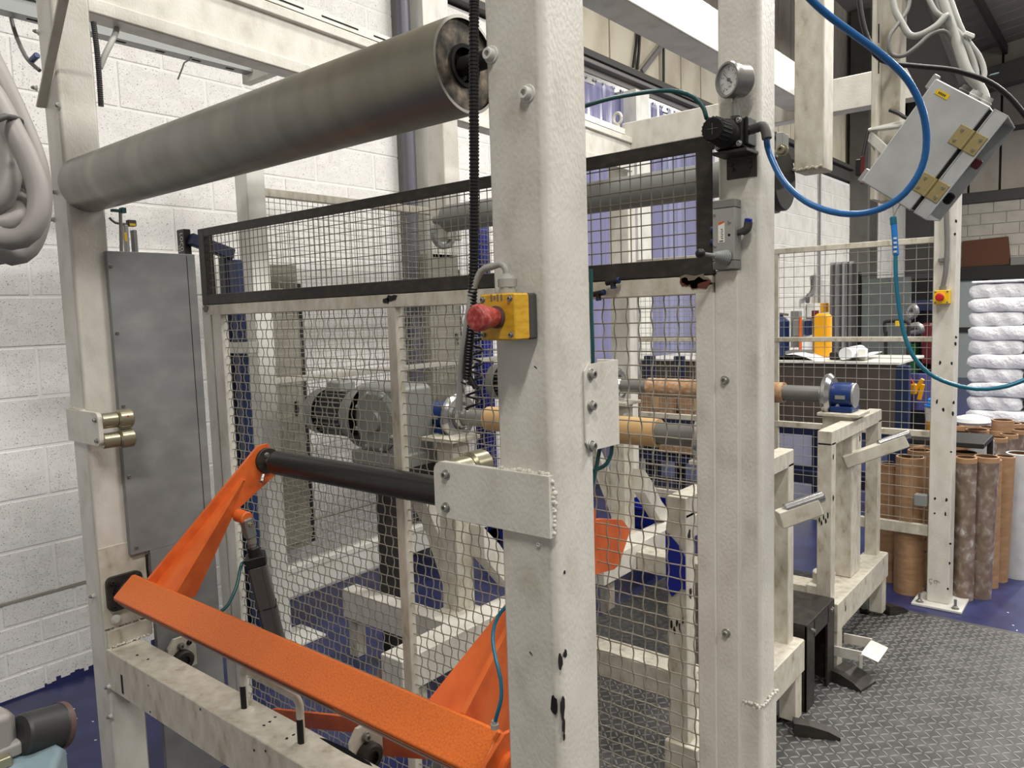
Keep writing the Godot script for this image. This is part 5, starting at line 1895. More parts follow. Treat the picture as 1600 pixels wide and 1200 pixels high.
	for e in [-2.372, -0.905]:
		s = begin()
		var arc := []
		for i in 15:
			var an := deg_to_rad(-205.0 + 230.0 * i / 14.0)
			arc.append(Vector3(e, ry - 0.058 + sin(an) * 0.062, rz + cos(an) * 0.062))
		for i in 14:
			bar(s, arc[i], arc[i + 1] + (arc[i + 1] - arc[i]) * 0.15, 0.022, 0.026, 0.003, XX)
		boxc(s, Vector3(e, ry + 0.03, rz - 0.075), Vector3(0.022, 0.20, 0.06), 0.004)
		part("hook_bracket", s, M.motor_pale, r2)
	bolt(r2, Vector3(-0.853, 2.116, -2.360), ZZ, 2.0, "zinc_gold")
	s = begin()
	rod(s, Vector3(-0.893, ry - 0.03, rz), Vector3(-0.868, ry - 0.03, rz), 0.095, 40, 0.004)
	part("end_disc", s, M.dark_steel, r2)

	# channel post that carries the junction box
	var ch := thing("box_hanger", "white channel post with angle brackets holding the tilted grey box", "bracket", Vector3(-0.624, 2.327, -2.564))
	s = begin()
	boxa(s, Vector3(Vector3(-0.587, 2.365, -2.300).x, 1.93, -2.42), Vector3(Vector3(-0.526, 2.350, -2.300).x, 2.9, -2.36), 0.003)
	boxa(s, Vector3(Vector3(-0.587, 2.365, -2.300).x, 1.93, -2.36), Vector3(Vector3(-0.574, 2.361, -2.300).x, 2.9, -2.30), 0.003)
	part("channel", s, M.white_paint_old, ch)
	s = begin()
	bar(s, Vector3(-0.592, 2.121, -2.304), Vector3(-0.429, 2.133, -2.310), 0.006, 0.012, 0.001)
	bar(s, Vector3(-0.592, 2.121, -2.304), Vector3(-0.418, 2.116, -2.317), 0.03, 0.006, 0.001)
	part("angle_bracket", s, M.white_steel, ch)
	s = begin()
	bar(s, Vector3(-0.591, 2.107, -2.303), Vector3(-0.495, 2.002, -2.266), 0.008, 0.024, 0.001)
	part("brace", s, M.white_steel, ch)
	s = begin()
	for i in 2:
		boxc(s, Vector3(-0.569, 2.373, -2.299).lerp(Vector3(-0.568, 2.292, -2.299), i), Vector3(0.003, 0.05, 0.001))
	part("slot", s, M.black_matte, ch)

	# tilted grey junction box
	var P := Vector3(-0.4701, 1.9083, -1.7705)
	var U := Vector3(0.60706, 0.79441, 0.01980)
	var V := Vector3(0.79300, -0.60401, -0.07944)
	var W := Vector3(-0.05115, 0.06392, -0.99664)
	var bb := Basis(U, -V, -W)
	if bb.determinant() < 0:
		bb = Basis(U, V, -W)
	var bx := thing("junction_box", "tilted grey steel junction box with two brass hinges and a yellow label", "junction box", P + U * 0.1158 + V * 0.07 + W * 0.1)
	s = begin()
	boxc(s, P + U * 0.1158 + V * 0.060 + W * 0.1, Vector3(0.2316, 0.120, 0.2), 0.003, bb)
	part("body", s, M.grey_box, bx)
	s = begin()
	boxc(s, P + U * 0.1158 + V * 0.123 + W * 0.1, Vector3(0.222, 0.008, 0.192), 0.0, bb)
	part("seal", s, M.black_matte, bx)
	# lid: a shallow tray, open towards its front
	s = begin()
	boxc(s, P + U * 0.1158 + V * 0.130 + W * 0.1, Vector3(0.2316, 0.006, 0.2), 0.002, bb)
	for e in [0.0015, 0.2301]:
		boxc(s, P + U * e + V * 0.142 + W * 0.1, Vector3(0.003, 0.030, 0.2), 0.001, bb)
	for e in [0.0015, 0.1985]:
		boxc(s, P + U * 0.1158 + V * 0.142 + W * e, Vector3(0.2316, 0.030, 0.003), 0.001, bb)
	var lid := part("lid", s, M.grey_box, bx)
	for e in [0.057, 0.163]:
		s = begin()
		boxc(s, P + U * e + V * 0.108 - W * 0.001, Vector3(0.040, 0.026, 0.003), 0.001, bb)
		boxc(s, P + U * e + V * 0.140 - W * 0.001, Vector3(0.040, 0.026, 0.003), 0.001, bb)
		rod(s, P + U * (e - 0.020) + V * 0.124 - W * 0.002, P + U * (e + 0.020) + V * 0.124 - W * 0.002, 0.0042, 12)
		part("brass_hinge", s, M.brass_hinge, bx)
		for q in [[-0.011, 0.104], [0.011, 0.104], [-0.011, 0.144], [0.011, 0.144]]:
			bolt(bx, P + U * (e + q[0]) + V * q[1] - W * 0.0025, -W, 0.42, "zinc_gold", "screw")
	s = begin()
	boxc(s, P + U * 0.135 + V * 0.160 + W * 0.05, Vector3(0.020, 0.016, 0.016), 0.003, bb)
	part("red_latch", s, M.red_dark, bx)
	s = begin()
	boxc(s, P + U * 0.055 + V * 0.160 + W * 0.05, Vector3(0.024, 0.016, 0.018), 0.004, bb)
	part("black_latch", s, M.black_matte, bx)
	s = begin()
	boxc(s, P + U * 0.212 + V * 0.030 - W * 0.0006, Vector3(0.010, 0.028, 0.0012), 0.0, bb)
	part("yellow_label", s, M.yellow, bx)
	s = begin()
	for i in 5:
		boxc(s, P + U * 0.212 + V * (0.023 + i * 0.0032) - W * 0.0014, Vector3(0.004, 0.0020, 0.0005), 0.0, bb)
	part("label_text", s, M.print_black, bx)
	s = begin()
	boxc(s, P + U * 0.224 - V * 0.004 + W * 0.02, Vector3(0.03, 0.012, 0.02), 0.002, bb)
	boxc(s, P + U * 0.012 - V * 0.004 + W * 0.02, Vector3(0.03, 0.012, 0.02), 0.002, bb)
	part("mounting_lug", s, M.alu, bx)
	for e in [0.050, 0.075, 0.098]:
		s = begin()
		var gp: Vector3 = P + U * 0.231 + V * e + W * 0.06
		lathe(s, gp, U, [[0, 0.0], [0, 0.012], [0.008, 0.012], [0.010, 0.010], [0.018, 0.009], [0.018, 0.0]], 12)
		part("cable_gland", s, M.steel_brown if e < 0.06 else M.motor_pale, bx)

	# grey trunking that brings the cables down to the box
	var tr := thing("cable_trunking", "grey steel cable trunking slanting down behind the tilted box", "trunking", Vector3(-0.474, 2.352, -2.430))
	s = begin()
	bar(s, Vector3(-0.548, 2.563, -2.329), Vector3(-0.473, 2.289, -2.813), 0.150, 0.05, 0.003, ZZ)
	part("duct", s, M.beam_grey, tr)
	s = begin()
	bar(s, Vector3(-0.477, 2.547, -2.347), Vector3(-0.422, 2.309, -2.728), 0.05, 0.012, 0.002, ZZ)
	part("cover_strip", s, M.grey_mid, tr)
	var bundle := [
		[[[1470, -30, 2.0], [1492, 30, 1.97], [1505, 70, 1.95], [1520, 110, 1.93], [1540, 135, 1.92], [1546, 160, 1.91], [1535, 190, 1.90], [1522, 208, 1.90]], 0.0125, "cable_grey", "thick pale grey cable curving over the tilted box into its gland"],
		[[[1484, -30, 2.0], [1505, 30, 1.96], [1520, 60, 1.95], [1538, 85, 1.94], [1545, 112, 1.93], [1535, 140, 1.92], [1522, 170, 1.91], [1512, 196, 1.90]], 0.0065, "cable_grey", "slim pale cable on the outer side of the bundle above the box"],
		[[[1448, -30, 2.0], [1470, 15, 1.98], [1495, 25, 1.97], [1500, 40, 1.96], [1512, 55, 1.95], [1530, 95, 1.94], [1533, 130, 1.93], [1518, 150, 1.92], [1505, 170, 1.91]], 0.0065, "cable_grey", "pale cable crossing the top of the bundle above the box"],
		[[[1400, -20, 2.0], [1405, 10, 1.99], [1415, 30, 1.98], [1428, 50, 1.97], [1445, 50, 1.96], [1470, 36, 1.95], [1486, 20, 1.95], [1490, 32, 1.96], [1500, 60, 1.97]], 0.0085, "cable_grey", "pale cable making a wide loop across the trunking"],
		[[[1430, -20, 2.0], [1425, 10, 1.99], [1412, 30, 1.98], [1398, 50, 1.97], [1395, 68, 1.97], [1402, 82, 1.97], [1420, 82, 1.96], [1440, 68, 1.95], [1460, 50, 1.95], [1480, 44, 1.95], [1492, 55, 1.96], [1510, 90, 1.96]], 0.0055, "conduit_grey", "darker grey cable making the lower loop beside the channel post"],
		[[[1462, -30, 2.0], [1480, 30, 1.98], [1500, 75, 1.96], [1512, 105, 1.94], [1528, 112, 1.93], [1535, 150, 1.92], [1530, 175, 1.91], [1516, 200, 1.90]], 0.0065, "conduit_grey", "darker cable threaded through the middle of the bundle above the box"]]
	for q in bundle:
		var pts := []
		for e in q[0]:
			var r: Vector3 = (pxl[0] - Vector3(0, 1.65, 0)) + (pxl[1] - pxl[0]) * (e[0] / 100.0) + (pxl[2] - pxl[0]) * (e[1] / 100.0)
			pts.append(Vector3(0, 1.65, 0) + r * e[2])
		O = pts[4]
		s = begin()
		hose(s, pts, q[1], 12, 0.012)
		single("bundle_cable", s, M[q[2]], q[3], "cable")
	t = thing("cable_tie", "small white tag tie round the cable bundle above the box", "cable tie", Vector3(-0.355, 2.312, -2.302))
	s = begin()
	bar(s, Vector3(-0.366, 2.322, -2.294), Vector3(-0.346, 2.311, -2.309), 0.012, 0.012, 0.003)
	part("band", s, M.print_white, t)
	s = begin()
	bar(s, Vector3(-0.310, 2.210, -2.313), Vector3(-0.293, 2.215, -2.328), 0.008, 0.003, 0.001)
	part("tail", s, M.pale_blue, t)
	O = Vector3(-0.416, 2.214, -2.136)
	s = begin()
	hose(s, [Vector3(-0.554, 2.429, -2.048), Vector3(-0.549, 2.367, -2.044), Vector3(-0.537, 2.305, -2.046), Vector3(-0.516, 2.249, -2.057), Vector3(-0.489, 2.228, -2.077), Vector3(-0.440, 2.218, -2.116), Vector3(-0.379, 2.208, -2.165), Vector3(-0.343, 2.196, -2.194), Vector3(-0.300, 2.174, -2.226), Vector3(-0.262, 2.138, -2.253), Vector3(-0.231, 2.093, -2.274), Vector3(-0.199, 2.042, -2.294)], 0.0065, 12)
	single("black_cable", s, M.black_plastic, "black cable sagging across in front of the trunking to the right", "cable")
	O = Vector3(-0.602, 2.093, -2.293)
	s = begin()
	hose(s, [Vector3(-0.592, 2.115, -2.291), Vector3(-0.597, 2.077, -2.282), Vector3(-0.601, 2.042, -2.274)], 0.005, 8)
	single("pendant_lead", s, M.black_plastic, "thin black lead dropping from the angle bracket corner", "cable")
	t = thing("pendant_plug", "black plug with a dull red strip hanging beside the channel post", "plug", Vector3(-0.606, 2.014, -2.280))
	s = begin()
	boxc(s, Vector3(-0.610, 2.019, -2.277), Vector3(0.014, 0.045, 0.02), 0.003)
	part("plug", s, M.black_plastic, t)
	s = begin()
	boxc(s, Vector3(-0.596, 2.009, -2.261), Vector3(0.010, 0.075, 0.004), 0.001)
	part("red_strip", s, M.red_dark, t)
	# leads passing behind the box
	O = Vector3(-0.497, 2.136, -2.254)
	s = begin()
	hose(s, [Vector3(-0.537, 2.163, -2.290), Vector3(-0.511, 2.147, -2.283), Vector3(-0.484, 2.125, -2.264), Vector3(-0.433, 2.109, -2.238)], 0.005, 8)
	single("black_cable", s, M.black_plastic, "short black lead behind the upper corner of the tilted box", "cable")

	# teal air line with its blue inline silencer, hung from the box
	t = thing("inline_silencer", "slim blue inline fitting hung on two wires under the tilted box", "pipe fitting", Vector3(-0.390, 1.780, -1.713))
	s = begin()
	rod(s, Vector3(-0.392, 1.816, -1.716), Vector3(-0.385, 1.741, -1.712), 0.0058, 14, 0.002)
	part("body", s, M.sky_plastic, t)
	s = begin()
	rod(s, Vector3(-0.393, 1.821, -1.716), Vector3(-0.391, 1.803, -1.715), 0.0064, 14, 0.002)
	part("collar", s, M.teal_hose, t)
	s = begin()
	for i in 4:
		boxc(s, Vector3(-0.386, 1.776, -1.706).lerp(Vector3(-0.385, 1.749, -1.704), i / 3.0), Vector3(0.006, 0.004, 0.0012))
	part("print", s, M.print_white, t)
	s = begin()
	hose(s, [Vector3(-0.392, 1.819, -1.716), Vector3(-0.401, 1.842, -1.750), Vector3(-0.423, 1.869, -1.827)], 0.0012, 6)
	hose(s, [Vector3(-0.392, 1.819, -1.716), Vector3(-0.395, 1.838, -1.755), Vector3(-0.405, 1.860, -1.840)], 0.0012, 6)
	part("hanging_wire", s, M.dull_steel, t)
	O = Vector3(-0.326, 1.534, -1.670)
	s = begin()
	hose(s, [Vector3(-0.386, 1.743, -1.712), Vector3(-0.383, 1.701, -1.703), Vector3(-0.376, 1.649, -1.695), Vector3(-0.364, 1.591, -1.685), Vector3(-0.346, 1.542, -1.681), Vector3(-0.318, 1.505, -1.687), Vector3(-0.281, 1.483, -1.702), Vector3(-0.240, 1.472, -1.721), Vector3(-0.204, 1.474, -1.738), Vector3(-0.174, 1.484, -1.751), Vector3(-0.136, 1.506, -1.772)], 0.0042, 12)
	single("air_tube", s, M.teal_hose, "long teal air tube sagging from the blue fitting across the far post", "hose")
	# cables that run down the cladding
	var cn := 0
	for q in [[Vector3(-3.860, 4.781, -6.863), Vector3(-3.860, 4.400, -6.789), Vector3(-3.860, 3.980, -6.666)], [Vector3(-3.860, 4.763, -6.801), Vector3(-3.860, 4.346, -6.813), Vector3(-3.860, 3.981, -6.752)], [Vector3(-3.860, 4.593, -7.288), Vector3(-3.860, 4.278, -7.293), Vector3(-3.860, 3.944, -7.285)]]:
		O = q[1]
		s = begin()
		hose(s, q, 0.014, 8, 0.2)
		single("wall_cable", s, M.black_plastic, ["left one of the pair of black cables down the cream cladding", "right one of the pair of black cables down the cream cladding", "single black cable down the cream cladding nearest the gauge"][cn], "cable")
		cn += 1
	O = Vector3(-3.840, 4.242, -7.161)
	s = begin()
	bar(s, Vector3(-3.830, 3.958, -6.786), Vector3(-3.830, 4.514, -7.451), 0.05, 0.03, 0.003, XX)
	single("flat_brace", s, M.beam_grey, "grey diagonal brace leaning across the cream wall cladding", "brace")


# ------------------------------------------------------------------ the two-station winder behind the guards
func cast_foot(t: Node3D, c: Vector3) -> void:
	var s := begin()
	boxc(s, c + UP * 0.055, Vector3(0.05, 0.075, 0.045), 0.006)
	part("foot_bracket", s, M.alu, t)
	hexbolt(t, c + Vector3(0.0, 0.05, 0.0235), ZZ, 1.3, "dull_steel")
	s = begin()
	rod(s, c + Vector3(-0.022, 0.026, 0), c + Vector3(0.022, 0.026, 0), 0.026, 18, 0.004)
	part("foot_wheel", s, M.black_plastic, t)


# black wedge shoe lying out from a stand
func shoe(called: String, label: String, a: Vector3, b: Vector3, w := 0.05) -> void:
	O = a
	var d := b - a
	var l := d.length()
	var s := begin()
	var side := d.cross(UP).normalized()
	plate(s, a - side * w * 0.5, d.normalized(), UP, [[0, 0.0], [l, 0.0], [l, 0.012], [l * 0.75, 0.032], [l * 0.35, 0.048], [0, 0.052]], w)
	single(called, s, M.black_paint, label, "floor shoe", "black wedge shoes at the feet of the winding stands")


func right_stand(label: String, x: float, zf: float, zb: float, zp: float, arm_a: Vector3, arm_b: Vector3) -> Node3D:
	var t := thing("winding_stand", label, "stand", Vector3(x, 0, (zf + zb) * 0.5))
	var s: SurfaceTool
	for z in [zf - 0.03, zb + 0.03]:
		s = begin()
		boxa(s, Vector3(x - 0.062, 0.33, z - 0.03), Vector3(x, 1.045, z + 0.03), 0.004)
		part("leg", s, M.white_paint_old, t)
		s = begin()
		boxa(s, Vector3(x - 0.035, 0.03, z - 0.035), Vector3(x + 0.032, 0.21, z + 0.035), 0.004)
		part("foot", s, M.white_paint_old, t)
		cast_foot(t, Vector3(x - 0.06, 0, z + 0.01))
	s = begin()
	boxa(s, Vector3(x - 0.062, 1.03, zb), Vector3(x, 1.095, zf), 0.004)
	part("top_bar", s, M.white_paint_old, t)
	s = begin()
	boxa(s, Vector3(x - 0.075, 0.205, zb - 0.03), Vector3(x + 0.035, 0.335, zf + 0.012), 0.005)
	boxa(s, Vector3(x - 0.16, 0.205, zp - 0.13), Vector3(x - 0.07, 0.335, zp + 0.27), 0.005)
	part("base_bar", s, M.white_paint_old, t)
	s = begin()
	boxa(s, Vector3(x - 0.15, 0.335, zp - 0.08), Vector3(x - 0.012, 1.115, zp + 0.08), 0.005)
	part("pedestal", s, M.white_paint_old, t)
	s = begin()
	boxa(s, Vector3(x - 0.17, 1.112, zp - 0.09), Vector3(x + 0.02, 1.128, zp + 0.10), 0.003)
	part("top_plate", s, M.white_paint_old, t)
	s = begin()
	rod(s, Vector3(x - 0.10, 0.334, zp + 0.20), Vector3(x - 0.10, 0.39, zp + 0.20), 0.05, 24, 0.004)
	part("boss", s, M.white_paint_old, t)
	# guide arm with a half-round nose
	s = begin()
	bar(s, arm_a, arm_b, 0.045, 0.062, 0.006)
	part("guide_arm", s, M.white_paint_old, t)
	s = begin()
	rod(s, arm_b - (arm_b - arm_a).normalized() * 0.13 + UP * 0.028, arm_b + (arm_b - arm_a).normalized() * 0.015 + UP * 0.028, 0.020, 16, 0.005)
	part("arm_nose", s, M.bright_steel, t)
	for q in [Vector3(x + 0.0006, 0.8, zf - 0.025), Vector3(x + 0.0006, 0.98, zf - 0.02), Vector3(x + 0.0006, 1.0, zp), Vector3(x + 0.0356, 0.28, zf - 0.1)]:
		chip(t, q, ZZ, UP, 0.02, 0.035)
	for i in 5:
		chip(t, Vector3(x - 0.05 + i * 0.009, 0.70 + i * 0.006 - (i % 2) * 0.02, zf + 0.0005), XX, UP, 0.008, 0.03)
	return t


func shaft_set(label: String, y: float, z: float, core_a: float, core_b: float, film: bool) -> void:
	var t := thing("winding_shaft", label, "shaft", Vector3(-1.7, y, z))
	var s := begin()
	rod(s, Vector3(-2.34, y, z), Vector3(-1.14, y, z), 0.040, 28, 0.003)
	part("shaft_bar", s, M.dull_steel, t)
	s = begin()
	lathe(s, Vector3(-2.335, y, z), XX, [[-0.03, 0.0], [-0.03, 0.09], [-0.015, 0.104], [0.0, 0.104], [0.012, 0.09], [0.014, 0.066], [0.0, 0.055], [0.02, 0.05], [0.035, 0.042]], 40)
	part("flange_chuck", s, M.bright_steel, t)
	s = begin()
	lathe(s, Vector3(-1.150, y, z), -XX, [[-0.03, 0.0], [-0.03, 0.085], [-0.012, 0.104], [0.004, 0.100], [0.012, 0.088], [0.012, 0.05], [0.03, 0.044]], 40)
	part("flange_chuck", s, M.bright_steel, t)
	for i in 8:
		var a := TAU * i / 8
		hexbolt(t, Vector3(-1.139, y + cos(a) * 0.072, z + sin(a) * 0.072), XX, 0.8, "dull_steel")
	O = Vector3((core_a + core_b) * 0.5, y, z)
	s = begin()
	pipe(s, Vector3(core_a, y, z), Vector3(core_b, y, z), 0.0525, 0.0415, 36)
	if film:
		single("cardboard_core", s, M.core_film, "film-wrapped cardboard core on the far winding shaft", "core tube")
	else:
		single("cardboard_core", s, M.card_light, "tan taped cardboard core on the near winding shaft", "core tube")


func pillow(label: String, c: Vector3) -> void:
	# blue bearing housing, axis along x
	var t := thing("bearing_housing", label, "bearing", c)
	var s := begin()
	lathe(s, c - XX * 0.055, XX, [[0, 0.0], [0, 0.050], [0.006, 0.060], [0.050, 0.062], [0.09, 0.062], [0.095, 0.058], [0.095, 0.0]], 32)
	part("housing", s, M.blue_paint, t)
	s = begin()
	boxc(s, c - UP * 0.062, Vector3(0.10, 0.026, 0.13), 0.004)
	part("foot", s, M.blue_paint, t)
	s = begin()
	rod(s, c + XX * 0.040, c + XX * 0.052, 0.060, 32, 0.003)
	part("end_cover", s, M.alu, t)
	s = begin()
	boxc(s, c + Vector3(-0.005, -0.004, 0.0618), Vector3(0.045, 0.018, 0.002))
	part("name_plate", s, M.alu, t)
	bolt(t, c + Vector3(-0.02, -0.049, 0.045), UP, 1.2, "alu")


func left_stand(label: String, z: float) -> void:
	var x := -2.32
	var t := thing("drive_stand", label, "stand", Vector3(x, 0, z))
	var s := begin()
	boxa(s, Vector3(x - 0.05, 0.33, z - 0.06), Vector3(x + 0.05, 1.10, z + 0.05), 0.005)
	part("pillar", s, M.white_paint_old, t)
	s = begin()
	boxa(s, Vector3(x - 0.10, 1.10, z - 0.09), Vector3(x + 0.09, 1.118, z + 0.09), 0.003)
	part("top_plate", s, M.white_paint_old, t)
	s = begin()
	boxa(s, Vector3(x + 0.08, 0.20, z - 0.60), Vector3(x + 0.205, 0.34, z + 0.53), 0.005)
	part("base_bar", s, M.white_paint, t)
	s = begin()
	boxa(s, Vector3(x - 0.62, 0.20, z + 0.08), Vector3(x + 0.09, 0.34, z + 0.17), 0.005)
	part("base_bar", s, M.white_paint, t)
	s = begin()
	boxa(s, Vector3(x - 0.05, 0.20, z - 0.06), Vector3(x + 0.09, 0.34, z + 0.09), 0.004)
	part("base_block", s, M.white_paint_old, t)
	# swept gusset behind the pillar
	s = begin()
	plate(s, Vector3(x + 0.05, 0.33, z - 0.05), -ZZ, UP, [[0.0, 0.24], [0.10, 0.13], [0.18, 0.04], [0.26, 0.0], [0.42, 0.0], [0.42, 0.03], [0.30, 0.06], [0.20, 0.15], [0.10, 0.28], [0.0, 0.38]], 0.075)
	part("brace", s, M.white_paint, t)
	s = begin()
	plate(s, Vector3(x - 0.05, 0.34, z + 0.03), -XX, UP, [[0.0, 0.06], [0.06, 0.20], [0.13, 0.36], [0.24, 0.50], [0.24, 0.58], [0.12, 0.50], [0.05, 0.36], [0.0, 0.24]], 0.05)
	part("brace", s, M.white_paint_old, t)
	for q in [Vector3(x - 0.58, 0, z + 0.12), Vector3(x + 0.14, 0, z - 0.55), Vector3(x + 0.14, 0, z + 0.40)]:
		s = begin()
		boxa(s, q + Vector3(-0.03, 0.0, -0.03), q + Vector3(0.03, 0.2, 0.03), 0.004)
		part("foot", s, M.white_paint_old, t)


func drive(label: String, z: float, x: float, y: float) -> void:
	# geared motor lying along x
	var t := thing("geared_motor", label, "motor", Vector3(x, y, z))
	var s := begin()
	lathe(s, Vector3(x - 0.42, y, z), XX, [[0, 0.0], [0, 0.095], [0.015, 0.112], [0.075, 0.114], [0.085, 0.114]], 36)
	part("fan_cover", s, M.motor_pale, t)
	s = begin()
	lathe(s, Vector3(x - 0.335, y, z), XX, [[0, 0.114], [0, 0.098], [0.21, 0.098], [0.21, 0.0]], 36)
	part("motor_body", s, M.wheel_black, t)
	s = begin()
	for i in 26:
		var a := TAU * i / 26
		var e := Vector3(0, cos(a), sin(a))
		bar(s, Vector3(x - 0.33, y, z) + e * 0.104, Vector3(x - 0.14, y, z) + e * 0.104, 0.006, 0.016, 0.0, e)
	part("cooling_fin", s, M.motor_grey, t)
	s = begin()
	lathe(s, Vector3(x - 0.13, y, z), XX, [[0, 0.0], [0, 0.11], [0.03, 0.13], [0.05, 0.135], [0.07, 0.135], [0.09, 0.155], [0.12, 0.16], [0.14, 0.16]], 36)
	part("bell_housing", s, M.motor_grey, t)
	s = begin()
	boxc(s, Vector3(x + 0.15, y - 0.02, z), Vector3(0.30, 0.36, 0.22), 0.03)
	boxc(s, Vector3(x + 0.16, y - 0.17, z + 0.02), Vector3(0.34, 0.06, 0.24), 0.006)
	lathe(s, Vector3(x + 0.15, y - 0.0, z + 0.10), ZZ, [[0, 0.14], [0.02, 0.14], [0.03, 0.12], [0.03, 0.05], [0.045, 0.045], [0.045, 0.0]], 32)
	part("gear_case", s, M.motor_grey, t)
	for i in 8:
		var a := TAU * i / 8 + 0.3
		hexbolt(t, Vector3(x + 0.15 + cos(a) * 0.128, y + sin(a) * 0.128, z + 0.128), ZZ, 0.8, "motor_pale")
	s = begin()
	boxc(s, Vector3(x - 0.24, y + 0.13, z), Vector3(0.11, 0.05, 0.10), 0.008)
	part("terminal_box", s, M.motor_pale, t)
	s = begin()
	boxa(s, Vector3(x, 0.9, z - 0.10), Vector3(x + 0.33, 0.99, z + 0.12), 0.004)
	boxa(s, Vector3(x - 0.02, 0.0, z - 0.08), Vector3(x + 0.04, 0.9, z + 0.0), 0.004)
	part("motor_bracket", s, M.dark_steel, t)


func build_winder() -> void:
	var s: SurfaceTool
	var za := -2.45
	var zb := -3.80
	left_stand("white drive stand of the near winding station with sweeping gusset", za + 0.07)
	left_stand("white drive stand of the far winding station behind the near one", zb)
	drive("grey geared motor with finned body on the near winding station", -2.30, -2.74, 1.19)
	drive("grey geared motor of the far winding station behind the middle post", -3.72, -2.80, 1.21)
	right_stand("white tubular stand carrying the right end of the near winding shaft", -1.0, -1.99, -2.90, za, Vector3(-0.933, 0.909, -2.550), Vector3(-0.827, 0.952, -2.650))
	right_stand("white tubular stand carrying the right end of the far winding shaft", -1.0, -3.37, -4.20, zb, Vector3(-1.050, 0.896, -3.720), Vector3(-0.810, 1.000, -3.850))
	shaft_set("steel winding shaft with flanged chucks on the near station", 1.195, za, -2.16, -1.335, false)
	shaft_set("steel winding shaft with flanged chucks on the far station", 1.205, zb, -2.13, -1.36, true)
	pillow("blue bearing housing at the right end of the far winding shaft", Vector3(-1.07, 1.205, zb))
	pillow("blue bearing housing at the right end of the near winding shaft", Vector3(-1.07, 1.195, za))
	pillow("blue bearing housing at the left end of the near winding shaft", Vector3(-2.43, 1.195, za))
	pillow("blue bearing housing at the left end of the far winding shaft", Vector3(-2.43, 1.205, zb))
	for q in [[1.195, za, "near", -2.50], [1.205, zb, "far", -2.50]]:
		O = Vector3(-2.6, q[0], q[1])
		s = begin()
		rod(s, Vector3(-2.78, q[0], q[1]), Vector3(-2.48, q[0], q[1]), 0.038, 20, 0.004)
		single("drive_shaft", s, M.wheel_brown, "brown-grey drive shaft between motor and blue bearing on the %s station" % q[2], "shaft")
	# wheel at the foot of the near drive stand
	var t := thing("running_wheel", "dull brown floor wheel beside the base of the near drive stand", "wheel", Vector3(-2.25, 0.13, -1.93))
	s = begin()
	lathe(s, Vector3(-2.30, 0.125, -1.93), XX, [[0, 0.06], [0.0, 0.115], [0.006, 0.125], [0.054, 0.125], [0.06, 0.115], [0.06, 0.085], [0.045, 0.08], [0.045, 0.03], [0.06, 0.03], [0.06, 0.0]], 36)
	part("rim", s, M.wheel_brown, t)
	# ties between the stands
	O = Vector3(-1.6, 0.25, -2.5)
	s = begin()
	boxa(s, Vector3(-2.11, 0.20, -2.56), Vector3(-1.155, 0.30, -2.44), 0.004)
	single("tie_beam", s, M.white_paint_old, "chipped cream tie beam low between the near stands", "beam")
	O = Vector3(-1.6, 0.25, -3.6)
	s = begin()
	boxa(s, Vector3(-2.11, 0.20, -3.72), Vector3(-1.155, 0.30, -3.60), 0.004)
	single("tie_beam", s, M.white_paint_old, "cream tie beam low between the far stands", "beam")
	t = thing("loading_plate", "dark raised steel plate between the stands, cream front edge, rear standing in for shade", "floor plate", Vector3(-1.6, 0.05, -3.2))
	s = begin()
	boxa(s, Vector3(-2.08, 0.07, -4.40), Vector3(-1.34, 0.085, -2.90), 0.002)  # drawn out to the rear as a stand-in for shade under the stands
	part("sheet_and_shade", s, M.dark_plate, t)
	s = begin()
	boxa(s, Vector3(-2.08, 0.006, -2.885), Vector3(-1.34, 0.022, -2.86), 0.002)
	part("edge_strip", s, M.white_paint_old, t)
	s = begin()
	for q in [-2.05, -1.37]:
		boxa(s, Vector3(q - 0.02, 0.006, -3.5), Vector3(q + 0.02, 0.07, -2.95))
	part("bearer", s, M.black_matte, t)
	# black cover box, foot pedal and floor shoes
	var bc := Vector3(-1.13, 0.19, -3.155)
	t = thing("cover_box", "black sheet-steel cover box with a slot between the two right stands", "cover box", bc)
	s = begin()
	boxa(s, Vector3(-1.28, 0.36, -3.33), Vector3(-0.972, 0.372, -2.975), 0.003)
	boxa(s, Vector3(-1.28, 0.008, -2.985), Vector3(-0.972, 0.365, -2.975), 0.002)
	boxa(s, Vector3(-1.28, 0.008, -3.33), Vector3(-0.972, 0.365, -3.32), 0.002)
	boxa(s, Vector3(-0.982, 0.008, -3.07), Vector3(-0.972, 0.365, -2.975), 0.001)
	boxa(s, Vector3(-0.982, 0.008, -3.33), Vector3(-0.972, 0.365, -3.24), 0.001)
	boxa(s, Vector3(-0.982, 0.29, -3.25), Vector3(-0.972, 0.365, -3.06), 0.001)
	part("casing", s, M.black_paint, t)
	s = begin()
	boxa(s, Vector3(-1.26, 0.01, -3.31), Vector3(-1.25, 0.355, -2.99))
	part("inner_wall", s, M.black_matte, t)
	for q in [[0.335, -3.30], [0.335, -3.28], [0.335, -3.03], [0.325, -3.05]]:
		bolt(t, Vector3(-0.972, q[0], q[1]), XX, 0.9, "dull_steel")
	t = thing("foot_pedal", "white hinged foot pedal with an angled tread at the far stand", "pedal", Vector3(-0.9, 0.1, -3.42))
	s = begin()
	bar(s, Vector3(-0.985, 0.12, -3.36), Vector3(-0.865, 0.125, -3.36), 0.008, 0.045, 0.001)
	part("pedal_arm", s, M.white_paint, t)
	s = begin()
	bar(s, Vector3(-0.985, 0.12, -3.52), Vector3(-0.865, 0.125, -3.52), 0.008, 0.045, 0.001)
	part("pedal_arm", s, M.white_paint, t)
	s = begin()
	boxc(s, Vector3(-0.835, 0.128, -3.44), Vector3(0.075, 0.006, 0.17), 0.002, Basis(ZZ, -0.25))
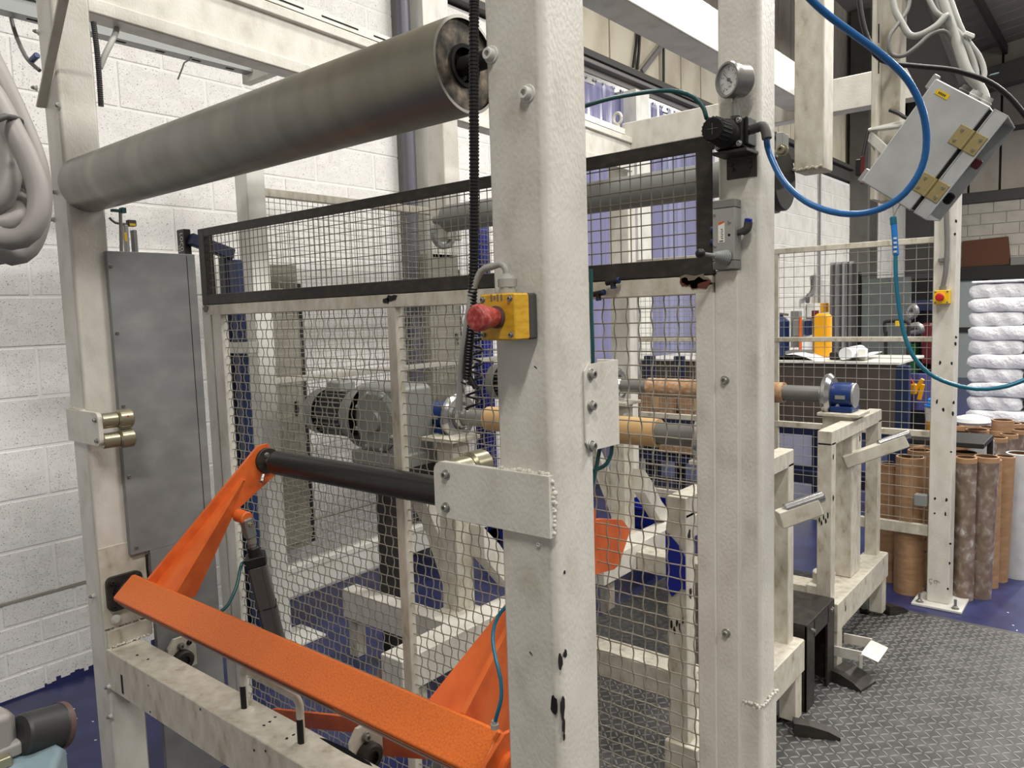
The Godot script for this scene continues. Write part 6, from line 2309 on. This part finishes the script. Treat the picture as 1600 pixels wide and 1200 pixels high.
	boxc(s, Vector3(-0.868, 0.105, -3.355), Vector3(0.012, 0.06, 0.006), 0.001)
	part("tread", s, M.white_paint, t)
	shoe("floor_shoe", "black wedge shoe nearest the camera at the foot of the near stand", Vector3(-0.965, 0.006, -2.80), Vector3(-0.815, 0.006, -2.87))
	shoe("floor_shoe", "wide black wedge shoe under the white foot pedal", Vector3(-0.965, 0.006, -3.36), Vector3(-0.83, 0.006, -3.33), 0.13)
	shoe("floor_shoe", "far black wedge shoe beside the base plate of the far post", Vector3(-0.965, 0.006, -4.20), Vector3(-0.90, 0.006, -4.305))
	# blue tape round the near stand's front leg
	t = thing("blue_tape", "strip of blue tape hanging down the front leg of the near stand", "tape", Vector3(-1.03, 0.9, -1.985))
	s = begin()
	plate(s, Vector3(-1.064, 0.80, -1.9855), XX, UP, [[0, 0.01], [0.02, -0.01], [0.05, 0.02], [0.064, 0.02], [0.064, 0.12], [0.045, 0.15], [0.0, 0.19]], 0.0015)
	part("strip", s, M.blue_bright, t)


# ------------------------------------------------------------------ what stands farther back in the hall
func core_tube(label: String, base: Vector3, h: float, r: float, m: String, group := "", lean := Vector3.ZERO) -> void:
	var t := thing("core_tube", label, "core tube", base, group)
	var top := base + UP * h + lean
	var s := begin()
	lathe(s, base, top - base, [[0, r * 0.86], [0, r], [h - 0.002, r], [h, r - 0.002], [h, r * 0.84]], 28)
	part("wall", s, M[m], t)
	s = begin()
	lathe(s, base, top - base, [[h - 0.0005, r * 0.84], [h - 0.35, r * 0.84], [h - 0.35, 0.0]], 24)
	part("bore", s, M.card_inside, t)
	if m == "card_film":
		s = begin()
		lathe(s, base, top - base, [[h - 0.028, r + 0.0008], [h - 0.001, r + 0.0008], [h + 0.0005, r - 0.002], [h + 0.0005, r * 0.86]], 28)
		part("bare_rim", s, M.card, t)
	elif m == "tube_white":
		s = begin()
		lathe(s, base, top - base, [[h + 0.0005, r * 0.98], [h + 0.0008, r * 0.85]], 28)
		part("rim", s, M.paper_white, t)


func sack(label: String, c: Vector3, size: Vector3, seed_: int, group: String) -> void:
	O = c
	var r := RandomNumberGenerator.new()
	r.seed = seed_
	var s := begin()
	# pillow-shaped sack: a rounded box that is pinched at its ends
	var nu := 20
	var nv := 16
	var f := func(i: int, j: int) -> Vector3:
		var u := float(i) / nu * 2.0 - 1.0
		var a := TAU * j / nv
		var e := 0.30
		var cx := signf(cos(a)) * pow(absf(cos(a)), e)
		var cy := signf(sin(a)) * pow(absf(sin(a)), e)
		var pin := pow(maxf(0.0, 1.0 - pow(absf(u), 9.0)), 0.5)
		var w := 0.90 + 0.10 * pin
		return c + Vector3(u * size.x * 0.5, cy * size.y * 0.5 * (0.50 + 0.50 * pin), cx * size.z * 0.5 * w) + Vector3(sin(a * 3.0 + seed_) * 0.004, sin(u * 7.0 + seed_) * 0.003, sin(u * 9.0 + a * 2.0 + seed_) * 0.006)
	for i in nu:
		for j in nv:
			var p0: Vector3 = f.call(i, j)
			var p1: Vector3 = f.call(i + 1, j)
			var p2: Vector3 = f.call(i + 1, j + 1)
			var p3: Vector3 = f.call(i, j + 1)
			var n := func(ii: int, jj: int) -> Vector3:
				var du: Vector3 = f.call(mini(ii + 1, nu), jj) - f.call(maxi(ii - 1, 0), jj)
				var dv: Vector3 = f.call(ii, jj + 1) - f.call(ii, jj - 1)
				var q := du.cross(dv)
				if q.length() < 1e-9:
					return XX * signf(ii - nu * 0.5)
				q = q.normalized()
				return q if q.dot(f.call(ii, jj) - c) > 0 else -q
			tri(s, p0, p1, p2, n.call(i, j), n.call(i + 1, j), n.call(i + 1, j + 1))
			tri(s, p0, p2, p3, n.call(i, j), n.call(i + 1, j + 1), n.call(i, j + 1))
	single("white_sack", s, M.sack, label, "sack", group)


func build_back() -> void:
	var s: SurfaceTool
	var t: Node3D
	# ---- standing cores
	var G := "standing cores packed behind the far post"
	core_tube("film-wrapped brown core at the left of the front row beside the far post", Vector3(-0.691, 0.000, -4.695), 0.79, 0.052, "card_film")
	core_tube("film-wrapped core with a bare brown rim, second in the front row", Vector3(-0.626, 0.000, -4.775), 0.79, 0.060, "card_film", "", Vector3(0.02, 0, 0))
	core_tube("plain brown core with a taped joint in the front row", Vector3(-0.577, 0.000, -5.115), 0.74, 0.050, "card", "", Vector3(0.02, 0, 0))
	core_tube("thick white roll of film at the right of the front row", Vector3(-0.499, 0.000, -5.247), 0.74, 0.072, "tube_white")
	core_tube("plain brown core rising just above the first wrapped core", Vector3(-0.746, 0.760, -5.026) - UP * 0.76, 0.76, 0.060, "card")
	core_tube("white film roll in the second row behind the wrapped cores", Vector3(-0.728, 0.760, -5.511) - UP * 0.76, 0.76, 0.066, "tube_white")
	core_tube("brown core half hidden between the plain core and the second wrapped core", Vector3(-0.609, 0.740, -4.979) - UP * 0.74, 0.74, 0.052, "card")
	core_tube("pair of wrapped cores right of the white roll, the left one", Vector3(-0.661, 0.760, -5.659) - UP * 0.76, 0.76, 0.055, "card_film")
	core_tube("pair of wrapped cores right of the white roll, the right one", Vector3(-0.617, 0.760, -5.826) - UP * 0.76, 0.76, 0.050, "card_film")
	core_tube("wrapped core cut by the right edge above the thick white roll", Vector3(-0.571, 0.760, -6.062) - UP * 0.76, 0.76, 0.066, "card_film")
	core_tube("core with wrinkled film stretched over its top", Vector3(-0.812, 0.760, -5.934) - UP * 0.76, 0.76, 0.070, "card_film")
	core_tube("tall brown core at the back right of the pack", Vector3(-0.679, 0.820, -6.046) - UP * 0.82, 0.82, 0.066, "card")
	core_tube("wrapped core standing behind the pair of wrapped cores", Vector3(-0.669, 0.760, -6.337) - UP * 0.76, 0.76, 0.070, "card_film")
	var deep := ["brown core touching the far post just above the front wrapped core", "brown core touching the far post, second above the front wrapped core", "brown core behind the core with wrinkled film, to its left", "brown core right behind the core with wrinkled film", "rearmost brown core touching the far post", "brown core between the wrinkled film core and the wrapped pair", "brown core at the right edge in the back row of the pack", "brown core under the crumpled white film bundle"]
	var n := 0
	for q in [Vector3(-0.870, 0.750, -5.584), Vector3(-0.899, 0.750, -5.834), Vector3(-0.899, 0.750, -6.190), Vector3(-0.770, 0.750, -6.157), Vector3(-0.972, 0.750, -6.152), Vector3(-0.702, 0.750, -6.032), Vector3(-0.600, 0.750, -6.448), Vector3(-1.024, 0.750, -6.447)]:
		core_tube(deep[n], q - UP * 0.75, 0.75, 0.062, "card", G)
		n += 1
	core_tube("brown core seen through the mesh just left of the far post", Vector3(-0.951, 0.000, -4.633), 0.78, 0.075, "card")
	core_tube("shorter brown core behind the blue rack upright left of the far post", Vector3(-1.083, 0.000, -4.782), 0.70, 0.07, "card")
	n = 0
	for q in [Vector3(-0.928, 0.800, -4.744), Vector3(-0.994, 0.800, -4.921), Vector3(-0.954, 0.800, -4.993)]:
		core_tube(["brown core at the mesh close to the far post, right of the first", "brown core with its rim just under the yellow bucket", "brown core rim tucked against the far post"][n], q - UP * 0.80, 0.80, 0.062, "card")
		n += 1
	t = thing("film_bundle", "crumpled white film bundle lying on the cores below the sacks", "film bundle", Vector3(-0.827, 0.840, -5.817))
	s = begin()
	lathe(s, Vector3(-0.827, 0.840, -5.817) - UP * 0.03, UP, [[0, 0.0], [0, 0.09], [0.02, 0.11], [0.045, 0.10], [0.06, 0.05], [0.062, 0.0]], 14)
	part("film", s, M.paper_white, t)

	# ---- sacks on their pallet
	var sx := Vector3(-1.282, 0.554, -8.578).x
	var sz := Vector3(-1.282, 0.554, -8.578).z
	t = thing("pallet", "wooden pallet under the stack of white sacks", "pallet", Vector3(sx + 0.5, 0.07, sz - 0.4))
	for i in 5:
		s = begin()
		boxa(s, Vector3(sx, 0.12, sz - i * 0.2 - 0.12), Vector3(sx + 1.1, 0.14, sz - i * 0.2), 0.002)
		part("deck_board", s, M.wood, t)
	for i in 3:
		s = begin()
		boxa(s, Vector3(sx + i * 0.5, 0.0, sz - 0.95), Vector3(sx + 0.1 + i * 0.5, 0.12, sz), 0.002)
		part("bearer", s, M.wood, t)
	var names := ["bottom", "second", "third", "fourth", "fifth", "sixth", "seventh", "eighth", "ninth", "tenth", "eleventh", "topmost"]
	for k in 12:
		var y := 0.14 + 0.137 * k + 0.068
		var grp := "white sacks stacked on the pallet"
		if k % 2 == 0:
			sack("white plastic sack lying lengthways in the %s layer of the pallet stack" % names[k], Vector3(sx + 0.40, y, sz - 0.28), Vector3(0.80, 0.150, 0.52), k, grp)
		else:
			sack("white plastic sack at the left of the %s layer of the pallet stack" % names[k], Vector3(sx + 0.235, y, sz - 0.30), Vector3(0.46, 0.150, 0.53), k, grp)
			sack("white plastic sack right of the gap in the %s layer of the pallet stack" % names[k], Vector3(sx + 0.735, y, sz - 0.30), Vector3(0.50, 0.150, 0.53), k + 40, grp)
	O = Vector3(sx + 0.45, 1.8, sz - 0.3)
	s = begin()
	boxc(s, Vector3(sx + 0.45, 1.80, sz - 0.30), Vector3(0.86, 0.025, 0.56), 0.01)
	single("stack_cover", s, M.sack, "white film sheet over the top of the sack stack", "cover")

	# ---- boards and glazing against the back wall
	t = thing("glazed_screen", "dark framed glazed screen against the back wall above the sacks", "screen", Vector3(-1.5, 1.2, -18.15))
	s = begin()
	boxa(s, Vector3(-3.0, 2.02, -18.24), Vector3(2.5, 2.28, -18.10), 0.01)
	for x in [-3.0, -2.42, -0.6, 1.0]:
		boxa(s, Vector3(x - 0.05, 0.0, -18.23), Vector3(x + 0.05, 2.05, -18.12), 0.005)
	boxa(s, Vector3(-3.0, 0.95, -18.23), Vector3(2.5, 1.05, -18.12), 0.005)
	part("frame", s, M.joint_dark, t)
	n = 0
	for q in [[-2.95, -2.47], [-2.37, -0.65], [-0.55, 0.95], [1.05, 2.5]]:
		s = begin()
		boxa(s, Vector3(q[0], 1.05, -18.19), Vector3(q[1], 2.02, -18.17))
		part("pane", s, M.glass_grey, t)
		s = begin()
		boxa(s, Vector3(q[0], 0.0, -18.19), Vector3(q[1], 0.95, -18.17))
		part("pane", s, M.glass_grey, t)
	O = Vector3(-2.4, 2.5, -18.2)
	s = begin()
	plate(s, Vector3(-2.85, 2.30, -18.28), XX, UP, [[0, 0], [0.86, 0.0], [0.80, 0.56], [0.0, 0.53]], 0.03)
	single("brown_board", s, M.brown_board, "brown board fixed on the back wall above the dark screen", "board")
	O = Vector3(-1.877, 2.367, -18.200)
	s = begin()
	boxa(s, Vector3(-1.995, 2.441, -18.280), Vector3(-1.507, 2.267, -18.200))
	single("grey_vent", s, M.motor_grey, "grey vent box on the back wall right of the brown board", "vent")

	# ---- tall grey sheet and drape near the corner
	t = thing("sheet_screen", "tall grey-green sheet screen with a dark frame behind the far mesh guard", "screen", Vector3(-3.095, 1.349, -13.000))
	s = begin()
	boxa(s, Vector3(-3.421, 0.737, -13.000) - UP * 1.4, Vector3(-2.704, 2.010, -13.000) - ZZ * 0.06, 0.01)
	part("sheet", s, M.sheet_green, t)
	s = begin()
	boxa(s, Vector3(-3.498, 2.053, -12.980), Vector3(-2.369, 2.058, -12.980) - ZZ * 0.10, 0.01)
	boxa(s, Vector3(-3.483, 0.686, -12.980) - UP * 1.4, Vector3(-3.440, 2.120, -12.980) - ZZ * 0.10, 0.01)
	part("frame", s, M.black_matte, t)
	O = Vector3(-3.427, 1.383, -12.000)
	s = begin()
	var pts := []
	for i in 15:
		pts.append(Vector3(lerpf(Vector3(-3.612, 1.386, -12.000).x, Vector3(-3.227, 1.379, -12.000).x, i / 14.0), 0, -12.0 + 0.07 * sin(i * 1.9)))
	for i in 14:
		var nn: Vector3 = (pts[i + 1] - pts[i]).cross(UP).normalized()
		quad(s, pts[i] + UP * 0.02, pts[i + 1] + UP * 0.02, pts[i + 1] + UP * 2.25, pts[i] + UP * 2.25, nn)
		quad(s, pts[i] + UP * 0.02 - ZZ * 0.02, pts[i + 1] + UP * 0.02 - ZZ * 0.02, pts[i + 1] + UP * 2.25 - ZZ * 0.02, pts[i] + UP * 2.25 - ZZ * 0.02, -nn)
	single("grey_drape", s, M.drape_grey, "grey plastic drape hanging beside the steel column", "drape")

	# ---- brown bench with its load
	var bz := -6.0
	var x0: float = Vector3(-2.548, 1.183, -6.000).x
	var x1: float = Vector3(-1.330, 1.204, -6.000).x
	t = thing("work_bench", "long dark brown bench with a white sheet on top behind the far guard", "bench", Vector3((x0 + x1) * 0.5, 0.6, bz))
	s = begin()
	boxa(s, Vector3(x0 - 0.9, 0.72, bz - 0.02), Vector3(x1, 1.19, bz), 0.004)
	part("front_panel", s, M.bench_brown, t)
	s = begin()
	boxa(s, Vector3(x0 - 0.9, 1.185, bz - 0.8), Vector3(x1 + 0.02, 1.205, bz + 0.02), 0.003)
	part("bench_top", s, M.white_steel, t)
	for x in [x0 - 0.8, (x0 + x1) * 0.5, x1 - 0.06]:
		s = begin()
		boxa(s, Vector3(x, 0.0, bz - 0.08), Vector3(x + 0.06, 0.72, bz - 0.02), 0.003)
		part("leg", s, M.blue_dark, t)
	for y in [0.62, 0.30]:
		s = begin()
		boxa(s, Vector3(x0 - 0.9, y, bz - 0.06), Vector3(x1, y + 0.07, bz), 0.003)
		part("cross_rail", s, M.blue_dark, t)
	t = thing("paper_roll", "white paper roll with a loose sheet lying on the brown bench", "paper roll", Vector3(-1.702, 1.229, -6.200))
	s = begin()
	var rl := Vector3(-1.702, 1.239, -6.200)
	rod(s, Vector3(rl.x, 1.255, bz - 0.45), Vector3(rl.x, 1.255, bz - 0.05), 0.05, 24, 0.002)
	part("roll", s, M.paper_white, t)
	O = Vector3(x0 + 0.3, 1.22, bz - 0.2)
	s = begin()
	for i in 16:
		var xa := x0 - 0.2 + i * 0.075
		var ya := 1.222 + 0.03 * sin(i * 0.9) + 0.025 * (1.0 - i / 16.0)
		var yb := 1.222 + 0.03 * sin((i + 1) * 0.9) + 0.025 * (1.0 - (i + 1) / 16.0)
		quad(s, Vector3(xa, ya, bz - 0.5), Vector3(xa + 0.075, yb, bz - 0.5), Vector3(xa + 0.075, yb - 0.01, bz - 0.02), Vector3(xa, ya - 0.01, bz - 0.02), UP)
		quad(s, Vector3(xa, ya - 0.004, bz - 0.5), Vector3(xa + 0.075, yb - 0.004, bz - 0.5), Vector3(xa + 0.075, yb - 0.014, bz - 0.02), Vector3(xa, ya - 0.014, bz - 0.02), DOWN)
	single("white_sheet", s, M.paper_white, "rumpled white sheet spread over the left of the brown bench", "sheet")
	t = thing("tape_gun", "small dark tool with a white block on the bench beside the paper roll", "tool", Vector3(-1.796, 1.222, -6.200))
	s = begin()
	boxc(s, Vector3(Vector3(-1.806, 1.227, -6.200).x, 1.235, bz - 0.15), Vector3(0.07, 0.06, 0.08), 0.01)
	part("body", s, M.dark_steel, t)
	s = begin()
	boxc(s, Vector3(Vector3(-1.664, 1.234, -6.200).x + 0.06, 1.25, bz - 0.15), Vector3(0.06, 0.09, 0.08), 0.01)
	part("block", s, M.print_white, t)
	t = thing("yellow_can", "yellow plastic can with a red cap on the brown bench", "can", Vector3(-1.965, 1.289, -6.350))
	var yc := Vector3(-1.966, 1.408, -6.350)
	s = begin()
	boxc(s, Vector3(yc.x, 1.205 + 0.18, bz - 0.35), Vector3(0.13, 0.36, 0.12), 0.025)
	part("body", s, M.yellow_drum, t)
	s = begin()
	rod(s, Vector3(yc.x - 0.05, 1.53, bz - 0.33), Vector3(yc.x - 0.05, 1.59, bz - 0.33), 0.028, 14)
	part("cap", s, M.red_dark, t)
	t = thing("blue_can", "blue metal can on the bench at the edge of the rear post", "can", Vector3(Vector3(-2.315, 1.464, -6.350).x, 1.2, bz - 0.35))
	s = begin()
	lathe(s, Vector3(Vector3(-2.315, 1.464, -6.350).x, 1.205, bz - 0.35), UP, [[0, 0.0], [0, 0.08], [0.30, 0.08], [0.32, 0.06], [0.34, 0.03], [0.36, 0.03], [0.36, 0.0]], 20)
	part("body", s, M.blue_steel, t)
	s = begin()
	bar(s, Vector3(Vector3(-2.326, 1.625, -6.350).x, 1.57, bz - 0.35), Vector3(Vector3(-2.240, 1.622, -6.350).x, 1.56, bz - 0.35), 0.02, 0.02, 0.003)
	part("tap", s, M.zinc_gold, t)
	t = thing("bench_machine", "small grey bench machine with blue and orange details in front of the white wall", "machine", Vector3(-2.145, 1.515, -6.350))
	var mx: float = Vector3(-2.145, 1.515, -6.350).x
	s = begin()
	boxc(s, Vector3(mx - 0.03, 1.44, bz - 0.35), Vector3(0.07, 0.30, 0.08), 0.006)
	boxc(s, Vector3(mx + 0.02, 1.235, bz - 0.35), Vector3(0.22, 0.06, 0.20), 0.006)
	boxc(s, Vector3(mx + 0.02, 1.45, bz - 0.33), Vector3(0.12, 0.14, 0.12), 0.012)
	part("frame", s, M.motor_grey, t)
	s = begin()
	boxc(s, Vector3(mx + 0.07, 1.45, bz - 0.32), Vector3(0.05, 0.12, 0.10), 0.006)
	part("blue_cover", s, M.blue_steel, t)
	s = begin()
	rod(s, Vector3(mx + 0.03, 1.27, bz - 0.27), Vector3(mx + 0.03, 1.54, bz - 0.27), 0.012, 10)
	part("orange_rod", s, M.orange, t)
	# white switch box on the wall with its conduit hook
	t = thing("switch_box", "white switch box with an orange cover on the wall above the yellow can", "switch box", Vector3(-3.780, 1.551, -11.692))
	s = begin()
	boxa(s, Vector3(-3.800, 1.649, -11.522), Vector3(-3.800, 1.433, -11.815) + XX * 0.12, 0.01)
	part("box", s, M.print_white, t)
	s = begin()
	boxa(s, Vector3(-3.800, 1.646, -11.782), Vector3(-3.800, 1.505, -12.114) + XX * 0.15, 0.01)
	part("cover", s, M.yellow_drum, t)
	s = begin()
	hose(s, [Vector3(-3.770, 2.066, -11.739), Vector3(-3.770, 1.856, -11.743), Vector3(-3.720, 1.778, -11.503), Vector3(-3.700, 1.759, -11.301), Vector3(-3.720, 1.667, -11.335)], 0.03, 10, 0.05)
	part("conduit_hook", s, M.conduit_grey, t)

	# ---- racking and odds and ends right of the bench
	t = thing("rack_upright", "blue pallet-rack upright behind the far mesh guard", "rack", Vector3(-1.040, -0.000, -4.810))
	var ru := Vector3(-1.040, -0.000, -4.810)
	s = begin()
	boxa(s, Vector3(ru.x - 0.035, 0, ru.z - 0.06), Vector3(ru.x + 0.035, 1.27, ru.z), 0.004)
	part("upright", s, M.blue_steel, t)
	s = begin()
	boxa(s, Vector3(ru.x - 1.2, 0.50, ru.z - 0.10), Vector3(ru.x + 0.03, 0.58, ru.z - 0.06), 0.004)
	part("beam", s, M.blue_dark, t)
	s = begin()
	boxa(s, Vector3(ru.x - 0.01, 0.80, ru.z - 0.50), Vector3(ru.x + 0.40, 0.83, ru.z - 0.12), 0.004)
	boxa(s, Vector3(ru.x + 0.37, 0.0, ru.z - 0.5), Vector3(ru.x + 0.40, 0.80, ru.z - 0.46), 0.004)
	part("shelf", s, M.dark_steel, t)
	t = thing("bucket", "small white bucket with a pale blue lid and yellow base on the rack shelf", "bucket", Vector3(ru.x + 0.13, 0.83, ru.z - 0.3))
	var bk := Vector3(ru.x + 0.135, 0.83, ru.z - 0.30)
	s = begin()
	lathe(s, bk, UP, [[0, 0.0], [0, 0.055], [0.09, 0.066], [0.09, 0.0]], 24)
	part("yellow_base", s, M.yellow_drum, t)
	s = begin()
	lathe(s, bk + UP * 0.09, UP, [[0, 0.066], [0.085, 0.072], [0.085, 0.0]], 24)
	part("white_side", s, M.print_white, t)
	s = begin()
	lathe(s, bk + UP * 0.175, UP, [[0, 0.074], [0.012, 0.074], [0.014, 0.0]], 24)
	boxc(s, bk + Vector3(-0.02, 0.205, 0.0), Vector3(0.07, 0.04, 0.05), 0.006)
	part("lid", s, M.sky_plastic, t)
	t = thing("tool_cluster", "orange and red hand tools hanging behind the mesh near the far post", "tools", Vector3(-1.320, 0.975, -6.500))
	s = begin()
	boxc(s, Vector3(-1.338, 0.959, -6.500), Vector3(0.09, 0.09, 0.05), 0.015)
	bar(s, Vector3(-1.311, 0.940, -6.500), Vector3(-1.259, 1.042, -6.500), 0.03, 0.03, 0.005)
	bar(s, Vector3(-1.283, 0.877, -6.500), Vector3(-1.258, 1.002, -6.500), 0.03, 0.03, 0.005)
	part("orange_part", s, M.yellow_drum, t)
	s = begin()
	bar(s, Vector3(-1.376, 1.088, -6.500), Vector3(-1.329, 1.000, -6.500), 0.025, 0.02, 0.004)
	part("red_strap", s, M.red, t)
	s = begin()
	boxa(s, Vector3(-1.415, 0.780, -6.620), Vector3(-1.158, 1.069, -6.620) - ZZ * 0.05, 0.004)
	boxa(s, Vector3(-1.415, 0.780, -6.620) - UP * 0.9, Vector3(-1.392, 1.063, -6.620) - ZZ * 0.05, 0.004)
	part("panel", s, M.skirting_violet, t)
	t = thing("dark_machine", "dark machine with blue, red and green boxes in the far corner behind the mesh", "machine", Vector3(-1.764, 1.299, -9.000))
	s = begin()
	boxa(s, Vector3(-1.914, 0.728, -9.200) - UP * 0.8, Vector3(-1.678, 1.892, -9.200) - ZZ * 0.8, 0.02)
	part("housing", s, M.black_matte, t)
	s = begin()
	boxa(s, Vector3(-1.866, 1.519, -9.000), Vector3(-1.673, 1.648, -9.000) - ZZ * 0.15, 0.02)
	part("blue_box", s, M.blue_dark, t)
	s = begin()
	boxa(s, Vector3(-1.770, 0.958, -9.000), Vector3(-1.669, 1.400, -9.000) - ZZ * 0.15, 0.02)
	part("red_box", s, M.red_dark, t)
	s = begin()
	boxa(s, Vector3(-1.879, 0.817, -9.000), Vector3(-1.817, 1.177, -9.000) - ZZ * 0.15, 0.01)
	part("green_box", s, M.green, t)
	s = begin()
	hose(s, [Vector3(-1.858, 1.534, -8.900), Vector3(-1.812, 1.587, -8.850), Vector3(-1.786, 1.520, -8.850), Vector3(-1.844, 1.466, -8.900), Vector3(-1.864, 1.534, -8.900)], 0.03, 8, 0.05)
	hose(s, [Vector3(-1.867, 1.358, -8.900), Vector3(-1.772, 1.386, -8.850), Vector3(-1.735, 1.332, -8.850), Vector3(-1.842, 1.304, -8.900)], 0.035, 8, 0.05)
	part("pipe_loop", s, M.alu, t)
	t = thing("pump_trolley_handle", "black trolley handle with a yellow clip in front of the grey sheet", "handle", Vector3(-1.982, 1.370, -9.000))
	s = begin()
	hose(s, [Vector3(-2.074, 1.310, -8.800), Vector3(-2.082, 1.405, -8.800), Vector3(-2.057, 1.432, -8.800), Vector3(-1.878, 1.429, -8.800), Vector3(-1.846, 1.388, -8.800), Vector3(-1.851, 1.308, -8.800)], 0.018, 8, 0.05)
	bar(s, Vector3(-2.068, 1.323, -8.800), Vector3(-2.057, 0.483, -8.800) - UP * 0.4, 0.03, 0.03)
	bar(s, Vector3(-1.851, 1.322, -8.800), Vector3(-1.838, 0.495, -8.800) - UP * 0.4, 0.03, 0.03)
	part("bar", s, M.joint_dark, t)
	s = begin()
	boxc(s, Vector3(-1.948, 1.405, -8.760), Vector3(0.04, 0.06, 0.03), 0.005)
	part("clip", s, M.yellow, t)

	# ---- left side, behind the winder
	n = 0
	for q in [[Vector3(-3.620, 1.951, -2.302), Vector3(-3.620, 0.312, -2.435), 0.36], [Vector3(-3.620, 2.059, -3.554), Vector3(-3.620, 1.344, -3.846), 0.9]]:
		var z1: float = q[0].z
		var z2: float = q[1].z if n == 1 else Vector3(-3.620, 1.965, -2.535).z
		var y1: float = q[0].y
		var y2: float = q[2]
		t = thing("wall_cabinet", ["tall grey-beige cabinet on the wall behind the side guard", "narrow grey-beige cabinet on the wall right of the column"][n], "cabinet", Vector3(-3.7, 1.2, (z1 + z2) * 0.5))
		s = begin()
		boxa(s, Vector3(-3.80, y2, z2), Vector3(-3.62, y1, z1), 0.006)
		part("body", s, M.grey_cabinet, t)
		s = begin()
		boxa(s, Vector3(-3.625, y2 + 0.03, z2 + 0.03), Vector3(-3.612, y1 - 0.03, z1 - 0.03), 0.003)
		part("door", s, M.grey_cabinet, t)
		s = begin()
		boxa(s, Vector3(-3.80, y2, z2 - 0.05), Vector3(-3.66, y1 - 0.1, z2), 0.002)
		part("side_gap", s, M.joint_dark, t)
		s = begin()
		boxc(s, Vector3(-3.607, (y1 + y2) * 0.5, z2 + 0.06), Vector3(0.015, 0.08, 0.02), 0.003)
		part("handle", s, M.dark_steel, t)
		n += 1
	t = thing("blue_rack", "bright blue upright standing by the wall between roller and middle post", "rack", Vector3(-3.550, 1.828, -4.049))
	s = begin()
	boxa(s, Vector3(-3.60, 0.0, Vector3(-3.500, 1.825, -3.938).z), Vector3(-3.50, Vector3(-3.500, 2.405, -4.022).y, Vector3(-3.500, 1.826, -4.046).z), 0.004)
	part("upright", s, M.blue_bright, t)
	s = begin()
	boxa(s, Vector3(-3.60, 0.0, Vector3(-3.500, 1.826, -4.046).z - 0.25), Vector3(-3.50, 0.12, Vector3(-3.500, 1.825, -3.938).z), 0.004)
	part("foot", s, M.blue_bright, t)
	t = thing("storage_rack", "blue-framed storage rack with cartons beyond the far guard", "rack", Vector3(-2.882, 0.303, -5.500))
	var q0 := Vector3(-3.178, 0.504, -5.400)
	var q1 := Vector3(-2.449, 0.570, -5.400)
	for x in [q0.x, (q0.x * 0.62 + q1.x * 0.38), q1.x]:
		s = begin()
		boxa(s, Vector3(x - 0.04, 0, -5.72), Vector3(x + 0.04, 1.25, -5.66), 0.004)
		part("upright", s, M.blue_dark, t)
	for y in [0.12, 0.42, 0.72]:
		s = begin()
		boxa(s, Vector3(q0.x - 0.2, y, -5.93), Vector3(q1.x + 0.05, y + 0.05, -5.40), 0.004)
		part("shelf", s, M.blue_dark, t)
	for k in 4:
		var cx: float = lerpf(q0.x, q1.x, 0.25 + k * 0.25)
		var y: float = [0.78, 0.48, 0.78, 0.18][k]
		t = thing("carton", ["brown carton on the top shelf of the blue storage rack, left", "brown carton on the middle shelf of the blue storage rack", "dark brown carton on the top shelf of the storage rack, right", "flat carton on the bottom shelf of the blue storage rack"][k], "carton", Vector3(cx, y, -5.7))
		s = begin()
		boxa(s, Vector3(cx - 0.16, y, -5.90), Vector3(cx + 0.16, y + 0.20, -5.45), 0.004)
		part("box", s, M.card, t)
		s = begin()
		boxa(s, Vector3(cx - 0.03, y + 0.05, -5.452), Vector3(cx + 0.03, y + 0.201, -5.448))
		part("tape", s, M.card_light, t)
	t = thing("blue_bin", "round dark blue plastic bin on the floor beyond the winding stands", "bin", Vector3(-2.490, 0.000, -4.463))
	s = begin()
	var bn := Vector3(-2.490, 0.000, -4.463)
	lathe(s, bn, UP, [[0, 0.0], [0, 0.13], [0.20, 0.15], [0.21, 0.158], [0.32, 0.165], [0.33, 0.175], [0.345, 0.175], [0.345, 0.160], [0.05, 0.125], [0.05, 0.0]], 36)
	part("shell", s, M.blue_bright, t)
